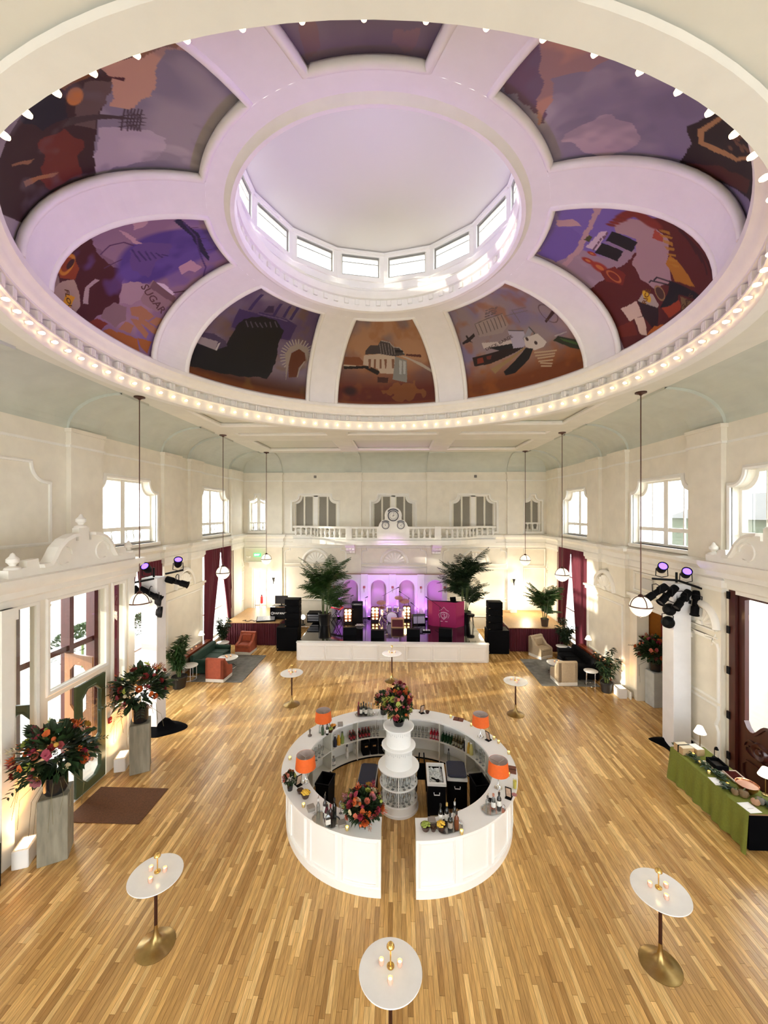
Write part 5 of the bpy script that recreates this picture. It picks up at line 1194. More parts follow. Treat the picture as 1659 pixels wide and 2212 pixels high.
# playback corner on the left platform
WZ = 1.08
t = thing('flight_case', 'black flight case lettered in white by the stage door, under the monitor', 'case', (-5.65,20.4,WZ))
b = M(); b.bbox(-.42,-.3,0,.42,.3,.62,.02); b.build('case', BLACK, t, 0)
for x in (-.42,.42):
    b = M(); b.box(x-.012,-.312,0,x+.012,-.288,.62); b.build('edge_rail', CHROME, t, 0)
b = M(); b.box(-.42,-.312,.6,.42,-.288,.63); b.build('edge_rail', CHROME, t, 0)
WP = mat('white_print', (.8,.8,.8), .6)
M().merge(text_mesh('GULF SOUTH',.12,.002,bold=True), Matrix.Translation((.1,-.303,.3)) @ Matrix.Rotation(pi/2,4,'X')).build('lettering', WP, t, 0)
b = M(); b.plate([[( -.31+.075*cos(radians(a)), .3+.075*sin(radians(a))) for a in range(0,360,20)], [(-.31+.05*cos(radians(a)), .3+.05*sin(radians(a))) for a in range(340,-1,-20)]], 0, .003, lambda u,v,w: (u,-.302-w,v)); b.box(-.31,-.304,.29,-.25,-.302,.31); b.build('logo', WP, t, 0)
t = thing('display_monitor', 'black monitor standing on the lettered flight case', 'monitor', (-5.6,20.45,WZ+.62)); b = M(); b.bbox(-.33,-.02,.08,.33,.02,.5,.008); b.build('panel', BLACK, t, 0); b = M(); b.box(-.31,-.024,.1,.31,-.019,.48); b.build('screen', mat('dark_screen',(.03,.03,.035),.1), t, 0); b = M(); b.box(-.1,-.08,0,.1,.08,.015); b.box(-.03,-.015,0,.03,.015,.1); b.build('foot', BLACK, t, 0)
t = thing('mixing_console', 'slim grey mixing console in front of the flight case', 'console', (-6.2,19.85,WZ), .25); b = M(); b.plate([[(-.25,0),(.25,0),(.25,.16),(-.25,.06)]], -.45, .45, lambda u,v,w: (w,u,v)); b.build('body', BLACK, t, 0); b = M(); b.quad((-.42,-.24,.068),(.42,-.24,.068),(.42,.24,.163),(-.42,.24,.163)); b.build('fader_panel', mat('grey_fader_panel',(.33,.33,.35),.4,var=.5,vscale=40), t, 0)
t = thing('fire_extinguisher', 'red fire extinguisher on the wall beside the stage door', 'extinguisher', (-7.3,22.42,1.35)); b = M(); b.lathe([(.0,0),(.07,0),(.07,.36),(.04,.42),(.02,.45),(0,.45)],14); b.build('cylinder', mat('extinguisher_red',(.5,.02,.02),.3), t); b = M(); b.box(-.05,-.02,.44,.03,.02,.48); b.build('valve', BLACK, t, 0)
b = M(); b.tube([(-7.35+.05*i+.06*sin(i*1.3),19.75+.12*sin(i*.9),WZ+.012) for i in range(16)],.012,5); o = b.build('cable_tangle', BLACK); o['label'] = 'black cable tangle on the left platform edge'; o['category'] = 'cable'
# flight cases and gear between left speakers and palm
t = thing('equipment_rack', 'low grey equipment case beside the left palm planter', 'case', (-4.0,21.0,SZ)); b = M(); b.bbox(-.34,-.3,0,.3,.3,.5,.015); b.build('case', BLACK, t, 0)
for z in (.1,.22,.34): b = M(); b.box(-.3,-.31,z,.26,-.298,z+.08); b.build('rack_unit', mat('grey_rack',(.25,.25,.27),.35,metal=.6), t, 0)
t = thing('stage_light', 'small white glowing stage lamp behind the left speaker column', 'light', (-4.45,20.3,SZ)); b = M(); b.lathe([(0,0),(.12,0),(.12,.04),(.03,.06),(.03,.3),(0,.3)],12); b.build('stand', BLACKM, t); b = M(); b.sphere((0,0,.4),.12,14,8); b.build('lamp_head', mat('lamp_white',(1,.95,.85),.3,emit=(1,.93,.82),estr=6), t)
t = thing('stool', 'black round stool beside the right palm', 'stool', (4.05,20.45,SZ)); b = M(); b.cyl((0,0,0),.2,.5,.58,18); b.build('seat', BLACK, t)
for k in range(4): b = M(); a_ = pi/4+k*pi/2; b.tube([(.13*cos(a_),.13*sin(a_),.5),(.2*cos(a_),.2*sin(a_),0)],.015,6); b.build('leg', BLACKM, t)
# uplight boxes and wall sconces of the back wall
GLOW = mat('warm_glow_lens', (1,.8,.5), .3, emit=(1,.72,.4), estr=10)
t = thing('uplight_box', 'small white uplight box on the right platform behind the palm', 'light', (6.6,21.9,WZ)); b = M(); b.bbox(-.16,-.1,0,.16,.1,.22,.01); b.build('box', BARW, t, 0); b = M(); b.box(-.12,.02,.22,.12,.08,.222); b.build('lens', GLOW, t, 0)
lamp('platform_uplight', 'POINT', (7.2,21.6,1.9), 90, (1,.86,.62), size=.2); lamp('platform_uplight', 'POINT', (4.9,21.6,1.6), 50, (1,.88,.68), size=.2)
lamp('left_uplight', 'POINT', (-6.6,21.9,2.2), 60, (1,.9,.72), size=.2)
def torch(label, loc):
    t = thing('torch_sconce', label, 'sconce', loc); b = M(); b.lathe([(0,-.3),(.02,-.28),(.03,-.1),(.06,-.02),(.09,.1),(.1,.12),(0,.12)],12,(0,-.16,0)); b.build('torch_arm', BLACKM, t); b = M(); b.tube([(0,0,-.12),(0,-.1,-.16),(0,-.16,-.1)],.015,6); b.build('bracket', BLACKM, t)
    b = M(); b.sphere((0,-.16,.2),.14,14,8); b.build('globe', mat('torch_globe',(1,.9,.7),.3,emit=(1,.8,.5),estr=5), t)
torch('black torch sconce with glowing globe on the back wall above the right platform', (6.75,22.47,2.75)); torch('black torch sconce with glowing globe on the back wall beside the stage door', (-6.6,22.47,2.75))
# exit sign of the stage door
t = thing('exit_sign', 'green lit exit sign over the stage door', 'sign', (-7.55,22.42,4.08)); b = M(); b.bbox(-.2,-.05,-.1,.2,.02,.1,.01); b.build('box', mat('exit_green',(.05,.6,.15),.3,emit=(.08,.85,.2),estr=1.2), t, 0)
M().merge(text_mesh('EXIT',.15,.002,bold=True), Matrix.Translation((0,-.054,0)) @ Matrix.Rotation(pi/2,4,'X')).build('lettering', mat('exit_letter',(1,1,1),.3,emit=(.9,1,.9),estr=1.4), t, 0)
t = thing('emergency_light', 'white twin emergency lamp beside the stage door exit sign', 'light', (-8.05,22.45,3.95)); b = M(); b.bbox(-.08,-.05,-.05,.08,.03,.05,.01); b.build('box', TRIM, t, 0)
for s in (-1,1): b = M(); b.sphere((s*.09,-.07,.05),.045,10,6); b.build('lamp_head', TRIM, t)
# ================================================================== BALCONY AND CLOCKS
bc = thing('balcony', 'cream curved balcony with turned balusters across the back wall', 'balcony', (.13,YB,4.9))
half = [(5.65,.16),(4.75,.16),(4.55,.22),(4.3,.45),(4.0,.75),(3.6,1.0),(3.1,1.2),(2.5,1.3),(2.0,1.33),(0,1.33)]
plan = [(-u,w) for u, w in half]+[(u,w) for u, w in half[::-1][1:]]
PQ = lambda u,w,z: (u,-w,z)
def slab(z0, z1, grow): 
    L = [(u*(1+grow*.02), w+grow) for u, w in plan]; L = L+[(L[-1][0],.0),(L[0][0],.0)]
    return M().plate([[(u,w) for u, w in L]], z0, z1, PQ)
for z0, z1, g in ((-.02,.10,.1),(-.14,-.02,.06),(.1,.16,.0)): slab(z0, z1, g).build('floor_slab', TRIM, bc, 0)
b = M(); b.mould(plan, [(.09,.72),(.09,.80),(.06,.83),(-.06,.83),(-.09,.80),(-.09,.72)], False, PQ); b.build('handrail', TRIM, bc)
b = M(); b.mould(plan, [(.08,.16),(.08,.24),(-.08,.24),(-.08,.16)], False, PQ); b.build('base_rail', TRIM, bc)
ln = [0]
for (a, c) in zip(plan, plan[1:]): ln.append(ln[-1]+hypot(c[0]-a[0], c[1]-a[1]))
def along(s):
    for i in range(len(plan)-1):
        if s <= ln[i+1]: f = (s-ln[i])/(ln[i+1]-ln[i]); return (plan[i][0]+(plan[i+1][0]-plan[i][0])*f, plan[i][1]+(plan[i+1][1]-plan[i][1])*f)
    return plan[-1]
nb = 40; BAL2 = M().lathe([(r*1.25,z*1.1) for r, z in BAL], 10, cap=False).mesh('baluster', TRIM)
for i in range(nb):
    u, w = along(ln[-1]*(i+.5)/nb)
    if abs(u) < .95 or abs(abs(u)-2.35) < .2: continue
    o = bpy.data.objects.new('baluster', BAL2); COL.objects.link(o); o.parent = bc; o.location = PQ(u,w,.24)
for u in (-2.35,2.35):
    b = M(); b.bbox(u-.17,-1.44,.14,u+.17,-1.16,.84,.01); b.build('pedestal', TRIM, bc, 0)
    b = M(); b.box(u-.09,-1.455,.28,u+.09,-1.43,.7); b.build('pedestal_panel', TRIM, bc, 0)
    for k in range(3):   # scrolled corbel under the slab
        for q in range(3): b = M(); z = -.16-q*.2; b.tube([(u-.16+k*.16-.07,-.95+q*.22,z-.06),(u-.16+k*.16+.07,-.95+q*.22,z-.06)],.085,10); b.build('corbel_scroll', TRIM, bc, 60)
    b = M(); b.plate([[(0,-.14),(1.15,-.14),(1.1,-.26),(.75,-.36),(.4,-.62),(.12,-.78),(0,-.78)]], u-.24, u+.24, lambda y,z,x: (x,-y,z)); b.build('corbel', TRIM, bc, 0)
g = [(-.86,.16),(.86,.16),(.86,.8),(.74,.86)]+[(.38+.36*cos(radians(a)),.78+.40*sin(radians(a))) for a in (15,35,55,72)]+[(.42,1.16)]+[(.42*cos(radians(a)),1.42+.42*sin(radians(a))) for a in range(-15,196,14)]+[(-.42,1.16)]+[(-.38+.36*cos(radians(a)),.78+.40*sin(radians(a))) for a in (108,125,145,165)]+[(-.74,.86),(-.86,.8)]
b = M(); b.plate([g], 1.22, 1.48, lambda u,v,w: (u,-w,v)); b.build('clock_gable', TRIM, bc, 0)
b = M(); b.mould(g[3:-1], [(-.03,1.46),(-.03,1.52),(.03,1.52),(.03,1.46)], False, lambda u,v,w: (u,-w,v)); b.build('gable_moulding', TRIM, bc)
IRON = mat('dark_blue_iron', (.012,.014,.03), .4); FACE = mat('clock_face_white', (.82,.80,.74), .5)
def clock(label, u, v, r, hh, mm):
    t = thing('clock', label, 'clock', (.13+u, YB-1.49, 4.9+v), group='clocks on the balcony gable')
    PK = lambda x,y,z: (x,-z,y)
    b = M(); b.lathe([(0,.0),(r*.86,.0),(r*.86,.012),(0,.012)],28,P=PK); b.build('face', FACE, t)
    b = M(); b.lathe([(r*.84,0),(r*.84,.035),(r,.04),(r,0)],28,P=PK,cap=False); b.build('rim', IRON, t)
    b = M(); b.lathe([(r*.66,.012),(r*.66,.016),(r*.69,.016),(r*.69,.012)],28,P=PK,cap=False); b.build('inner_ring', IRON, t)
    for k in range(12):
        a = radians(90-30*k); b = M(); c, s = cos(a), sin(a); b.plate([[(c*q-s*w*.025*r, s*q+c*w*.025*r) for q, w in ((r*.70,-1),(r*.84,-1),(r*.84,1),(r*.70,1))] if 0 else [(c*r*.5-s*.018*r,s*r*.5+c*.018*r),(c*r*.62-s*.018*r,s*r*.62+c*.018*r),(c*r*.62+s*.018*r,s*r*.62-c*.018*r),(c*r*.5+s*.018*r,s*r*.5-c*.018*r)]], .012, .016, PK); b.build('hour_mark', IRON, t, 0)
    for nm, a, l, w in (('hour_hand',90-30*(hh+mm/60),.38,.05),('minute_hand',90-6*mm,.60,.035)):
        a = radians(a); c, s = cos(a), sin(a); w *= r; l *= r; b = M(); b.plate([[(-c*.12*r-s*w,-s*.12*r+c*w),(-c*.12*r+s*w,-s*.12*r-c*w),(c*l+s*w*.5,s*l-c*w*.5),(c*l-s*w*.5,s*l+c*w*.5)]], .018, .026, PK); b.build(nm, IRON, t, 0)
    b = M(); b.plate([arc(0,0,r*1.32,40,140,14)+arc(0,0,r*1.14,140,40,14)], 0, .05, PK); b.build('hood', IRON, t, 0)
clock('large round clock at the top of the balcony gable', 0, 1.40, .285, 2, 2); clock('small round clock at the lower left of the balcony gable', -.40, .90, .20, 10, 1); clock('small round clock at the lower right of the balcony gable', .40, .90, .20, 5, 8)
# small speakers / sensors high on the back wall
for u in (-4.3,4.7):
    b = M(); b.bbox(u-.07,YB-.07,8.42,u+.07,YB,8.56,.01); o = b.build('wall_sensor', mat('grey_sensor',(.2,.19,.17),.6)); o['label'] = 'small grey box high on the back wall above the %s balcony window' % ('left' if u < 0 else 'right'); o['category'] = 'sensor'
# ================================================================== PENDANT GLOBES
OPAL = mat('opal_globe', (.95,.92,.85), .25, emit=(1.0,.88,.66), estr=.55)
BRONZE = mat('dark_bronze', (.09,.04,.03), .35, metal=.8)
def pendant(label, loc, zg=4.02):
    t = thing('pendant_lamp', label, 'lamp', loc, 0, 'globe pendants along the hall'); h = zg-loc[2]; r = .262
    b = M(); b.lathe([(0,-.0),(.14,0),(.14,-.03),(.05,-.06),(.02,-.09),(0,-.09)],20); b.build('ceiling_rose', BRONZE, t)
    b = M(); b.tube([(0,0,-.06),(0,0,h+r)],.013,8); b.build('rod', BRONZE, t)
    b = M(); b.sphere((0,0,h),r,28,18); b.build('globe', OPAL, t, 80)
    b = M(); b.lathe([(r+.004,-.016),(r+.014,-.016),(r+.014,.016),(r+.004,.016)],32,(0,0,h),cap=False); b.build('equator_band', BRONZE, t)
    for q in (0,pi/2):
        b = M(); b.tube([((r+.008)*cos(a)*cos(q),(r+.008)*cos(a)*sin(q),h+(r+.008)*sin(a)) for a in [radians(d) for d in range(0,181,12)]],.012,6); b.build('band', BRONZE, t)
    b = M(); b.lathe([(0,r-.01),(.08,r-.02),(.06,r+.03),(.02,r+.06),(0,r+.06)],16,(0,0,h)); b.build('cap', BRONZE, t)
    b = M(); b.lathe([(0,-r-.03),(.03,-r-.02),(.03,-r+.0),(0,-r+.0)],12,(0,0,h)); b.build('finial', BRONZE, t)
    return t
p0 = pendant('globe pendant on a long rod before the right lighting tree', (6.77,10.8,ZC))
for x, y, l in ((6.88,16.15,'globe pendant on a long rod before the right red curtains'),(6.95,21.0,'small far globe pendant on a rod above the right platform palm'),(-6.68,10.75,'globe pendant on a long rod beside the left lighting tree'),(-6.77,16.2,'globe pendant on a long rod before the far left red curtains'),(-6.55,20.95,'small far globe pendant on a rod near the stage door')): dup(p0, (x,y,ZC), 0, l)
for x, y in ((6.77,10.8),(6.88,16.15),(6.95,21.),(-6.68,10.75),(-6.77,16.2),(-6.55,20.95)): lamp('pendant_glow', 'POINT', (x,y,3.7), 25, (1,.86,.62), size=.2)
# ================================================================== LOUNGES, CURTAINS, LIGHTING TREES
def dup_l(*a, **k): return dup(*a, **k)
MARB = mat('white_marble_top', (.88,.87,.85), .2, var=.06, vscale=4)
def rug(label, x0, y0, x1, y1):
    b = M(); b.bbox(x0,y0,.001,x1,y1,.016,.004); o = b.build('rug', mat('grey_rug', (.19,.185,.165), .95, var=.35, vscale=5, bump=.2), None, 0); o['label'] = label; o['category'] = 'rug'
rug('mottled grey rug under the rust armchairs', -7.55,15.1,-5.57,18.0); rug('mottled grey rug under the beige armchairs', 5.76,15.2,7.9,17.95)
def armchair(label, loc, rz, m, plinth):
    t = thing('armchair', label, 'armchair', loc, rz, 'skirted club armchairs')
    b = M(); b.bbox(-.36,-.36,0,.36,.36,.13,.01); b.build('plinth', plinth, t, 0)
    b = M(); b.bbox(-.35,-.35,.13,.35,.35,.32,.015); b.build('body', m, t, 0)
    b = M(); b.bbox(-.25,-.37,.32,.25,.22,.47,.04); b.build('seat_cushion', m, t, 30)
    b = M(); b.plate([[(.36,.13),(.36,.86),(.30,.90),(.20,.88),(.12,.45),(.12,.13)]], -.36, .36, lambda u,v,w: (w,u,v)); b.build('backrest', m, t, 0)
    b = M(); b.bbox(-.22,.06,.47,.22,.19,.82,.03); b.build('back_cushion', m, t, 30)
    for s in (-1,1):
        b = M(); b.plate([[(-.36,.13),(-.36,.42),(-.30,.47),(-.05,.55),(.18,.80),(.30,.89),(.36,.86),(.36,.13)]], s*.25, s*.36, lambda u,v,w: (w,u,v)); b.build('arm', m, t, 0)
    return t
RUST = mat('rust_velvet', (.38,.075,.03), .7, var=.15, vscale=10, sheen=.06); RUSTP = mat('pale_bullion_plinth', (.72,.66,.56), .7, var=.1, vscale=40)
BEIG = mat('beige_bouclé', (.55,.43,.28), .8, var=.12, vscale=30); BEIP = mat('cream_plinth', (.85,.80,.70), .6)
BEIG.name = 'beige_boucle'
armchair('rust velvet armchair with its back to the viewer', (-6.57,15.4,.016), pi-.06, RUST, RUSTP); armchair('rust velvet armchair facing the viewer by the burgundy skirt', (-6.65,18.05,.0), -.08, RUST, RUSTP).location.y = 18.38
armchair('beige armchair with its back to the viewer', (6.7,15.56,.016), pi+.06, BEIG, BEIP); armchair('beige armchair facing the viewer before the right platform', (6.8,18.35,0), .5, BEIG, BEIP)
def round_table(label, loc, r, h, nleg, m=MARB, lm=None, name='side_table', grp=None, hoop=True):
    t = thing(name, label, 'table', loc, 0, grp); lm = lm or CHROME
    b = M(); b.lathe([(0,h-.03),(r-.01,h-.03),(r,h-.02),(r,h-.005),(r-.01,h),(0,h)],28); b.build('table_top', m, t)
    for k in range(nleg): b = M(); a = 2*pi*k/nleg+.3; b.tube([(r*.82*cos(a),r*.82*sin(a),h-.03),(r*.82*cos(a),r*.82*sin(a),0)],.012,6); b.build('leg', lm, t)
    if hoop: b = M(); b.tube([(r*.82*cos(2*pi*i/24),r*.82*sin(2*pi*i/24),.012) for i in range(24)],.011,6,True); b.build('foot_ring', lm, t)
    return t
WMET = mat('white_powder_metal', (.85,.83,.78), .4)
round_table('round marble coffee table between the rust armchairs', (-6.72,16.55,.016), .40, .42, 4, name='coffee_table'); round_table('round marble coffee table between the beige armchairs', (6.78,16.45,.016), .38, .42, 4, name='coffee_table')
round_table('white round side table at the near end of the green sofa', (-7.72,15.35,0), .31, .55, 5, lm=WMET); round_table('white round side table at the far end of the green sofa', (-7.62,18.1,0), .28, .55, 4, lm=WMET)
round_table('round side table with thin legs at the near end of the black sofa', (7.62,15.35,.0), .25, .55, 4); round_table('small round side table at the far end of the black sofa', (7.66,18.15,0), .24, .55, 4, lm=BLACKM)
def sofa(label, x0, x1, y0, y1, m, s):
    # s=+1: back on the +x side
    t = thing('sofa', label, 'sofa', ((x0+x1)/2,(y0+y1)/2,0)); hx, hy = (x1-x0)/2, (y1-y0)/2
    b = M(); b.bbox(-hx,-hy,.06,hx,hy,.30,.02); b.build('base', m, t, 0)
    xb0, xb1 = (hx-.2,hx) if s > 0 else (-hx,-hx+.2)
    b = M(); b.bbox(xb0,-hy,.3,xb1,hy,.76,.04); b.build('backrest', m, t, 30)
    n = 3; sx0, sx1 = (-hx,hx-.2) if s > 0 else (-hx+.2,hx)
    for i in range(n): b = M(); b.bbox(sx0+.01,-hy+.13+i*(2*hy-.26)/n+.01,.3,sx1-.01,-hy+.13+(i+1)*(2*hy-.26)/n-.01,.45,.035); b.build('seat_cushion', m, t, 30)
    for q in (-1,1):
        b = M(); b.tube([(sx0,q*(hy-.07),.5),(sx1,q*(hy-.07),.5)],.1,12); b.box(sx0+.02,q*(hy-.07)-.06,.3,sx1,q*(hy-.07)+.06,.5); b.build('arm', m, t, 40)
    for x in (-hx+.06,hx-.06):
        for y in (-hy+.06,hy-.06): b = M(); b.cyl((x,y,0),.025,0,.07,8); b.build('leg', BLACKM, t)
    return t
sofa('dark green velvet sofa along the left wall', -7.94,-7.08,15.75,17.7, mat('bottle_green_velvet',(.006,.045,.028),.7,sheen=.06,var=.2), -1); sofa('long black sofa along the right wall', 7.33,8.13,15.7,17.8, mat('black_velvet',(.004,.004,.005),.8,spec=.08), 1)
MAH = mat('red_mahogany', (.25,.05,.02), .3, var=.25, vscale=4, stretch=(8,1,1))
for x, lab in ((-8.07,'narrow mahogany console behind the green sofa'),(8.27,'narrow mahogany console behind the black sofa')):
    t = thing('console_table', lab, 'console', (x,16.45,0)); b = M(); b.bbox(-.11,-1.2,.78,.11,1.2,.82,.008); b.build('table_top', MAH, t, 0)
    b = M(); b.box(-.09,-1.15,.70,.09,1.15,.78); b.build('apron', MAH, t, 0)
    for y in (-1.12,0,1.12):
        for q in (-.07,.07): b = M(); b.box(q-.02,y-.03,0,q+.02,y+.03,.7); b.build('leg', MAH, t, 0)
LAMPW = mat('lit_white_shade', (.95,.93,.88), .5, emit=(1,.9,.7), estr=1.1)
def table_lamp(label, loc, h=.55, rs=.13):
    t = thing('table_lamp', label, 'lamp', loc); b = M(); b.lathe([(0,0),(.06,0),(.06,.012),(.01,.02),(.008,h-.1),(0,h-.1)],14); b.build('stem', BRASS, t)
    b = M(); b.lathe([(rs,h-.16),(rs*.45,h),(rs*.3,h+.01)],20,cap=False); b.build('lamp_shade', LAMPW, t); return t
l0 = table_lamp('small white shaded lamp on the console behind the green sofa', (-8.07,17.0,.82)); dup(l0, (8.27,16.95,.82), 0, 'small white shaded lamp on the console behind the black sofa')
VOT = mat('rose_gold_votive', (.85,.55,.42), .2, metal=.4); FLM = mat('candle_flame', (1,.7,.3), .3, emit=(1,.6,.2), estr=6)
def votive(label, loc, grp, m=None, name='votive_candle'):
    t = thing(name, label, 'candle', loc, 0, grp); b = M(); b.lathe([(0,.0),(.026,0),(.034,.02),(.032,.06),(.028,.065),(.027,.03),(0,.03)],12); b.build('holder', m or VOT, t)
    b = M(); b.lathe([(0,.03),(.024,.03),(.022,.045),(0,.05)],10); b.build('wax', FLM, t); return t
vt = votive('rose gold tea light on the mahogany console behind the green sofa', (-8.07,16.2,.82), 'tea lights on the left console')
for y in (15.8,16.55,15.5): dup(vt, (-8.07,y,.82))
for y in (16.35,15.95,15.6,15.35): dup(vt, (8.27,y,.82), 0, 'rose gold tea light on the mahogany console behind the black sofa', 'tea lights on the right console')
for dx, dy in ((.1,.05),(-.08,.0),(.02,-.12)): dup(vt, (6.78+dx,16.45+dy,.436), 0, 'dark votive on the marble coffee table by the beige armchairs', 'votives on the right coffee table'); dup(vt, (-6.72+dx,16.55+dy,.436), 0, 'votive on the marble coffee table by the rust armchairs', 'votives on the left coffee table')
# bushy potted plants
def bush(label, loc, H, R, n, m, seed, pot=(.22,.36), leaf=.16):
    random.seed(seed); t = thing('potted_plant', label, 'plant', loc); planter(t, *pot)
    for s in range(7):
        a = 2*pi*s/7+random.random()*.6; h = H*random.uniform(.65,1.0); r = R*random.uniform(.3,.9)
        pth = [Vector((.05*cos(a),.05*sin(a),pot[1]*.9)), Vector((r*.35*cos(a),r*.35*sin(a),pot[1]+(h-pot[1])*.55)), Vector((r*cos(a),r*sin(a),h))]
        b = M(); b.tube(pth, [.014,.010,.005], 5); stm = b.build('stem', STEMG, t); b = M()
        for i in range(n):
            q = .25+.75*random.random(); p = pth[0].lerp(pth[1],q*2) if q < .5 else pth[1].lerp(pth[2],q*2-1)
            az = random.uniform(0,2*pi); el = random.uniform(-.7,.5); d = Vector((cos(az)*cos(el),sin(az)*cos(el),sin(el))); sd = d.cross(Vector((0,0,1))).normalized()*leaf*.16; l = leaf*random.uniform(.8,1.7)
            b.add([p, p+d*l*.45+sd+Vector((0,0,.015)), p+d*l-Vector((0,0,.03)), p+d*l*.45-sd+Vector((0,0,.015))], [(0,1,2),(0,2,3)])
        b.build('leaves', m, t, 0)['kind'] = 'stuff'
    return t
bush('bushy green potted plant at the near end of the green sofa', (-7.72,14.62,0), 1.95, .55, 90, FOL, 2, (.28,.42), .2); bush('leafy potted plant before the far left curtain', (-7.85,18.6,0), 1.75, .5, 70, FOLD, 3); bush('dark leafy potted plant before the right curtain', (8.0,18.55,0), 1.75, .5, 80, FOLD, 4); bush('feathery potted plant at the near end of the mahogany console on the right', (7.92,14.8,0), 1.65, .5, 60, FOLD, 6)
# curtains
def curtain(P, top, bot, z0, z1, label, s=1):
    b = M(); n = 44; rows = 10; (ta,te), (ba,be) = top, bot
    for r in range(rows+1):
        f = r/rows; g = f*f*(3-2*f); g = g**.8
        for i in range(n+1):
            q = i/n; u = (ta+(te-ta)*q)*(1-g)+(ba+(be-ba)*q)*g; am = .05*(1-.15*f)
            b.v.append(P(u, z1+(z0-z1)*f, .06+am+am*sin(q*2*pi*9+.5*sin(f*2))))
    b.f = [(r*(n+1)+i, r*(n+1)+i+1, (r+1)*(n+1)+i+1, (r+1)*(n+1)+i) for r in range(rows) for i in range(n)]
    t = thing('curtain', label, 'curtain', (0,0,0)); b.build('cloth', CURT, t, 80); return t
CURT = mat('dark_red_curtain', (.125,.005,.02), .75, var=.2, vscale=3, stretch=(6,6,.4), sheen=.06)
curtain(PL,(17.7,19.34),(17.7,18.5),.05,4.75,'dark red curtain hanging straight at the near side of the far left window'); curtain(PL,(19.36,20.95),(20.35,20.95),.05,4.75,'dark red curtain swept to the far side of the far left window')
curtain(PL,(11.6,13.04),(11.6,12.1),.05,4.75,'dark red curtain just behind the end of the entrance screen'); curtain(PL,(13.06,14.5),(14.0,14.5),.05,4.75,'dark red curtain behind the left lighting tree')
curtain(PR,(17.5,19.14),(17.5,18.6),.05,4.75,'dark red curtain on the near side of the right window'); curtain(PR,(19.16,20.8),(19.9,20.8),.05,4.75,'dark red curtain crossed by a sunlit slash on the far side of the right window')
for P, a, e, lab in ((PL,17.6,21.0,'curtain rod over the far left window'),(PL,11.55,14.55,'curtain rod over the window beside the entrance screen'),(PR,17.4,20.9,'curtain rod over the right window')):
    b = M(); b.tube([P(a,4.78,.12),P(e,4.78,.12)],.02,8); o = b.build('curtain_rod', TRIM); o['label'] = 'white '+lab; o['category'] = 'rod'
# lighting trees
SLV = mat('white_fabric_sleeve', (.80,.80,.82), .7, var=.05, vscale=3); BLU = mat('blue_led_lens', (.05,.04,.6), .2, emit=(.10,.05,1.0), estr=5)
def fixture(nm, label, loc, d, kind, grp):
    t = thing(nm, label, 'light', loc, 0, grp); d = Vector(d).normalized(); R = d.to_track_quat('Z','Y').to_matrix().to_4x4()
    if kind == 'par':
        prof = [(0,-.16),(.07,-.16),(.11,-.08),(.115,.12),(.125,.12),(.125,.15),(.10,.15)]; lens = (.1,.13,BLU)
    elif kind == 'flood': prof = [(0,-.12),(.08,-.11),(.15,-.04),(.165,.04),(.15,.06),(.13,.05)]; lens = (.14,.04,BLACK)
    else: prof = [(0,-.34),(.09,-.34),(.1,-.3),(.1,-.12),(.075,-.1),(.075,.08),(.095,.1),(.095,.3),(.11,.3),(.11,.33),(.085,.33)]; lens = (.085,.29,mat('dark_lens',(.05,.05,.06),.08))
    M().merge(M().lathe(prof,18,cap=False), R).build('housing', BLACK, t)
    M().merge(M().lathe([(0,lens[1]+.01),(lens[0],lens[1])],16,cap=False), R).build('lens', lens[2], t)
    b = M(); sd = d.cross(Vector((0,0,1))); sd = sd.normalized() if sd.length > .1 else Vector((1,0,0)); zz = Vector((0,0,1 if kind != 'par' else -1))
    b.tube([sd*.13, sd*.14+zz*.2, zz*.24, -sd*.14+zz*.2, -sd*.13],.012,6); b.build('yoke', BLACKM, t)
    if kind == 'spot':
        for q in (-1,1): M().merge(M().obox((q*.12,0,-.02),(.03,0,0),(0,.006,0),(0,0,.05)), R).build('shutter_handle', BLACKM, t, 0)
    return t
def light_tree(side, x, y, bars, pars, spots, floods, top):
    t = thing('lighting_tree', 'white sleeved lighting tree with black crossbars on the %s side of the hall' % side, 'lighting stand', (x,y,0))
    b = M(); b.bbox(-.235,-.235,.02,.235,.235,top,.01); b.build('sleeve', SLV, t, 0)
    b = M(); b.lathe([(.0,.26),(.25,.25),(.30,.18),(.36,.10),(.46,.055),(.56,.03),(.60,.0)],48,cap=False)
    b.v = [(p[0]*(1+.3*sin(3*atan2(p[1],p[0])+1))*1.1+.12, p[1]*(1+.2*cos(2*atan2(p[1],p[0]))), p[2]) for p in b.v]; b.build('base_drape', mat('black_drape',(.003,.003,.004),.9,spec=.05), t, 60)
    for a, e in bars: b = M(); b.tube([Vector(a)-Vector((x,y,0)), Vector(e)-Vector((x,y,0))],.03,8); b.build('crossbar', BLACKM, t)
    b = M(); b.tube([(0,0,top-.05),(0,0,top+.28)],.03,8); b.build('mast', BLACKM, t)
    g = 'lamps on the %s lighting tree' % side
    for i, (p, d) in enumerate(pars): fixture('par_light', 'black par light glowing blue, %s on the %s lighting tree' % (['left one','right one'][i], side), p, d, 'par', g)
    for i, (p, d) in enumerate(spots): fixture('profile_spotlight', 'black profile spotlight, %s along the crossbars of the %s lighting tree' % (['first from the left','second from the left','third from the left','fourth from the left'][i], side), p, d, 'spot', g)
    for i, p in enumerate(floods): fixture('flood_light', 'round black flood lamp clamped to the %s lighting tree, %s one' % (side, ['upper','lower'][i]), p, (.8,.5,-.1), 'flood', g)
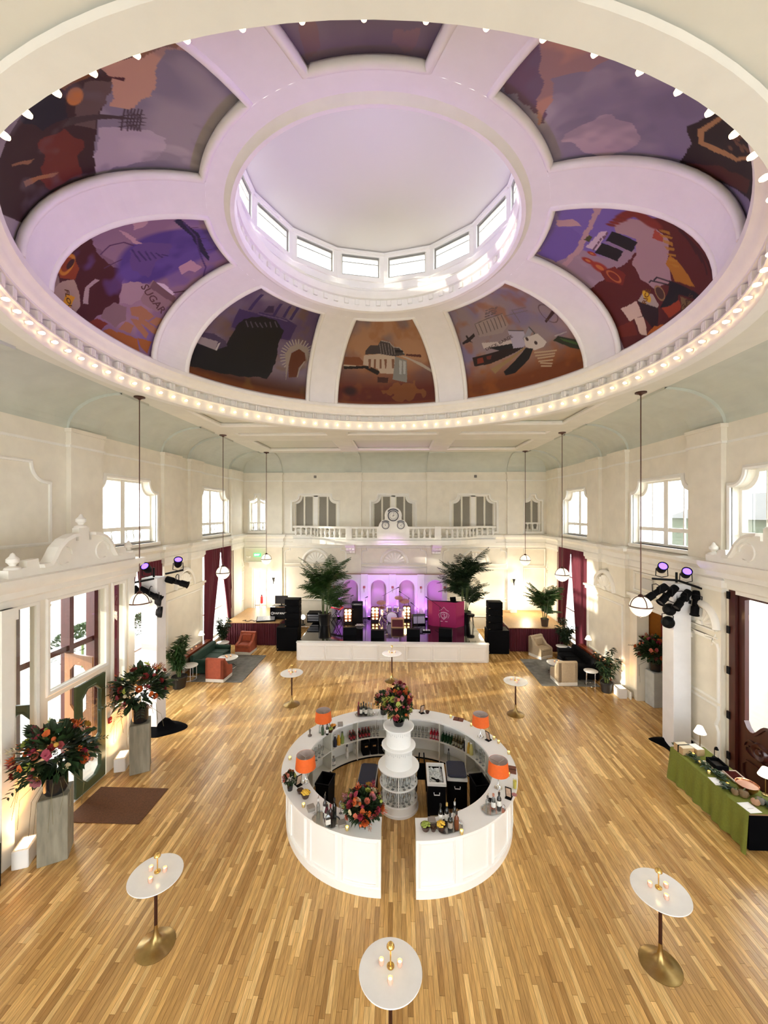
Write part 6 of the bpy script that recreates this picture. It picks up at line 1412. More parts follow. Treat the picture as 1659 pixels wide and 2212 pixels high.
light_tree('left', -6.93, 11.8, [((-7.4,11.5,4.42),(-6.75,11.5,4.55)),((-6.75,12.1,4.6),(-6.2,12.1,4.72))], [((-6.95,11.5,4.85),(.05,-.75,.55)),((-6.33,12.05,4.95),(.35,-.55,.75))], [((-7.1,11.45,4.05),(.45,.1,-.6)),((-6.8,11.45,4.1),(.8,.25,-.5)),((-6.38,12.1,4.35),(.9,.2,-.3))], [(-6.62,11.55,3.9),(-6.62,11.6,3.55)], 4.55)
light_tree('right', 8.09, 11.4, [((7.25,11.1,4.7),(7.9,11.1,4.66)),((7.9,11.05,4.66),(8.5,11.0,4.45))], [((7.5,11.1,4.98),(-.25,-.75,.5)),((8.1,11.05,4.85),(-.3,-.75,.5))], [((7.35,11.1,4.32),(-.8,-.1,-.5)),((7.66,11.1,4.26),(-.75,-.2,-.6)),((8.0,11.05,4.14),(-.7,-.3,-.6)),((8.35,11.05,4.05),(-.3,-.3,-.9))], [(7.72,11.15,3.86),(7.72,11.2,3.5)], 4.55)
for x, y in ((-6.7,11.0),(7.6,10.6)):
    s = 1 if x < 0 else -1
    lamp('par_beam', 'SPOT', (x,y,5.2), 2000, (.36,.12,1.0), (s*3.0,7.6,12.2), .15, 44, 1.0)
# ================================================================== ENTRANCE SCREEN (left), WOODEN DOOR (right)
XV = -6.85
def PV(u,v,w): return (XV+w, u, v)
b = M(); b.plate([rect(7.0,0,10.78,4.98), rect(7.30,1.44,7.80,4.67)[::-1], rect(8.06,2.74,9.72,4.66)[::-1], rect(8.06,-.001,9.72,2.58)[::-1], rect(9.94,1.44,10.38,4.66)[::-1]], -.14, 0, PV)
b.box(XL,7.0,0,XV,7.14,4.98); b.box(XL,7.0,4.98,XV,10.78,5.1)
scr = struct('wall_entrance_screen', b, WHITE, 'cream glazed entrance screen with scrolled pediment projecting from the left wall', 0)
b = M(); b.mould([(10.78,XL-XV),(10.78,0),(7.0,0),(7.0,XL-XV)], [(0,4.72),(-.04,4.72),(-.04,4.84),(-.10,4.88),(-.10,5.0),(-.16,5.06),(-.20,5.14),(-.20,5.24),(0,5.28)], False, lambda u,w,z: PV(u,z,w)); b.build('cornice', TRIM, scr)
b = M(); b.box(6.98,0,-.1,7.22,4.72,.12,PV); b.box(10.5,0,-.1,10.74,4.72,.04,PV); b.box(6.94,4.5,-.1,7.26,4.72,.16,PV); b.build('pilaster', TRIM, scr, 0)
for L in (rect(7.30,1.44,7.80,4.67), rect(8.06,2.74,9.72,4.66), rect(9.94,1.44,10.38,4.66)): frame_mould(scr, L, PV, 'glazing_bead', [(-.03,-.02),(-.03,.03),(.03,.04),(.06,.02),(.06,0)])
def pediment(parent, P, c):
    h = [(1.78,5.24),(1.78,5.42),(1.42,5.44),(1.40,5.56),(1.16,5.58),(1.14,5.44),(.98,5.46),(.90,5.56),(.78,5.76),(.60,5.92),(.40,6.0),(.22,6.02),(.22,5.86),(.15,5.86),(.15,6.14)]
    L = [(c+x,z) for x, z in h]+[(c-x,z) for x, z in h[::-1]]
    b = M(); b.plate([L], -.06, .10, P); b.build('pediment', TRIM, parent, 0)
    b = M(); b.mould([(c+x,z) for x, z in h[5:12]], [(-.02,.0),(-.02,.2),(.05,.22),(.06,0)], False, P); b.mould([(c-x,z) for x, z in h[5:12]], [(.02,0),(.02,.2),(-.05,.22),(-.06,0)], False, P); b.build('scroll_moulding', TRIM, parent, 0)
    for s in (-1,1): b = M(); b.mould(arc(c+s*.55, 5.58, .2, 0, 300, 16), [(-.02,.1),(-.02,.14),(.02,.14),(.02,.1)], False, P); b.build('acanthus_scroll', TRIM, parent)
    for x, z in ((-1.62,5.42),(1.62,5.42),(0,6.14)):
        b = M(); b.lathe([(0,0),(.14,0),(.12,.04),(.05,.07),(.06,.1),(.10,.14),(.10,.2),(.05,.25),(.03,.3),(0,.32)],16,P=lambda p,q,r,x=x,z=z: P(c+x+p, z+r, .02+q)); b.build('finial', TRIM, parent)
pediment(scr, PV, 8.9)
b = M()
for L in ((7.30,1.44,7.80,4.67),(9.94,1.44,10.38,4.66)): M().quad(*[PV(u,v,-.07) for u,v in rect(*L)]).build('pane', GLS, scr, 0)
M().quad(*[PV(u,v,-.07) for u,v in rect(8.06,2.74,9.72,4.66)]).build('pane', GLS, scr, 0)
# green door: closed leaf in place, second leaf swung outwards
GRN = mat('sage_green_door_paint', (.07,.095,.045), .35, var=.08)
def octo(a, z0, e, z1, k): return [(a+k,z0),(e-k,z0),(e,z0+k),(e,z1-k),(e-k,z1),(a+k,z1),(a,z1-k),(a,z0+k)]
def green_leaf(nm, label, P, L):
    b = M(); o1, o2 = octo(.17,.98,L-.17,2.36,.16), octo(.17,.22,L-.17,.74,.14); b.plate([rect(0,.02,L,2.54), o1[::-1], o2[::-1]], -.03, .03, P); d = b.build(nm, GRN, None, 0, kind='structure', label=label)
    for o in (o1,o2):
        b = M()
        for s in (1,-1): b.mould(o, [(.0,s*.03),(-.01,s*.05),(-.04,s*.05),(-.05,s*.03)], True, P)
        b.build('panel_moulding', GRN, d)
        M().plate([o],-.004,.0,P).build('pane', GLS, d, 0)
    b = M(); b.tube([P(.07,1.0,.07),P(.07,1.3,.07)],.015,8); b.tube([P(.07,1.02,.03),P(.07,1.02,.07)],.01,6); b.tube([P(.07,1.28,.03),P(.07,1.28,.07)],.01,6); b.build('handle', BRASS, d); return d
green_leaf('door_2', 'sage green entrance door leaf with elongated glazed openings beside the brown mat', lambda u,v,w: PV(8.80+u,v,-.03+w), .90)
green_leaf('door_3', 'sage green entrance door leaf standing open in the vestibule seen through the glass', lambda u,v,w: (XV-.12-u*.96, 8.08-u*.28+w, v), .74)
b = M(); b.quad(*[(x,y,z) for x,y,z in ((XL,7.05,.004),(XV,7.05,.004),(XV,10.7,.004),(XL,10.7,.004))])
b.build('floor_vestibule', mat('pale_stone_tile',(.55,.52,.46),.5,var=.1), None, 0, kind='structure', label='pale stone floor inside the entrance vestibule')
MAHD = mat('dark_mahogany_door', (.06,.012,.008), .3, var=.3, vscale=3, stretch=(6,6,.6), coat=.2)
# outer entrance doors of the left wall
b = M(); b.plate([rect(8.95,0,11.55,4.5), rect(9.10,0,10.52,4.35)[::-1], rect(10.66,0,11.40,4.35)[::-1]], -.3, -.05, PL); b.box(9.1,2.75,-.28,11.4,2.9,-.1,PL); d4 = struct('door_4', b, MAHD, 'dark brown outer entrance frame seen through the screen', 0)
ORW = mat('sun_tinted_door', (.22,.085,.025), .35, var=.2, vscale=3, stretch=(6,6,.6))  # brown door wood turned orange, the sun on it put into the colour
b = M(); PO = lambda u,v,w: (XL-.15+u*.96, 10.5-u*.28+w, v); b.plate([rect(0,.02,1.02,2.72), octo(.2,1.2,.82,2.45,.16)[::-1]], -.03, .03, PO); lf = b.build('door_leaf', ORW, d4, 0)
for cx, cz, r in ((.35,.85,.2),(.68,.85,.2)):
    b = M(); b.mould([(cx+(r-.004*i)*cos(i*.4)*(1-i/60), cz+(r-.004*i)*sin(i*.4)*(1-i/60)) for i in range(40)], [(-.02,-.03),(-.02,-.06),(.02,-.06),(.02,-.03)], False, PO); b.build('carved_scroll', ORW, lf)
# exit sign, alarm, uplights, mat, pedestals
t = thing('exit_sign', 'green lit exit sign hanging behind the entrance transom', 'sign', (-7.35,8.42,4.48)); b = M(); b.bbox(-.02,-.19,-.12,.02,.19,.12,.006); b.build('box', MATS['exit_green'], t, 0)
b = M(); b.tube([(0,0,.12),(0,0,.3)],.01,6); b.build('stem', CHROME, t)
M().merge(text_mesh('EXIT',.19,.002,bold=True), Matrix.Translation((.023,0,0)) @ Matrix.Rotation(pi/2,4,'Z') @ Matrix.Rotation(pi/2,4,'X')).build('lettering', MATS['exit_letter'], t, 0)
t = thing('fire_alarm', 'small red fire alarm pull beside the green door', 'alarm', (XV+.001,9.83,1.28)); b = M(); b.bbox(0,-.05,-.07,.04,.05,.07,.006); b.build('box', mat('alarm_red',(.35,.01,.015),.4), t, 0); b = M(); b.box(.04,-.035,-.02,.046,.035,.0); b.build('handle', mat('alarm_white',(.8,.8,.8),.4), t, 0)
t = thing('spot_lamp', 'white emergency spot lamp inside the entrance transom', 'light', (-7.05,8.25,4.55)); b = M(); b.sphere((0,0,0),.09,12,8); b.build('head', TRIM, t); b = M(); b.tube([(0,0,.05),(0,0,.3)],.012,6); b.build('stem', TRIM, t)
def upbox(label, loc, rz, aim, e):
    t = thing('uplight_box', label, 'light', loc, rz); b = M(); b.bbox(-.13,-.2,0,.13,.2,.34,.012); b.build('box', BARW, t, 0); b = M(); b.box(-.09,-.15,.335,.09,.15,.343); b.build('lens', GLOW, t, 0)
    lamp('wall_uplight', 'SPOT', (loc[0],loc[1],.42), e, (1,.42,.12), aim, .08, 100, .9)
upbox('white uplight box on the floor below the near entrance window', (-6.55,7.25,0), .35, (-6.8,7.3,2.5), 110); upbox('white uplight box on the floor between the green door and the far pedestal', (-6.62,9.98,0), .3, (-6.84,10.0,2.5), 110); upbox('white uplight box at the corner of the right alcove opening', (8.22,14.45,0), .0, (8.45,14.45,3), 30)
b = M(); b.bbox(-6.62,8.17,.001,-5.0,9.25,.015,.004); o = b.build('door_mat', mat('brown_coir_mat',(.14,.06,.025),.95,var=.3,vscale=40,bump=.3), None, 0); o['label'] = 'brown coir mat before the green entrance door'; o['category'] = 'mat'
STONE = mat('weathered_grey_plinth', (.27,.25,.19), .8, var=.3, vscale=3, stretch=(4,4,.7), bump=.1)
STONE2 = mat('pale_grey_plinth', (.5,.52,.5), .7, var=.15, vscale=4)
# flowers
VASE = mat('dark_glass_vase', (.012,.012,.014), .12)
PETM = {'orange':(.85,.16,.02),'coral':(.80,.20,.12),'pink':(.62,.22,.25),'blush':(.72,.45,.35),'red':(.32,.015,.015),'crimson':(.42,.02,.06),'lime':(.42,.48,.08),'cream':(.72,.62,.40),'gold':(.65,.36,.05)}
PETM = {k: mat('%s_petals' % k, tuple(c*(.8 if k in ('lime','cream','gold') else .62) for c in v), .6, var=.2, vscale=20) for k, v in PETM.items()}
def bloom_mesh(kind):
    b = M()
    if kind == 'rose':
        for ri, (r, z, n) in enumerate(((.055,.0,7),(.042,.012,6),(.026,.022,5))):
            for i in range(n):
                a = 2*pi*i/n+ri*.4; h = pi/n*1.15; c, s = cos(a), sin(a)
                b.add([(r*.25*c,r*.25*s,z-.015),(r*cos(a-h),r*sin(a-h),z+.012),(r*1.08*c,r*1.08*s,z+.028),(r*cos(a+h),r*sin(a+h),z+.012)], [(0,1,2),(0,2,3)])
    elif kind == 'ball': b.sphere((0,0,0),.036,9,6)
    elif kind == 'spike':
        for i in range(12): a = i*2.4; r = .02+.035*(1-i/12); z = i*.009; b.add([(.3*r*cos(a),.3*r*sin(a),z-.01),(r*cos(a-.35),r*sin(a-.35),z+.015),(r*1.2*cos(a),r*1.2*sin(a),z+.05),(r*cos(a+.35),r*sin(a+.35),z+.015)], [(0,1,2),(0,2,3)])
    else:
        b.add([(0,-.02,-.01),(.05,.03,.01),(.03,.08,.02),(0,.10,.015),(-.03,.08,.02),(-.05,.03,.01)], [(0,1,2,3),(0,3,4,5)]); b.tube([(0,.02,0),(0,.03,.05)],.006,5)
    return b
BLM = {(k,c): bloom_mesh(k).mesh('bloom', m, 60) for c, m in PETM.items() for k in ('rose','ball','spike','lily')}
LEAFM = mat('bouquet_leaf', (.028,.062,.020), .45, var=.45, vscale=5)
def leaf_shape(b, p, d, l, w, droop=.1):
    sd = d.cross(Vector((0,0,1))); sd = sd.normalized()*w if sd.length > .05 else Vector((w,0,0)); q = p+d*l-Vector((0,0,droop*l)); m1 = p+d*l*.35+sd; m2 = p+d*l*.35-sd; m3 = p+d*l*.7+sd*.8; m4 = p+d*l*.7-sd*.8
    b.add([p,m1,m3,q,m4,m2], [(0,1,2,3),(0,3,4,5)])
def bouquet(label, loc, R, Hb, nb, vase, seed, cols, big=1., trail=0, monst=0, leafk=1.):
    random.seed(seed); t = thing('flower_arrangement', label, 'flowers', loc); vr, vh = vase
    if vh: b = M(); b.lathe([(0,0),(vr*.85,0),(vr,.06*1),(vr,vh*.9),(vr*1.05,vh),(vr*.95,vh),(vr*.9,vh*.8)],20,cap=False); b.build('vase', VASE, t)
    c = Vector((0,0,vh+Hb*.38)); b = M(); st = M()
    for i in range(int(nb*11/leafk)):
        a = random.uniform(0,2*pi); el = math.asin(random.uniform(-.35,1)); d = Vector((cos(a)*cos(el),sin(a)*cos(el),sin(el))); l = random.uniform(.10,.22)*big*leafk
        p = c+Vector((d.x*R,d.y*R,d.z*Hb*.62))*random.uniform(.35,.85); leaf_shape(b, p, d, l, l*random.choice([.12,.2,.3]), random.uniform(0,.4))
    b.build('foliage', LEAFM, t, 0)['kind'] = 'stuff'
    for i in range(nb):
        k = random.choice(['rose','rose','ball','spike','lily']); cc = random.choice(cols); a = random.uniform(0,2*pi); el = math.asin(random.uniform(-.25,1)); d = Vector((cos(a)*cos(el),sin(a)*cos(el),sin(el)))
        o = bpy.data.objects.new('bloom', BLM[k,cc]); COL.objects.link(o); o.parent = t; o.location = c+Vector((d.x*R,d.y*R,d.z*Hb*.62))*random.uniform(.86,1.06); o.rotation_euler = d.to_track_quat('Z','Y').to_euler(); s = big*random.uniform(.75,1.15)*(1.15 if k in ('rose','lily') else 1); o.scale = (s,s,s)
    if R > .5:
        b = M()
        for i in range(9):
            a = random.uniform(0,2*pi); d = Vector((cos(a),sin(a),random.uniform(-.25,.5))).normalized(); p0 = c+Vector((d.x*R,d.y*R,d.z*Hb*.5))*.5; L = .42*big
            for q in range(9): f = q/8; pp = p0+d*L*f-Vector((0,0,.12*f*f)); sd = d.cross(Vector((0,0,1))).normalized(); [leaf_shape(b, pp, (d*.6+sd*s_).normalized(), .15*big*(1.1-.6*f), .014*big, .15) for s_ in (-1,1)]
        b.build('fern_spray', LEAFM, t, 0)
    for i in range(monst):
        a = random.uniform(0,2*pi); d = Vector((cos(a)*.7,sin(a)*.7,random.uniform(.2,.9))).normalized(); p = c+Vector((d.x*R,d.y*R,d.z*Hb*.62))*.75; b = M()
        for q in range(9): f = (q-4)*.33; dd = (d+d.cross(Vector((0,0,1)))*f*.7).normalized(); leaf_shape(b, p, dd, .34*big*(1-.06*abs(q-4)), .03*big, .15)
        b.build('split_leaf', LEAFM, t, 0)
    if trail:
        b = M()
        for i in range(trail): a = random.uniform(0,2*pi); x, y = cos(a), sin(a); b.tube([(x*R*.5,y*R*.5,vh),(x*R*.9,y*R*.9,vh-.15),(x*R*random.uniform(.8,1.1),y*R,vh-random.uniform(.4,.75))],.004,3)
        b.build('trailing_grass', mat('dry_grass',(.16,.13,.06),.8), t, 0)['kind'] = 'stuff'
    for i in range(3): b = M(); a = i*2.1; b.tube([(0,0,vh*.4),(.05*cos(a),.05*sin(a),vh),(c.x+.2*R*cos(a),c.y+.2*R*sin(a),c.z)],.006,5); b.build('stem', STEMG, t)
    return t
AUT = ['orange','coral','pink','blush','red','crimson','lime','cream','gold','red','crimson','red','orange','orange']
def pedestal(label, loc, rz, w, h, m):
    t = thing('pedestal', label, 'pedestal', loc, rz); b = M(); b.bbox(-w/2,-w/2,0,w/2,w/2,h,.008); b.build('shaft', m, t, 0); b = M(); b.bbox(-w/2+.01,-w/2+.01,h,w/2-.01,w/2-.01,h+.004,.001); b.build('top_plate', m, t, 0)
pedestal('weathered grey square pedestal nearest the viewer by the entrance', (-6.1,7.4,0), .5, .46, 1.20, STONE); bouquet('big autumn flower arrangement on the nearest entrance pedestal', (-6.1,7.4,1.205), .62, .92, 56, (.19,.34), 21, AUT, 1.25, 14, 2)
pedestal('weathered grey square pedestal beyond the green door', (-6.13,9.95,0), .5, .44, 1.20, STONE); bouquet('big autumn flower arrangement with split leaves on the pedestal beyond the green door', (-6.13,9.95,1.205), .62, 1.05, 56, (.18,.36), 22, AUT, 1.25, 12, 4)
pedestal('pale grey pedestal in the mouth of the right alcove', (9.05,13.85,0), .1, .42, 1.15, STONE2); bouquet('dark autumn flower arrangement on the pedestal in the right alcove', (9.05,13.85,1.155), .55, .85, 60, (.18,.3), 23, ['coral','red','crimson','lime','orange'], 1.2, 10, 1)
# ---- right wall: carved mahogany doors, pediment
pd = struct('trim_3', M().box(7.2,4.74,0,10.6,4.86,.14,PR), TRIM, 'cream pediment and cornice over the dark wooden door', 0)
b = M(); b.mould([(10.7,0),(10.7,.2),(7.1,.2),(7.1,0)], [(0,4.86),(-.05,4.88),(-.05,5.0),(-.12,5.06),(-.16,5.14),(-.16,5.24),(0,5.28)], False, lambda u,w,z: PR(u,z,w)); b.build('cornice', TRIM, pd)
pediment(pd, lambda u,v,w: PR(u,v,w+.2), 8.85)
b = M(); b.plate([rect(7.5,0,10.2,4.74), rect(7.68,0,10.02,4.60)[::-1]], -.2, .06, PR); d5 = struct('door_5', b, MAHD, 'tall dark mahogany doors with glass and carved scrolls on the right wall', 0)
for a, e in ((8.87,10.0),(7.7,8.83)):
    b = M(); top = [(e-.16,1.55)]+[(a+.14+(e-a-.3)*i/12, 1.50+.16*sin(i/12*2*pi)) for i in range(11,0,-1)]+[(a+.14,1.45)]
    gl = [(a+.14,4.44),(a+.34,4.50),(e-.34,4.50),(e-.16,4.42)]
    L = top+[(a+.14,4.40),(a+.26,4.44),(e-.26,4.44),(e-.16,4.40)]
    b.plate([rect(a,.02,e,4.58), L[::-1]], -.12, -.02, PR); lf = b.build('door_leaf', MAHD, d5, 0)
    M().quad(*[PR(u,v,-.07) for u,v in rect(a+.1,1.3,e-.1,4.48)]).build('pane', GLS, lf, 0)
    b = M(); m_ = (a+e)/2
    b.mould(top, [(-.03,-.02),(-.03,.02),(.03,.02),(.03,-.02)], False, PR)
    b.lathe([(.0,.05),(.05,.05),(.08,.0),(.12,.03),(.17,.04),(.20,-.02)],20,P=lambda x,y,z,m_=m_: PR(m_+x,1.02+y*1.05,z-.0))
    for s in (-1,1): b.mould([(m_+s*(.24+.24*(i/30))*cos(i*.25)*(1-i/45)+s*.16, .95+.24*sin(i*.25)*(1-i/45)) for i in range(30)], [(-.02,-.02),(-.02,.02),(.02,.02),(.02,-.02)], False, PR)
    b.mould(octo(a+.14,.2,e-.14,.62,.1), [(0,-.02),(0,.015),(-.04,.015),(-.04,-.02)], True, PR); b.build('carving', MAHD, lf)
for z in (.5,1.5,2.6,3.6,4.45): b = M(); b.box(10.16,z-.09,.05,10.24,z+.09,.09,PR); b.build('hinge', BLACKM, d5, 0)
# ---- outside
PAVE = mat('outdoor_paving', (.22,.20,.17), .8, var=.15, vscale=1.5)
b = M(); b.box(-60,-30,-.3,-8.85,60,-.08); struct('ground_left', b, PAVE, 'pale paving outside the left windows', 0)
b = M(); b.box(9.05,-30,-.3,60,11.2,-.08); b.box(11.1,11.2,-.3,60,60,-.08); struct('ground_right', b, PAVE, 'pale paving outside the right windows', 0)
PALEG = mat('pale_green_stucco', (.13,.145,.125), .8, var=.12, vscale=1.5)
def house(label, x0, y0, x1, y1, h, m, roof=None):
    t = thing('house', label, 'building', ((x0+x1)/2,(y0+y1)/2,0)); hx, hy = (x1-x0)/2, (y1-y0)/2; b = M(); b.box(-hx,-hy,-.1,hx,hy,h); b.build('walls', m, t, 0)
    if roof: b = M(); b.add([(-hx-.3,-hy-.3,h),(hx+.3,-hy-.3,h),(hx+.3,hy+.3,h),(-hx-.3,hy+.3,h),(0,-hy-.3,h+1.6),(0,hy+.3,h+1.6)], [(0,1,4),(1,2,5,4),(2,3,5),(3,0,4,5)]); b.build('roof', roof, t, 0)
    s = -1 if x0 > 0 else 1
    for k in range(3):
        y = -hy+(2*hy)*(k+.5)/3; b = M(); f = s*hx
        b.box(min(f,f+s*.06),y-.5,h*.45,max(f,f+s*.06),y+.5,h*.45+1.3); w = b.build('window', TRIM, t, 0); M().box(min(f+s*.05,f+s*.07),y-.42,h*.45+.08,max(f+s*.05,f+s*.07),y+.42,h*.45+1.22).build('pane', mat('dark_window_glass',(.06,.08,.09),.1), w, 0)
SHING = mat('grey_shingle', (.06,.06,.055), .8, var=.25, vscale=10)
SID = mat('blue_grey_siding', (.035,.045,.06), .7, var=.3, vscale=4, stretch=(.2,.2,30))
house('grey roofed green house outside the middle right window', 19,19,27,28,6.1, mat('green_house_paint',(.06,.075,.045),.8), SHING); house('blue grey clad house outside the nearest right window', 15.5,10.5,22,16.5,8.5, SID, SHING); house('pale low house far across the patio outside the entrance', -62,0,-54,16,3.4, mat('pale_house_paint',(.14,.13,.12),.8), SHING)
t = thing('garden_wall', 'pale green stucco wall outside the dark wooden door', 'wall', (11.6,10.2,0)); b = M(); b.box(-.2,-1.05,-.08,.2,.8,5.2); b.build('panel', PALEG, t, 0); b = M(); b.tube([(-.24,-.95,-.08),(-.24,-.95,5.2)],.06,8); b.build('downpipe', mat('mauve_downpipe',(.28,.17,.22),.5), t); b = M(); b.box(-.26,-.99,3.3,-.2,-.9,3.36); b.build('pipe_clip', BLACKM, t, 0)
t = thing('garden_door', 'teal framed garden door outside the dark wooden door', 'door', (12.6,8.6,0)); b = M(); b.plate([rect(-.75,-.08,.75,3.1), rect(-.62,.9,-.05,1.7)[::-1], rect(.05,.9,.62,1.7)[::-1], rect(-.62,1.85,-.05,2.9)[::-1], rect(.05,1.85,.62,2.9)[::-1]], -.05, .05, lambda u,v,w: (w,u,v)); b.build('frame', mat('pale_teal_paint',(.08,.12,.11),.6), t, 0); b = M(); b.box(.06,-.7,-.05,.08,.7,3.0); b.build('dark_glass', mat('dark_window_glass',(.06,.08,.09),.1), t, 0)
bush('light green shrub in a pale planter outside the dark wooden door', (9.85,9.35,-.08), 1.9, .5, 90, mat('bright_shrub_leaf',(.05,.10,.02),.5,var=.3), 12, (.24,1.05), .2)
random.seed(5)
HED = mat('hedge_leaf', (.035,.06,.02), .6, var=.4, vscale=3)
for k, (x, y, w, h) in enumerate(((-13.0,16.6,3.0,1.7),(-12.5,20.5,2.6,1.4),(-13.6,12.6,2.6,1.9))):
    b = M()
    for i in range(900):
        a = random.uniform(0,2*pi); e = math.asin(random.uniform(-.2,1)); d = Vector((cos(a)*cos(e),sin(a)*cos(e),sin(e))); leaf_shape(b, Vector((x+d.x*.7,y+d.y*w*.5,h*.45+d.z*h*.5)), (d+Vector((random.uniform(-.5,.5),random.uniform(-.5,.5),.3))).normalized(), .2, .05)
    t = thing('hedge', 'clipped hedge outside the left windows, %s' % ['in line with the entrance','farther along the wall','nearest the viewer'][k], 'hedge', (0,0,0)); b.build('leaves', HED, t, 0)['kind'] = 'stuff'
    b = M(); b.tube([(x,y,-.08),(x,y,h*.6)],.05,6); b.build('stem', STEMG, t)
t = thing('sun_block_tree','unseen broad tree added outside to keep sun off the far left window','tree',(-20,15.3,-.08)); b = M(); b.tube([(0,0,0),(.1,0,3.5),(0,.1,7.5)],[.22,.16,.08],8); b.build('trunk', mat('tree_bark',(.12,.08,.05),.9,var=.3), t); b = M()  # unseen tree, added on the sun's path to shade the far left window
for i in range(2600):
    a = random.uniform(0,2*pi); e = math.asin(random.uniform(-1,1)); d = Vector((cos(a)*cos(e),sin(a)*cos(e),sin(e))); leaf_shape(b, Vector((0,0,8.3))+Vector((d.x*2.2,d.y*2.6,d.z*2.6))*random.uniform(.5,1)**.4, (d+Vector((random.uniform(-.6,.6),random.uniform(-.6,.6),.2))).normalized(), .42, .14)
b.build('leaves', HED, t, 0)['kind'] = 'stuff'
t = thing('patio_parasol', 'folded pale patio parasol frame outside the near entrance window', 'parasol', (-10.6,7.6,-.08)); b = M(); b.tube([(0,0,0),(0,0,2.7)],.03,8); b.cyl((0,0,0),.3,0,.08,16); b.build('pole', TRIM, t); b = M(); b.lathe([(.1,1.2),(.2,1.5),(.12,2.4),(.02,2.75)],12,cap=False); b.build('canopy', mat('canvas_white',(.8,.78,.72),.8), t)
# ================================================================== BAR
BZ = 1.07; BCY = 8.87; BLX, BRX = .10, .69; RO, RB, RIN = 2.22, 2.10, 1.72
def wedge(b, r0, r1, a0, a1, z0, z1, n=40):
    L = []
    for i in range(n+1):
        a = radians(a0+(a1-a0)*i/n); c, s = cos(a), sin(a); L.append([(r0*c,r0*s,z0),(r1*c,r1*s,z0),(r1*c,r1*s,z1),(r0*c,r0*s,z1)])
    o = len(b.v); b.v += [p for q in L for p in q]
    for i in range(n):
        for k in range(4): b.f.append((o+i*4+k, o+i*4+(k+1)%4, o+i*4+4+(k+1)%4, o+i*4+4+k))
    b.f += [(o,o+3,o+2,o+1), (o+n*4,o+n*4+1,o+n*4+2,o+n*4+3)]
    return b
INS = mat('bar_inside_paint', (.72,.70,.62), .55, var=.08, vscale=5)
def bar_half(label, cx, a0, a1):
    t = thing('bar_counter', label, 'bar', (cx,BCY,0))
    wedge(M(), RB-.03, RB, a0, a1, .0, BZ-.04, 60).build('curved_front', BARW, t, 40)
    wedge(M(), RB, RB+.02, a0, a1, .0, .13, 60).build('kick_board', BARW, t, 40)
    wedge(M(), RIN, RO, a0, a1, BZ-.045, BZ, 60).build('worktop', BARW, t, 40)
    b = M()
    for z in (.09,.56): wedge(b, RIN+.02, RB-.03, a0+1, a1-1, z-.025, z, 48)
    b.build('shelf', INS, t, 40); wedge(M(), RIN+.06, RIN+.09, a0+1, a1-1, 0, .065, 40).build('plinth', BLACK, t, 40)
    for k in range(8):
        a = radians(a0+.6+(a1-a0-1.2)*k/7); b = M(); c, s = cos(a), sin(a); b.obox(((RIN+RB-.03)/2*c,(RIN+RB-.03)/2*s,.53),(c*(RB-.05-RIN)/2,s*(RB-.05-RIN)/2,0),(-s*.012,c*.012,0),(0,0,.49)); b.build('divider', INS, t, 0)
    n = 9; P = lambda u,v,w: ((RB+w)*cos(u/RB),(RB+w)*sin(u/RB),v)
    for k in range(n):
        c = radians(a0+(a1-a0)*(k+.5)/n)*RB; h = .275; 
        def seg(x0,z0,x1,z1,m=8): return [(x0+(x1-x0)*i/m, z0+(z1-z0)*i/m) for i in range(m)]
        L = seg(c-h,.22,c+h,.22)+seg(c+h,.22,c+h,.92,1)+seg(c+h,.92,c-h,.92)+seg(c-h,.92,c-h,.22,1)
        b = M(); b.mould(L[::-1], [(0,0),(0,.026),(.014,.032),(.03,.02),(.045,.006),(.05,0)], True, P); b.build('panel_frame', BARW, t)
    return t
bar_half('left half of the round white panelled bar', BLX, 90, 270); bar_half('right half of the round white panelled bar', BRX, -90, 90)
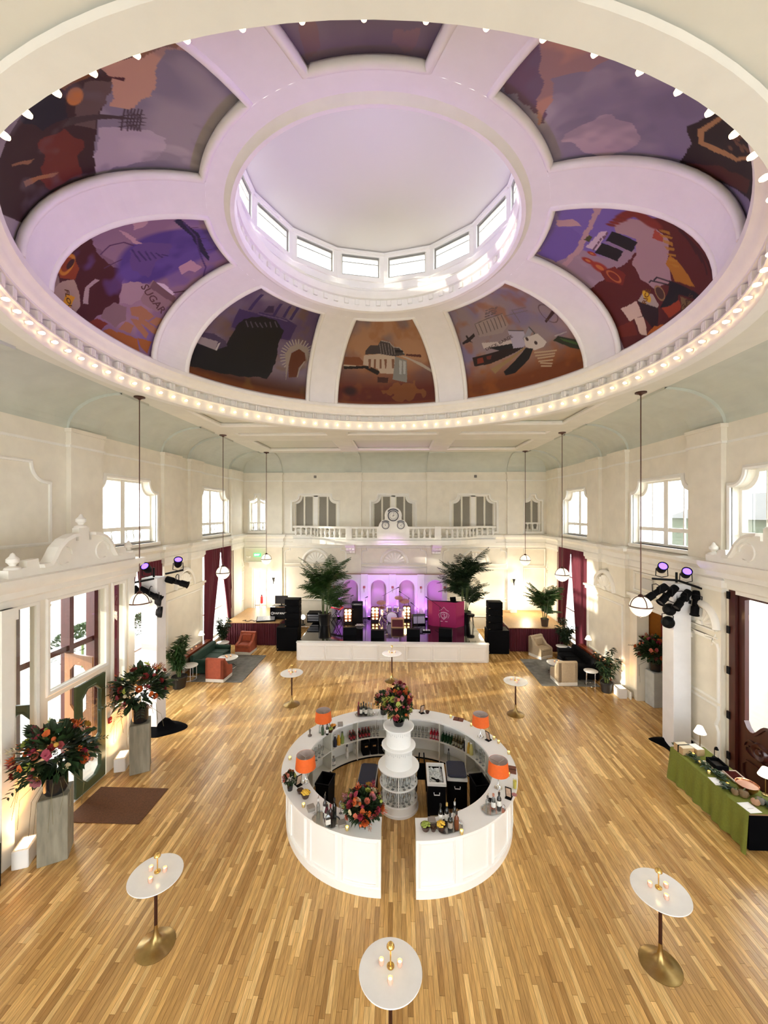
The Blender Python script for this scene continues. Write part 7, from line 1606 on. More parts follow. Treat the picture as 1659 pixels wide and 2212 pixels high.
# ---- bottles
def bottle_proto(kind, body, label=None, cap=None, h=.30, r=.038):
    P = {'wine':[(0,0),(r,0),(r,h*.58),(r*.85,h*.66),(r*.38,h*.76),(r*.36,h*.96),(r*.42,h*.97),(r*.42,h),(0,h)],
         'spirit':[(0,0),(r,0),(r,h*.62),(r*.9,h*.68),(r*.4,h*.76),(r*.38,h*.92),(0,h*.92)],
         'soda':[(0,0),(r,0),(r,h*.5),(r*.7,h*.66),(r*.4,h*.85),(r*.42,h),(0,h)],
         'carafe':[(0,0),(r,0),(r*1.02,h*.45),(r*.6,h*.72),(r*.5,h*.86),(r*.6,h*.9),(0,h*.9)]}[kind]
    return P
BOTC = {}
def bottle(name, label, loc, kind, col, lab=None, capc=None, h=.30, r=.038, grp=None, pour=False, sq=False, rz=0):
    key = (name,kind,col,lab,capc,h,r,pour,sq)
    if key in BOTC: return dup(BOTC[key], loc, rz, label, grp)
    t = thing(name, label, 'bottle', loc, rz, grp); P = bottle_proto(kind, None, h=h, r=r)
    gm = mat('bottle_'+'_'.join('%d' % (c*100) for c in col), col, .12, coat=.2) if sum(col) < 2.2 else glass_mat('clear_bottle_glass',(.86,.90,.90),.12)
    b = M(); b.lathe(P, 4 if sq else 14)
    if sq: b.v = [((x-y)*.72,(x+y)*.72*.7,z) for x,y,z in b.v]
    b.build('body', gm, t, 50)
    if lab: b = M(); b.lathe([(r*1.02,h*.16),(r*1.02,h*.5)], 4 if sq else 14, cap=False); b.v = [((x-y)*.72,(x+y)*.72*.7,z) for x,y,z in b.v] if sq else b.v; b.build('label', mat('label_'+'_'.join('%d' % (c*100) for c in lab), lab, .6), t)
    cm = mat('cap_'+'_'.join('%d' % (c*100) for c in (capc or (.02,.02,.02))), capc or (.02,.02,.02), .4); b = M(); b.lathe([(0,h*.86),(r*.48,h*.86),(r*.48,h*1.01),(0,h*1.01)],10); b.build('cap', cm, t)
    if pour: b = M(); b.tube([(0,0,h),(0,0,h*1.06),(.012,0,h*1.2)],[.007,.006,.003],6); b.build('pourer', CHROME, t)
    BOTC[key] = t; return t
DK, WH, CLR = (.012,.014,.012), (.75,.73,.68), (.9,.9,.9)
# tray of bottles at the front left
def tray(label, loc, rx, ry, rz=0):
    t = thing('tray', label, 'tray', loc, rz); b = M(); L = [(rx*(abs(cos(a))**.6)*(1 if cos(a)>0 else -1), ry*(abs(sin(a))**.6)*(1 if sin(a)>0 else -1)) for a in [2*pi*i/24 for i in range(24)]]
    b.plate([L],0,.006); b.mould(L,[(0,.003),(-.012,.022),(-.008,.022),(.004,.004)],True); b.build('tray_body', mat('silver_tray',(.55,.54,.52),.25,metal=.9), t)
    b = M()
    for s in (-1,1): b.tube([(s*rx*.97,-.04,.02),(s*rx*1.1,-.03,.035),(s*rx*1.1,.03,.035),(s*rx*.97,.04,.02)],.006,5)
    b.build('tray_handles', CHROME, t)['kind'] = 'stuff'
tray('silver tray of bottles on the front left of the bar', (-.88,7.04,BZ), .24, .15, -.45)
FL = 'bottles on the front left tray'; Z1 = BZ+.008
bottle('bottle','tall frosted clear bottle with pourer at the left end of the front left tray',(-1.03,7.10,Z1),'wine',CLR,None,(.6,.6,.6),.33,.036,FL,True)
bottle('bottle','dark topped bottle with white label on the front left tray, near its back',(-.92,7.16,Z1),'wine',(.05,.04,.04),WH,None,.34,.037,FL,True)
bottle('bottle','short bulbous dark red bottle in the middle of the front left tray',(-.87,7.06,Z1),'carafe',(.09,.015,.03),WH,None,.25,.045,FL,True)
bottle('bottle','black wine bottle at the back right of the front left tray',(-.74,7.10,Z1),'wine',DK,None,None,.34,.038,FL)
bottle('bottle','dark bottle with dark red foil beside the square clear bottle on the front left tray',(-.79,6.99,Z1),'wine',(.03,.015,.015),None,(.2,.02,.03),.31,.036,FL)
bottle('bottle','square clear spirit bottle with white label at the front of the tray',(-.82,6.90,Z1),'spirit',CLR,WH,(.05,.05,.05),.25,.055,FL,False,True,.4)
# front right tray
tray('silver tray of bottles beside the bowls on the front right of the bar', (1.27,6.97,BZ), .22, .15, .35)
FR = 'bottles on the front right tray'
bottle('bottle','black bottle nearest the slot on the front right tray',(1.13,7.04,Z1),'wine',DK,WH,None,.33,.037,FR)
bottle('bottle','tall black wine bottle with gold foil on the front right tray',(1.24,7.05,Z1),'wine',DK,WH,(.5,.35,.1),.34,.038,FR)
bottle('bottle','tall clear bottle with pourer at the back of the front right tray',(1.38,7.08,Z1),'wine',CLR,WH,(.5,.5,.5),.34,.036,FR,True)
bottle('bottle','amber brown bottle at the front right corner of the front right tray',(1.39,6.92,Z1),'spirit',(.14,.035,.01),None,(.03,.02,.02),.29,.042,FR,True)
bottle('bottle','squat black bottle at the front of the front right tray',(1.28,6.90,Z1),'spirit',DK,(.3,.25,.2),None,.27,.044,FR)
# right tray
tray('small silver tray of three bottles below the front right orange lamp', (2.13,7.40,BZ), .20, .13, .25)
RT = 'bottles on the right tray'
bottle('bottle','clear bottle with pourer, left of three on the right tray',(2.02,7.38,Z1),'spirit',CLR,None,(.1,.1,.1),.25,.04,RT,True)
bottle('bottle','clear bottle with white label and pink neck, middle of three on the right tray',(2.13,7.41,Z1),'spirit',CLR,WH,(.5,.22,.15),.27,.042,RT)
bottle('bottle','half dark bottle with white label, right of three on the right tray',(2.24,7.44,Z1),'wine',(.03,.03,.03),WH,None,.28,.042,RT,True)
# back left bottles
tray('silver tray of wine bottles on the far left of the bar beside the flowers', (-.5,10.74,BZ), .25, .12, .12)
BL_ = 'bottles on the far left tray'
for i, (dx, dy, k) in enumerate(((-.17,.02,0),(-.10,-.03,1),(-.04,.05,1),(.03,-.03,1),(.10,.03,2),(.17,-.02,2))): bottle('bottle',['dark red bottle at the left end of the far left tray','black wine bottle on the far left tray, second from its left end','black wine bottle on the far left tray, third from its left end','black wine bottle on the far left tray, fourth from its left end','clear bottle on the far left tray, second from its right end','clear bottle at the right end of the far left tray'][i],(-.5+dx,10.74+dy,Z1),'wine',[(.10,.01,.02),DK,CLR][k],WH if k else None,[(.3,.02,.03),None,(.6,.55,.5)][k],.31,.037,BL_)
# bottles by the left lamp
for i, (dx,dy,c) in enumerate(((-.12,.02,CLR),(-.05,-.06,(.05,.08,.04)),(.06,-.05,DK),(.1,.05,CLR))): bottle('bottle',['clear','dark green','black','tall clear'][i]+' bottle clustered round the foot of the far left orange lamp',(-1.40+dx,9.80+dy,BZ),'wine',c,WH if i == 2 else None,None,.27,.035,'bottles by the far left lamp')
# shelf bottles inside: left and right
def ring_pt(cx, r, a): return (cx+r*cos(radians(a)), BCY+r*sin(radians(a)))
SH1, SH0 = .562, .092
for i in range(2):
    for j in range(7):
        x, y = ring_pt(BLX, 1.80+i*.09, 121-j*2.6); bottle('soda_bottle','small dark soda bottle with red label in rows on the upper left bar shelf',(x,y,SH1),'soda',(.03,.025,.02),(.35,.02,.03),(.3,.02,.02),.21,.03,'soda bottles on the upper left shelf')
for nm, a, c, cap in (('black juice carafe with white lid',136,(.02,.02,.035),WH),('orange juice carafe with white lid',132.5,(.62,.30,.03),WH),('green glass bottle',129,(.22,.28,.08),(.1,.1,.05))):
    x, y = ring_pt(BLX,1.82,a); bottle('juice_carafe',nm+' on the upper left bar shelf',(x,y,SH1),'carafe',c,None,cap,.29,.05,'carafes on the upper left shelf')
for i in range(2):
    for j in range(4):
        x, y = ring_pt(BRX, 1.80+i*.09, 72-j*2.4); bottle('soda_bottle','small red bottle in rows on the upper right bar shelf',(x,y,SH1),'soda',(.38,.012,.03),(.5,.3,.3),(.5,.3,.3),.23,.031,'red bottles on the upper right shelf')
        x, y = ring_pt(BRX, 1.80+i*.09, 62-j*2.4); bottle('soda_bottle','small dark green bottle in rows on the upper right bar shelf',(x,y,SH1),'soda',(.012,.05,.02),None,(.4,.4,.4),.23,.031,'green bottles on the upper right shelf')
        x, y = ring_pt(BRX, 1.80+i*.09, 52-j*2.4); bottle('soda_bottle','small brown bottle in rows on the upper right bar shelf',(x,y,SH1),'soda',(.07,.05,.02),(.3,.28,.2),(.25,.2,.1),.23,.031,'brown bottles on the upper right shelf')
for nm, a, c in (('black juice carafe with white lid',41,(.02,.02,.03)),('orange juice carafe with white lid',38,(.6,.36,.06)),('pale yellow juice carafe',35,(.62,.55,.18))):
    x, y = ring_pt(BRX,1.82,a); bottle('juice_carafe',nm+' on the upper right bar shelf',(x,y,SH1),'carafe',c,None,WH,.29,.05,'carafes on the upper right shelf')
for a in (124,116): x, y = ring_pt(BLX,1.86,a); bottle('carton_bottle','tall square white bottle with label on the lower left bar shelf, %s' % ('left of the divider' if a > 120 else 'right of the divider'),(x,y,SH0),'spirit',(.7,.68,.62),(.8,.78,.74),(.05,.05,.05),.36,.05,'white bottles on the lower left shelf',False,True,radians(a))
x, y = ring_pt(BLX,1.84,137); bottle('bottle','small clear bottle with white label on the lower left bar shelf',(x,y,SH0),'spirit',CLR,WH,(.3,.25,.2),.22,.05)
x, y = ring_pt(BRX,1.84,57); bottle('bottle','lone clear bottle with dark top on the lower right bar shelf',(x,y,SH0),'wine',CLR,None,None,.3,.036)
# stemware
CRY = glass_mat('crystal_stemware', (.93,.95,.95), .16)
gl0 = None
def wineglass(label, loc, grp, k=1.):
    global gl0
    if gl0 is None:
        gl0 = thing('wine_glass', label, 'glass', loc, 0, grp); b = M(); b.lathe([(.004,.09),(.03,.12),(.036,.15),(.033,.19),(.030,.21)],12,cap=False); b.build('bowl', CRY, gl0); b = M(); b.lathe([(.032,0),(.032,.003),(.006,.008),(.004,.09)],12); b.build('stem', CRY, gl0); return gl0
    return dup(gl0, loc, 0, label, grp)
for cx, aa, g in ((BLX,range(98,112,3),'upper left'),(BRX,range(76,90,3),'upper right'),(BRX,range(16,32,4),'right end'),(BLX,range(150,166,4),'left end')):
    for a in aa:
        for q in (1.80,1.90): x, y = ring_pt(cx,q,a); wineglass('clear stemmed glass in a cluster on the %s bar shelf' % g,(x,y,SH1),'glasses on the %s bar shelf' % g)
# black boxes and bins on the lower shelves
for i, a in enumerate((108,101,94)):
    x, y = ring_pt(BLX,1.88,a); t = thing('shelf_box','black storage box on the lower left bar shelf, %s' % ['beside the divider','in the middle of three','behind the white tower'][i],'box',(x,y,SH0),radians(a-90),'black boxes on the lower left shelf'); b = M(); b.bbox(-.095,-.12,0,.095,.12,.33,.01); b.build('box', BLACK, t, 0); b = M(); b.box(-.04,-.125,.22,.04,-.118,.26); b.build('handle', CHROME, t, 0)
# ---- central tower of glasses
tw = thing('bar_tower','white tiered glass tower with fringe standing in the middle of the bar','display tower',(.40,8.92,0)); TC = (.40,8.92)
b = M(); b.lathe([(0,0),(.44,0),(.44,.05),(.42,.06),(.42,.20),(.40,.215),(0,.215)],40); b.build('base', BARW, tw)
for z, r in ((.57,.42),(.92,.455),(1.37,.375),(1.78,.34)): b = M(); b.lathe([(0,z-.035),(r-.01,z-.035),(r,z-.025),(r,z-.008),(r-.01,z),(0,z)],44); b.build('tier_shelf', BARW, tw)
for z0, z1, r in ((.215,.535,.30),(.57,.885,.30)):
    for k in range(6): a = 2*pi*k/6+pi/6; c, s = cos(a), sin(a); b = M(); b.obox((c*.2,s*.2,(z0+z1)/2),(c*.2,s*.2,0),(-s*.012,c*.012,0),(0,0,(z1-z0)/2)); b.build('divider', BARW, tw, 0)
for z0, z1, r in ((.92,1.335,.30),(1.37,1.745,.27)):
    b = M(); b.lathe([(r,z0),(r,z1)],44,cap=False); b.build('drum', BARW, tw)
CRF = mat('pale_glass_fringe', (.80,.82,.80), .15, metal=.2)
for z, r, n in ((.885,.43,60),(.535,.40,56),(1.335,.36,54),(1.745,.325,48)):
    b = M()
    for i in range(n): a = 2*pi*i/n; x, y = r*cos(a), r*sin(a); l = .05+.03*(i%3)/2; b.add([(x,y,z),(x*.99,y*.99,z),(x-.006*sin(a),y+.006*cos(a),z-l),(x+.006*sin(a),y-.006*cos(a),z-l)],[(0,2,3),(1,3,2)])
    b.build('glass_fringe', CRF, tw, 0)['kind'] = 'stuff'
for z, g in ((.218,'lower'),(.572,'middle')):
    for k in range(18):
        a = radians(200+140*k/17) if 0 else 2*pi*k/18+.17
        if abs((a-pi/6) % (pi/3)) < .1: a += .12
        for q in (.36,.27): wineglass('clear stemmed glass ringing the %s tier of the white tower' % g,(TC[0]+q*cos(a),TC[1]+q*sin(a),z),'glasses on the %s tier of the tower' % g)
# ---- flowers on the bar
bouquet('tall dark autumn flowers with orange roses on top of the white tower',(TC[0],TC[1],1.782),.30,.80,70,(.12,.10),31,['orange','red','crimson','pink','lime','coral'],.95,0,0,.6)
bouquet('loose flowers and pampas on the far left of the bar behind the tower',(.0,10.80,BZ),.22,.5,34,(.09,.14),32,['coral','pink','red','gold','cream'],.75,4,0,.7)
bouquet('low autumn flowers with orange ranunculus at the front left end of the bar',(-.22,6.98,BZ),.33,.50,70,(.1,.10),33,AUT,.95,0,0,.55)
bouquet('small posy in a round glass vase on the left of the bar',(-1.72,7.78,BZ),.12,.26,14,(.055,.11),34,['coral','orange','lime','red'],.6,0,0,.55)
# ---- orange lamps
ORS = mat('orange_linen_shade', (.80,.13,.012), .7, var=.06, vscale=25); ORI = mat('silver_lining', (.50,.42,.40), .5)
def orange_lamp(label, loc):
    t = thing('table_lamp', label, 'lamp', loc, 0, 'orange shaded lamps on the bar')
    b = M(); b.lathe([(0,0),(.075,0),(.075,.012),(.045,.018),(.05,.04),(.03,.06),(.012,.09),(.011,.34),(0,.34)],18); b.build('lamp_base', CHROME, t)
    b = M(); b.lathe([(.205,.30),(.180,.55)],36,cap=False); b.build('lamp_shade', ORS, t, 60); b = M(); b.lathe([(.202,.302),(.177,.548)],36,cap=False); b.build('shade_lining', ORI, t, 60)
    b = M(); b.sphere((0,0,.41),.032,12,8); b.build('bulb', mat('frosted_bulb',(.95,.95,.92),.4,emit=(1,.9,.75),estr=1.5), t)
    b = M()
    for k in range(3): a = 2*pi*k/3+.5; b.tube([(0,0,.5),(.18*cos(a),.18*sin(a),.53)],.003,4)
    b.tube([(0,0,.34),(0,0,.5)],.006,6); b.build('spider', CHROME, t); return t
ol = orange_lamp('orange shaded lamp at the far left of the bar', (-1.45,9.83,BZ)); dup(ol,(-1.47,8.02,BZ),0,'orange shaded lamp at the near left of the bar'); dup(ol,(2.38,9.78,BZ),0,'orange shaded lamp at the far right of the bar'); dup(ol,(2.36,7.98,BZ),0,'orange shaded lamp at the near right of the bar')
# ---- bowls, napkins, candles, menus
LEM = mat('lemon_yellow', (.80,.50,.05), .5, var=.1); LIM = mat('lime_green', (.30,.36,.05), .45, var=.2); NUT = mat('brown_nuts', (.13,.06,.02), .6, var=.3)
WBOWL = mat('dark_walnut_bowl', (.05,.02,.012), .4)
def bowl(label, loc, r, fill, big=True, n=26):
    t = thing('bowl', label, 'bowl', loc); b = M(); h = r*1.05; b.lathe([(0,0),(r*.55,0),(r*.62,.01),(r,h),(r*.93,h),(r*.6,h*.35),(0,h*.3)],22); b.build('bowl_body', WBOWL, t); random.seed(int(loc[0]*100)); b = M()
    for i in range(n): a = random.uniform(0,2*pi); q = r*.8*sqrt(random.random()); b.sphere((q*cos(a),q*sin(a),h*.9+ (r*.55*(1-q/r) if big else 0)*random.uniform(.5,1)),r*(.26 if big else .13),7,5,(1,.75,.8))
    b.build('fruit_wedges' if big else 'nuts', fill, t, 50)['kind'] = 'stuff'; return t
bowl('dark bowl heaped with lemon wedges on the left of the bar',(-1.37,7.58,BZ),.095,LEM); bowl('small bowl of nuts beside the lemons on the left of the bar',(-1.50,7.70,BZ),.065,NUT,False,40)
bowl('dark bowl of lime wedges nearest the slot on the front right',(.86,6.88,BZ),.09,LIM); bowl('dark bowl heaped with lemon wedges on the front right',(1.13,6.90,BZ),.09,LEM); bowl('small bowl of nuts between limes and lemons on the front right',(.99,6.87,BZ),.06,NUT,False,40)
bowl('dark bowl of orange slices by the far left lamp',(-1.24,10.02,BZ),.08,mat('orange_slices',(.75,.30,.03),.5)); bowl('dark bowl of limes by the far left lamp',(-1.28,9.86,BZ),.08,LIM); bowl('small dark bowl on the far right of the bar beside the flowers',(1.18,10.87,BZ),.06,NUT,False,30)
NAP = mat('taupe_napkins', (.33,.29,.25), .8)
def napkins(label, loc, rz): 
    t = thing('napkin_stack', label, 'napkins', loc, rz); 
    for k in range(3): b = M(); b.bbox(-.065,-.065,k*.022,.065,.065,k*.022+.02,.004); b.build('napkin', NAP, t, 0)
napkins('taupe napkin stack left of the front left tray',(-1.2,7.28,BZ),.5); napkins('taupe napkin stack right of the front left tray',(-.58,6.93,BZ),.35); napkins('taupe napkin stack behind the nuts on the front right',(.98,7.05,BZ),.1); napkins('taupe napkin stack beside the far left lamp',(-1.08,10.18,BZ),.2); napkins('folded taupe napkins at the left edge of the bar behind the posy',(-1.68,8.05,BZ),.9)
GVOT = mat('gold_glass_votive', (.75,.58,.25), .15, metal=.5)
for i, (x, y, l) in enumerate(((-1.98,8.73,'on the left rim of the bar'),(-1.35,7.34,'beside the lemons on the left of the bar'),(-.48,6.83,'by the front left flowers'),(1.46,6.82,'at the corner of the front right tray'),(2.68,9.68,'second from the far right lamp on the rim'),(2.75,9.52,'third from the far right lamp on the rim'),(2.87,9.1,'on the right rim above the near right lamp'),(2.25,10.26,'left of the far right orange lamp'),(1.78,10.66,'beside the brown napkin on the far right'),(2.66,8.35,'behind the near right orange lamp'))):
    votive('gold votive candle '+l, (x,y,BZ), 'gold votives on the bar', GVOT)
LEA = mat('brown_leather', (.16,.035,.015), .45, var=.25, vscale=20)
def leather(label, loc, rz): t = thing('leather_folder', label, 'folder', loc, rz); b = M(); b.bbox(-.13,-.09,0,.13,.09,.012,.003); b.build('cover', LEA, t, 0); b = M(); b.box(-.006,-.092,.011,.006,.092,.0135); b.build('spine', BLACK, t, 0)
leather('brown leather folder on the far right of the bar',(1.97,10.58,BZ),-.35); leather('brown leather folder behind the near right lamp',(2.78,8.55,BZ),1.3)
def menu(label, loc, rz): t = thing('menu_stand', label, 'menu', loc, rz); b = M(); b.obox((0,.03,.11),(.06,0,0),(0,.005,.0),(0,-.03,.11)); b.build('board', BLACK, t, 0); b = M(); b.obox((0,.022,.11),(.045,0,0),(0,.001,0),(0,-.027,.095)); b.build('card', mat('menu_card',(.55,.38,.27),.6,var=.3,vscale=20), t, 0); b = M(); b.bbox(-.06,-.02,0,.06,.12,.008,.002); b.build('foot', BLACK, t, 0)
menu('black framed menu below the far right orange lamp',(2.50,9.62,BZ),-.9); menu('black framed menu beside the near right orange lamp',(2.47,7.68,BZ),-.5); menu('black menu board by the flowers at the top of the bar',(1.05,10.85,BZ),.5); menu('black menu frame leaning by the posy on the left',(-1.56,7.90,BZ),.8)
t = thing('juice_glass','tall glass of yellow juice at the right edge of the bar','glass',(2.68,7.98,BZ)); b = M(); b.lathe([(0,.01),(.03,.01),(.036,.15),(0,.15)],14); b.build('juice', mat('yellow_juice',(.72,.62,.12),.2), t); b = M(); b.lathe([(.032,0),(.034,.005),(.039,.18)],14,cap=False); b.build('glass_wall', GLASS, t)
t = thing('tap_tool','grey bar tool standing on the far left rim of the bar','bar tool',(-1.75,9.68,BZ)); b = M(); b.lathe([(0,0),(.05,0),(.05,.02),(.015,.04),(.02,.1),(.03,.14),(.01,.17),(0,.17)],12); b.build('tool', mat('pewter',(.20,.17,.15),.4,metal=.7), t)
t = thing('coaster','pink rimmed coaster at the right edge of the bar','coaster',(2.62,7.80,BZ)); b = M(); b.lathe([(0,0),(.05,0),(.05,.006),(.03,.006),(.028,.003),(0,.003)],16); b.build('disc', mat('pink_coaster',(.5,.2,.2),.5), t)
t = thing('ashtray_dish','small round dark dish beside the right tray','dish',(2.12,7.62,BZ)); b = M(); b.lathe([(0,0),(.045,0),(.05,.025),(.04,.025),(.035,.008),(0,.008)],16); b.build('dish', BLACK, t)
for i, (dx, dy) in enumerate(((-.28,.28),(-.18,.36),(-.12,.25),(-.05,.33))): wineglass('clear stemmed glass behind the front left bottles',(-.42+dx*.8,6.93+dy,BZ),'glasses behind the front left tray')
# ---- inside the ring: coolers and bins
def cooler(label, loc, rz, w, d, h, body, rim, lidc=None, ice=False):
    t = thing('cooler', label, 'cooler', loc, rz); hw, hd = w/2, d/2
    b = M(); b.plate([rect(-hw,-hd,hw,hd), rect(-hw+.035,-hd+.035,hw-.035,hd-.035)[::-1]], .02, h); b.plate([rect(-hw,-hd,hw,hd)],.0,.03); b.build('tub', body, t, 0)
    b = M(); b.plate([rect(-hw-.012,-hd-.012,hw+.012,hd+.012), rect(-hw+.04,-hd+.04,hw-.04,hd-.04)[::-1]], h-.05, h+.005); b.build('rim', rim, t, 0)
    if lidc: b = M(); b.bbox(-hw,-hd,h+.005,hw,hd,h+.07,.03); b.build('lid', lidc, t, 0)
    if ice:
        random.seed(9); b = M()
        for i in range(180): x, y = random.uniform(-hw+.06,hw-.06), random.uniform(-hd+.06,hd-.06); b.obox((x,y,h-.09+.02*random.random()),Vector((random.uniform(.5,1),random.uniform(-.5,.5),random.uniform(-.4,.4))).normalized()*.018,Vector((random.uniform(-.5,.5),1,random.uniform(-.4,.4))).normalized()*.018,Vector((0,random.uniform(-.4,.4),1)).normalized()*.016)
        b.build('ice_cubes', mat('crushed_ice',(.75,.79,.78),.15), t, 0)['kind'] = 'stuff'
        b = M(); b.box(-hw+.04,-hd+.04,.03,hw-.04,hd-.04,h-.1); b.build('ice_bed', mat('crushed_ice',(.75,.79,.78),.15), t, 0)
    b = M()
    for s in (-1,1): b.tube([(-.06,s*hd*1.02,h*.75),(-.055,s*(hd+.05),h*.72),(.055,s*(hd+.05),h*.72),(.06,s*hd*1.02,h*.75)],.01,6)
    b.build('handles', rim, t)['kind'] = 'stuff'; return t
NAVY = mat('navy_plastic', (.006,.010,.035), .45); WPL = mat('white_plastic', (.82,.82,.80), .4)
cooler('white rimmed cooler full of ice right of the tower', (1.22,8.90,0), -.03, .38, .70, .74, BLACK, WPL, None, True); cooler('navy lidded cooler with white handle at the right inside the bar', (1.70,9.12,0), -.05, .42, .56, .66, BLACK, WPL, NAVY); cooler('navy lidded cooler left of the tower inside the bar', (-.29,9.05,0), -.05, .38, .70, .56, BLACK, WPL, NAVY)
t = thing('ice_tongs','black scoop and steel tongs lying on the ice','tongs',(1.2,8.70,.70)); b = M(); b.tube([(-.08,.1,.0),(.02,0,.02)],.015,6); b.lathe([(0,.0),(.04,.01),(.045,.03)],10,(.04,-.02,.0)); b.build('scoop', BLACK, t); b = M(); b.tube([(.02,.06,.01),(.08,-.06,.02)],.006,5); b.tube([(.05,.07,.01),(.1,-.05,.02)],.006,5); b.build('tongs', CHROME, t)
def bin_(label, loc, rz): t = thing('waste_bin', label, 'bin', loc, rz); b = M(); b.lathe([(0,.0),(.25,0),(.27,.7),(.29,.72),(.29,.76),(.25,.76),(.24,.7),(.22,.05),(0,.05)],4); b.v = [((x-y)*.72*.75,(x+y)*.72,z) for x,y,z in b.v]; b.build('bin_body', BLACK, t, 0); b = M(); b.tube([(.0,.29,.55),(0,.33,.52),(.0,.33,.48)],.012,5); b.build('handle', BLACKM, t)
bin_('black waste bin at the right inside the bar behind the near right lamp',(2.13,8.70,0),.2); bin_('black waste bin at the left inside the bar behind the near left lamp',(-1.18,8.62,0),-.2)
t = thing('folded_stool','black folded step stool leaning behind the tower on its right','stool',(.93,9.38,0)); b = M(); b.tube([(-.12,0,0),(-.05,-.1,.95)],.018,6); b.tube([(.12,0,0),(.05,-.1,.95)],.018,6); b.build('frame', BLACKM, t); b = M(); b.obox((0,-.06,.5),(.09,0,0),(0,.012,0),(0,-.02,.2)); b.build('step', BLACK, t, 0)
t = thing('crate','black crate with brown webbing on the floor at the right inside the bar','crate',(1.25,8.05,0),.1); b = M(); b.plate([rect(-.17,-.17,.17,.17), rect(-.15,-.15,.15,.15)[::-1]],0,.3); b.plate([rect(-.17,-.17,.17,.17)],0,.02); b.build('crate_body', BLACK, t, 0); b = M(); b.plate([rect(-.19,-.19,.19,.19), rect(-.165,-.165,.165,.165)[::-1]],.27,.31); b.build('webbing', mat('brown_webbing',(.18,.13,.06),.7), t, 0)
# ================================================================== COCKTAIL TABLES AND BUFFET
def cocktail(label, loc):
    t = thing('cocktail_table', label, 'table', loc, 0, 'tall pedestal tables round the bar')
    b = M(); b.lathe([(0,1.045),(.34,1.045),(.368,1.055),(.376,1.064),(.372,1.072),(0,1.072)],44); b.build('table_top', MARB, t)
    b = M(); b.lathe([(.27,0),(.272,.008),(.25,.022),(.17,.045),(.09,.085),(.045,.15),(.028,.24),(.025,.32)],36,cap=False); b.build('base', BRASS, t, 60)
    b = M(); b.tube([(0,0,.30),(0,0,1.045)],.024,14); b.build('stem', BRONZE, t); return t
TB = [((.30,4.76),'round marble topped brass pedestal table nearest the viewer at the bottom'),((-3.24,5.9),'round marble topped brass pedestal table at the front left of the bar'),((4.15,5.9),'round marble topped brass pedestal table at the front right of the bar'),((-3.2,13.45),'round marble topped brass pedestal table beyond the bar on the left'),((4.16,13.05),'round marble topped brass pedestal table beyond the bar on the right'),((.15,15.45),'round marble topped brass pedestal table directly before the stage')]
TN = ['nearest the viewer','at the front left','at the front right','beyond the bar on the left','beyond the bar on the right','before the stage']
GLOWB = mat('lit_brass_lamp', (.75,.50,.16), .25, metal=.9)
def cordless(label, loc):
    t = thing('cordless_lamp', label, 'lamp', loc, 0, 'brass cordless lamps on the tall tables')
    b = M(); b.lathe([(0,0),(.045,0),(.045,.012),(.038,.016),(0,.016)],20); b.build('base', GLOWB, t); b = M(); b.tube([(0,0,.015),(0,0,.25)],.009,10); b.build('stem', GLOWB, t)
    b = M(); b.lathe([(.048,.235),(.046,.25),(.03,.275),(.012,.285),(0,.286)],20); b.build('cap', GLOWB, t); b = M(); b.lathe([(0,.236),(.03,.238)],14,cap=False); b.build('diffuser', mat('warm_led',(1,.8,.4),.3,emit=(1,.75,.35),estr=12), t); return t
c0 = cl0 = vo0 = None
for i, ((x,y), lab) in enumerate(TB):
    c0 = cocktail(lab, (x,y,0)) if c0 is None else (dup(c0, (x,y,0), 0, lab), c0)[1]
    L = 'slim brass cordless lamp on the tall table %s' % TN[i]; p = (x,y+.04,1.072)
    cl0 = cordless(L, p) if cl0 is None else (dup(cl0, p, 0, L), cl0)[1]
    for k, (dx, dy) in enumerate(((-.11,.06),(.11,.05),(0,-.13))):
        L = 'blush tea light %s the lamp on the table %s' % (['left of','right of','before'][k], TN[i])
        if i == 5 and k == 2: continue
        if vo0 is None: vo0 = votive(L, (x+dx,y+dy,1.072), 'tea lights on the tall tables', mat('blush_glass_votive',(.80,.48,.36),.15), 'tea_light')
        else: dup(vo0, (x+dx,y+dy,1.072), 0, L)
    lamp('cordless_glow', 'POINT', (x,y+.04,1.072+.215), .5, (1,.75,.35), size=.02)
# buffet table with olive cloth
OLV = mat('olive_green_cloth', (.17,.19,.022), .8, var=.12, vscale=30, bump=.1)
t = thing('buffet_table','long trestle buffet table under the olive cloth by the wooden door','table',(7.46,8.98,0)); b = M(); b.bbox(-.38,-1.07,.70,.38,1.07,.745,.01); b.build('table_top', mat('table_ply',(.3,.2,.1),.6), t, 0)
b = M(); b.box(-.36,-1.055,.03,.36,-1.04,.70); b.build('end_shade', mat('black_end_shade',(.003,.003,.004),.95,spec=.04), t, 0)  # black sheet stands in for the shade on the table's near end
for x in (-.32,.32):
    for y in (-.98,.98): b = M(); b.tube([(x,y,0),(x,y,.7)],.018,8); b.build('leg', BLACKM, t)
b = M(); n = 60; y0, y1 = -1.10, 1.10; rows = []
prof = [(.40,.30),(.405,.745),(.39,.757),(-.39,.757),(-.405,.745),(-.42,.4),(-.44,.015)]
for q, (px, pz) in enumerate(prof):
    for i in range(n+1):
        y = y0+(y1-y0)*i/n; k = max(0,(.745-pz)/.74); fl = k*(.025*sin(i*.9)+.02*sin(i*.37+1)); edge = .05*k if i > n-6 else (-.05*k if i < 4 else 0)
        b.v.append((px-(fl if px < 0 else -fl*.3)-abs(edge), y+edge*1.2, pz))
b.f = [(q*(n+1)+i, q*(n+1)+i+1, (q+1)*(n+1)+i+1, (q+1)*(n+1)+i) for q in range(len(prof)-1) for i in range(n)]
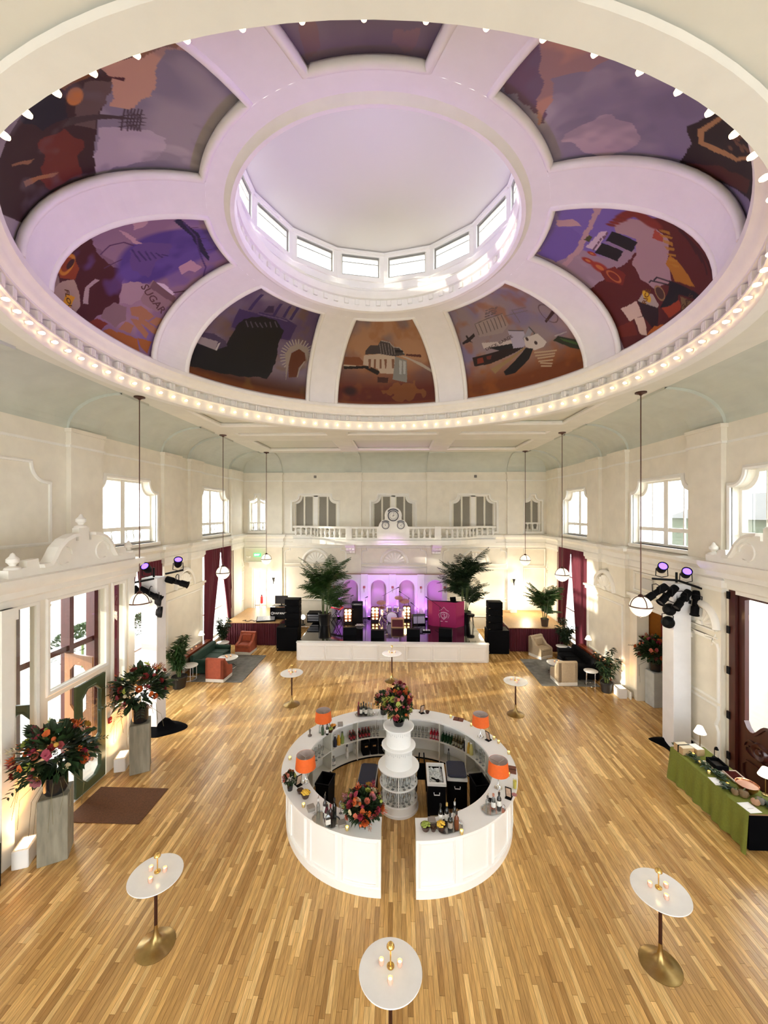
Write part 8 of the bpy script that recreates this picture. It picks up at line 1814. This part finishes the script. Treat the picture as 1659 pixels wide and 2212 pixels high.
cl = b.build('cloth', OLV, None, 50, loc=(7.46,8.98,0)); b = M(); m = 24
for r in range(2):
    for i in range(m+1): x = -.42+.82*i/m; b.v.append((x, 1.09+(0 if r == 0 else .05+.03*sin(i*1.1)), .75 if r == 0 else .02))
b.f = [(i,i+1,m+2+i,m+1+i) for i in range(m)]; b.build('end_drop', OLV, cl, 50)
cl.name = 'tablecloth'; cl['label'] = 'olive green cloth draped over the long buffet table'; cl['category'] = 'tablecloth'
TZ = .762
def simple(name, label, cat, loc, rz, parts):
    t = thing(name, label, cat, loc, rz)
    for nm, bb, m, sm in parts: bb.build(nm, m, t, sm)
    return t
KR = mat('kraft_board', (.50,.34,.17), .7, var=.15); KRL = mat('cream_card', (.78,.70,.52), .6)
simple('gift_box','kraft box with dark lid strip, left of two at the far end of the buffet','box',(7.22,9.86,TZ),.1,[('box',M().bbox(-.14,-.14,0,.14,.14,.16,.004),KR,0),('lid',M().box(-.13,-.13,.16,.13,.13,.165),KRL,0),('ribbon',M().box(-.145,-.015,-.0,.145,.015,.168),BLACK,0)])
simple('gift_box','kraft box with pale lid, right of two at the far end of the buffet','box',(7.48,9.82,TZ),.15,[('box',M().bbox(-.1,-.13,0,.1,.13,.15,.004),KR,0),('lid',M().box(-.09,-.12,.15,.09,.12,.155),BARW,0)])
dup(l0,(7.70,10.0,TZ),0,'white shaded lamp on the far end of the olive clothed buffet'); o = dup(l0,(7.84,8.42,TZ),0,'white shaded lamp at the right edge of the buffet by the wooden door')
simple('tray_box','black open tray box near the middle of the buffet','box',(7.55,9.28,TZ+.031),-.1,[('box',M().plate([rect(-.13,-.17,.13,.17),rect(-.11,-.15,.11,.15)[::-1]],0,.1),BLACK,0),('floor',M().box(-.12,-.16,.005,.12,.16,.03),mat('dark_contents',(.03,.025,.02),.5),0)])
simple('white_tray','pale tray under the black box on the buffet','tray',(7.53,9.26,TZ),-.1,[('tray_body',M().bbox(-.19,-.22,0,.19,.22,.03,.008),BARW,0),('inset',M().box(-.16,-.19,.0295,.16,.19,.0305),KRL,0)])
simple('framed_panel','dark glossy framed panel lying on the buffet','frame',(7.66,8.93,TZ+.02),-.08,[('frame',M().plate([rect(-.15,-.2,.15,.2),rect(-.125,-.175,.125,.175)[::-1]],0,.03),mat('pale_frame',(.62,.5,.4),.4),0),('panel',M().box(-.13,-.18,.0,.13,.18,.02),mat('dark_red_gloss',(.07,.012,.01),.12),0)])
COP = mat('polished_copper', (.80,.36,.20), .2, metal=1., var=.1)
simple('copper_bowl','wide polished copper bowl on the buffet','bowl',(7.55,8.50,TZ),0,[('bowl_body',M().lathe([(0,.01),(.09,.01),(.1,0),(.11,.01),(.17,.09),(.19,.16),(.2,.162),(.185,.15),(.165,.09),(.1,.02),(0,.018)],32),COP,60),('liquid',M().lathe([(0,.13),(.178,.13)],28,cap=False),mat('rosy_punch',(.75,.42,.30),.1),60)])
simple('paper','white paper sheet near the middle of the buffet front edge','paper',(7.16,8.80,TZ),-.1,[('sheet',M().bbox(-.09,-.13,0,.09,.13,.004,.001),BARW,0),('line',M().box(-.05,-.08,.004,.05,-.07,.0045),NAP,0)]); simple('paper','white card at the near front corner of the buffet','paper',(7.20,8.04,TZ),.1,[('sheet',M().bbox(-.12,-.14,0,.12,.14,.006,.001),BARW,0),('line',M().box(-.06,-.03,.006,.06,-.02,.0065),NAP,0)])
PUM = mat('ridged_gourd_skin', (.20,.12,.05), .6, var=.4, vscale=6)
for i, (x, y, r, c, l) in enumerate(((7.36,8.36,.09,None,'large mottled brown gourd in front of the copper bowl'),(7.24,8.42,.07,None,'small mottled brown gourd at the left of the copper bowl'),(7.40,8.14,.075,(.45,.25,.14),'tan gourd beside the white card on the buffet'),(7.52,8.17,.08,(.18,.16,.13),'grey gourd behind the white card on the buffet'))):
    b = M().lathe([(0,.02),(r*.7,.0),(r,r*.6),(r*.8,r*1.2),(r*.2,r*1.4),(0,r*1.35)],24); b.v = [(x_*(1+.06*cos(8*atan2(y_,x_))),y_*(1+.06*cos(8*atan2(y_,x_))),z_) for x_,y_,z_ in b.v]
    simple('gourd',l,'gourd',(x,y,TZ),0,[('flesh',b,PUM if c is None else mat('gourd_skin_%d' % i,c,.6,var=.2),60),('stalk',M().tube([(0,0,r*1.35),(.01,0,r*1.6),(.03,0,r*1.75)],[.014,.01,.012],6),STEMG,40)])
random.seed(17)
for i, (x, y, l, lab) in enumerate(((7.22,10.03,.18,'at the far end of the buffet beside the boxes'),(7.26,9.56,.34,'below the kraft boxes on the buffet'),(7.30,9.22,.30,'left of the black tray box on the buffet'),(7.34,8.90,.30,'left of the framed panel on the buffet'),(7.20,8.58,.2,'left of the copper bowl on the buffet'),(7.62,8.02,.26,'at the near end of the buffet'))):
    t = thing('garland','dark leafy garland piece '+lab,'garland',(x,y,TZ)); b = M()
    for k in range(70): p = Vector((random.gauss(0,.035),random.uniform(-l/2,l/2),.02+abs(random.gauss(0,.03)))); a = random.uniform(0,2*pi); leaf_shape(b,p,Vector((cos(a),sin(a),random.uniform(-.1,.6))).normalized(),.075,.022,.15)
    b.build('leaves', LEAFM, t, 0)['kind'] = 'stuff'; b = M(); b.tube([(.0,-l/2,.012),(.02,0,.018),(0,l/2,.012)],.006,5); b.build('twig', STEMG, t)
for x, y, lab in ((7.33,9.70,'by the kraft boxes'),(7.26,9.40,'among the garland below the boxes'),(7.20,9.05,'left of the garland in the middle'),(7.28,8.66,'beside the copper bowl')): votive('gold mercury votive on the buffet '+lab,(x,y,TZ),'gold votives on the buffet',GVOT)
t = thing('gooseneck_lamp','small black gooseneck lamp at the back of the buffet','lamp',(7.78,9.66,TZ)); b = M(); b.cyl((0,0,0),.045,0,.015,14); b.tube([(0,0,.01),(0,.0,.2),(-.01,-.03,.26),(-.03,-.09,.28)],.008,6); b.build('stem', BLACKM, t); b = M(); b.lathe([(.02,.02),(.045,-.04)],12,(-.03,-.1,.28),cap=False); b.build('lamp_shade', BLACK, t)
t = thing('floor_speaker','black floor box at the left edge of the picture before the entrance','box',(-6.70,6.50,0)); b = M(); b.bbox(-.2,-.25,0,.2,.25,.76,.015); b.build('cabinet', BLACK, t, 0); b = M(); b.bbox(-.17,-.262,.04,.17,-.25,.72,.005); b.build('grille', GRIL, t, 0)
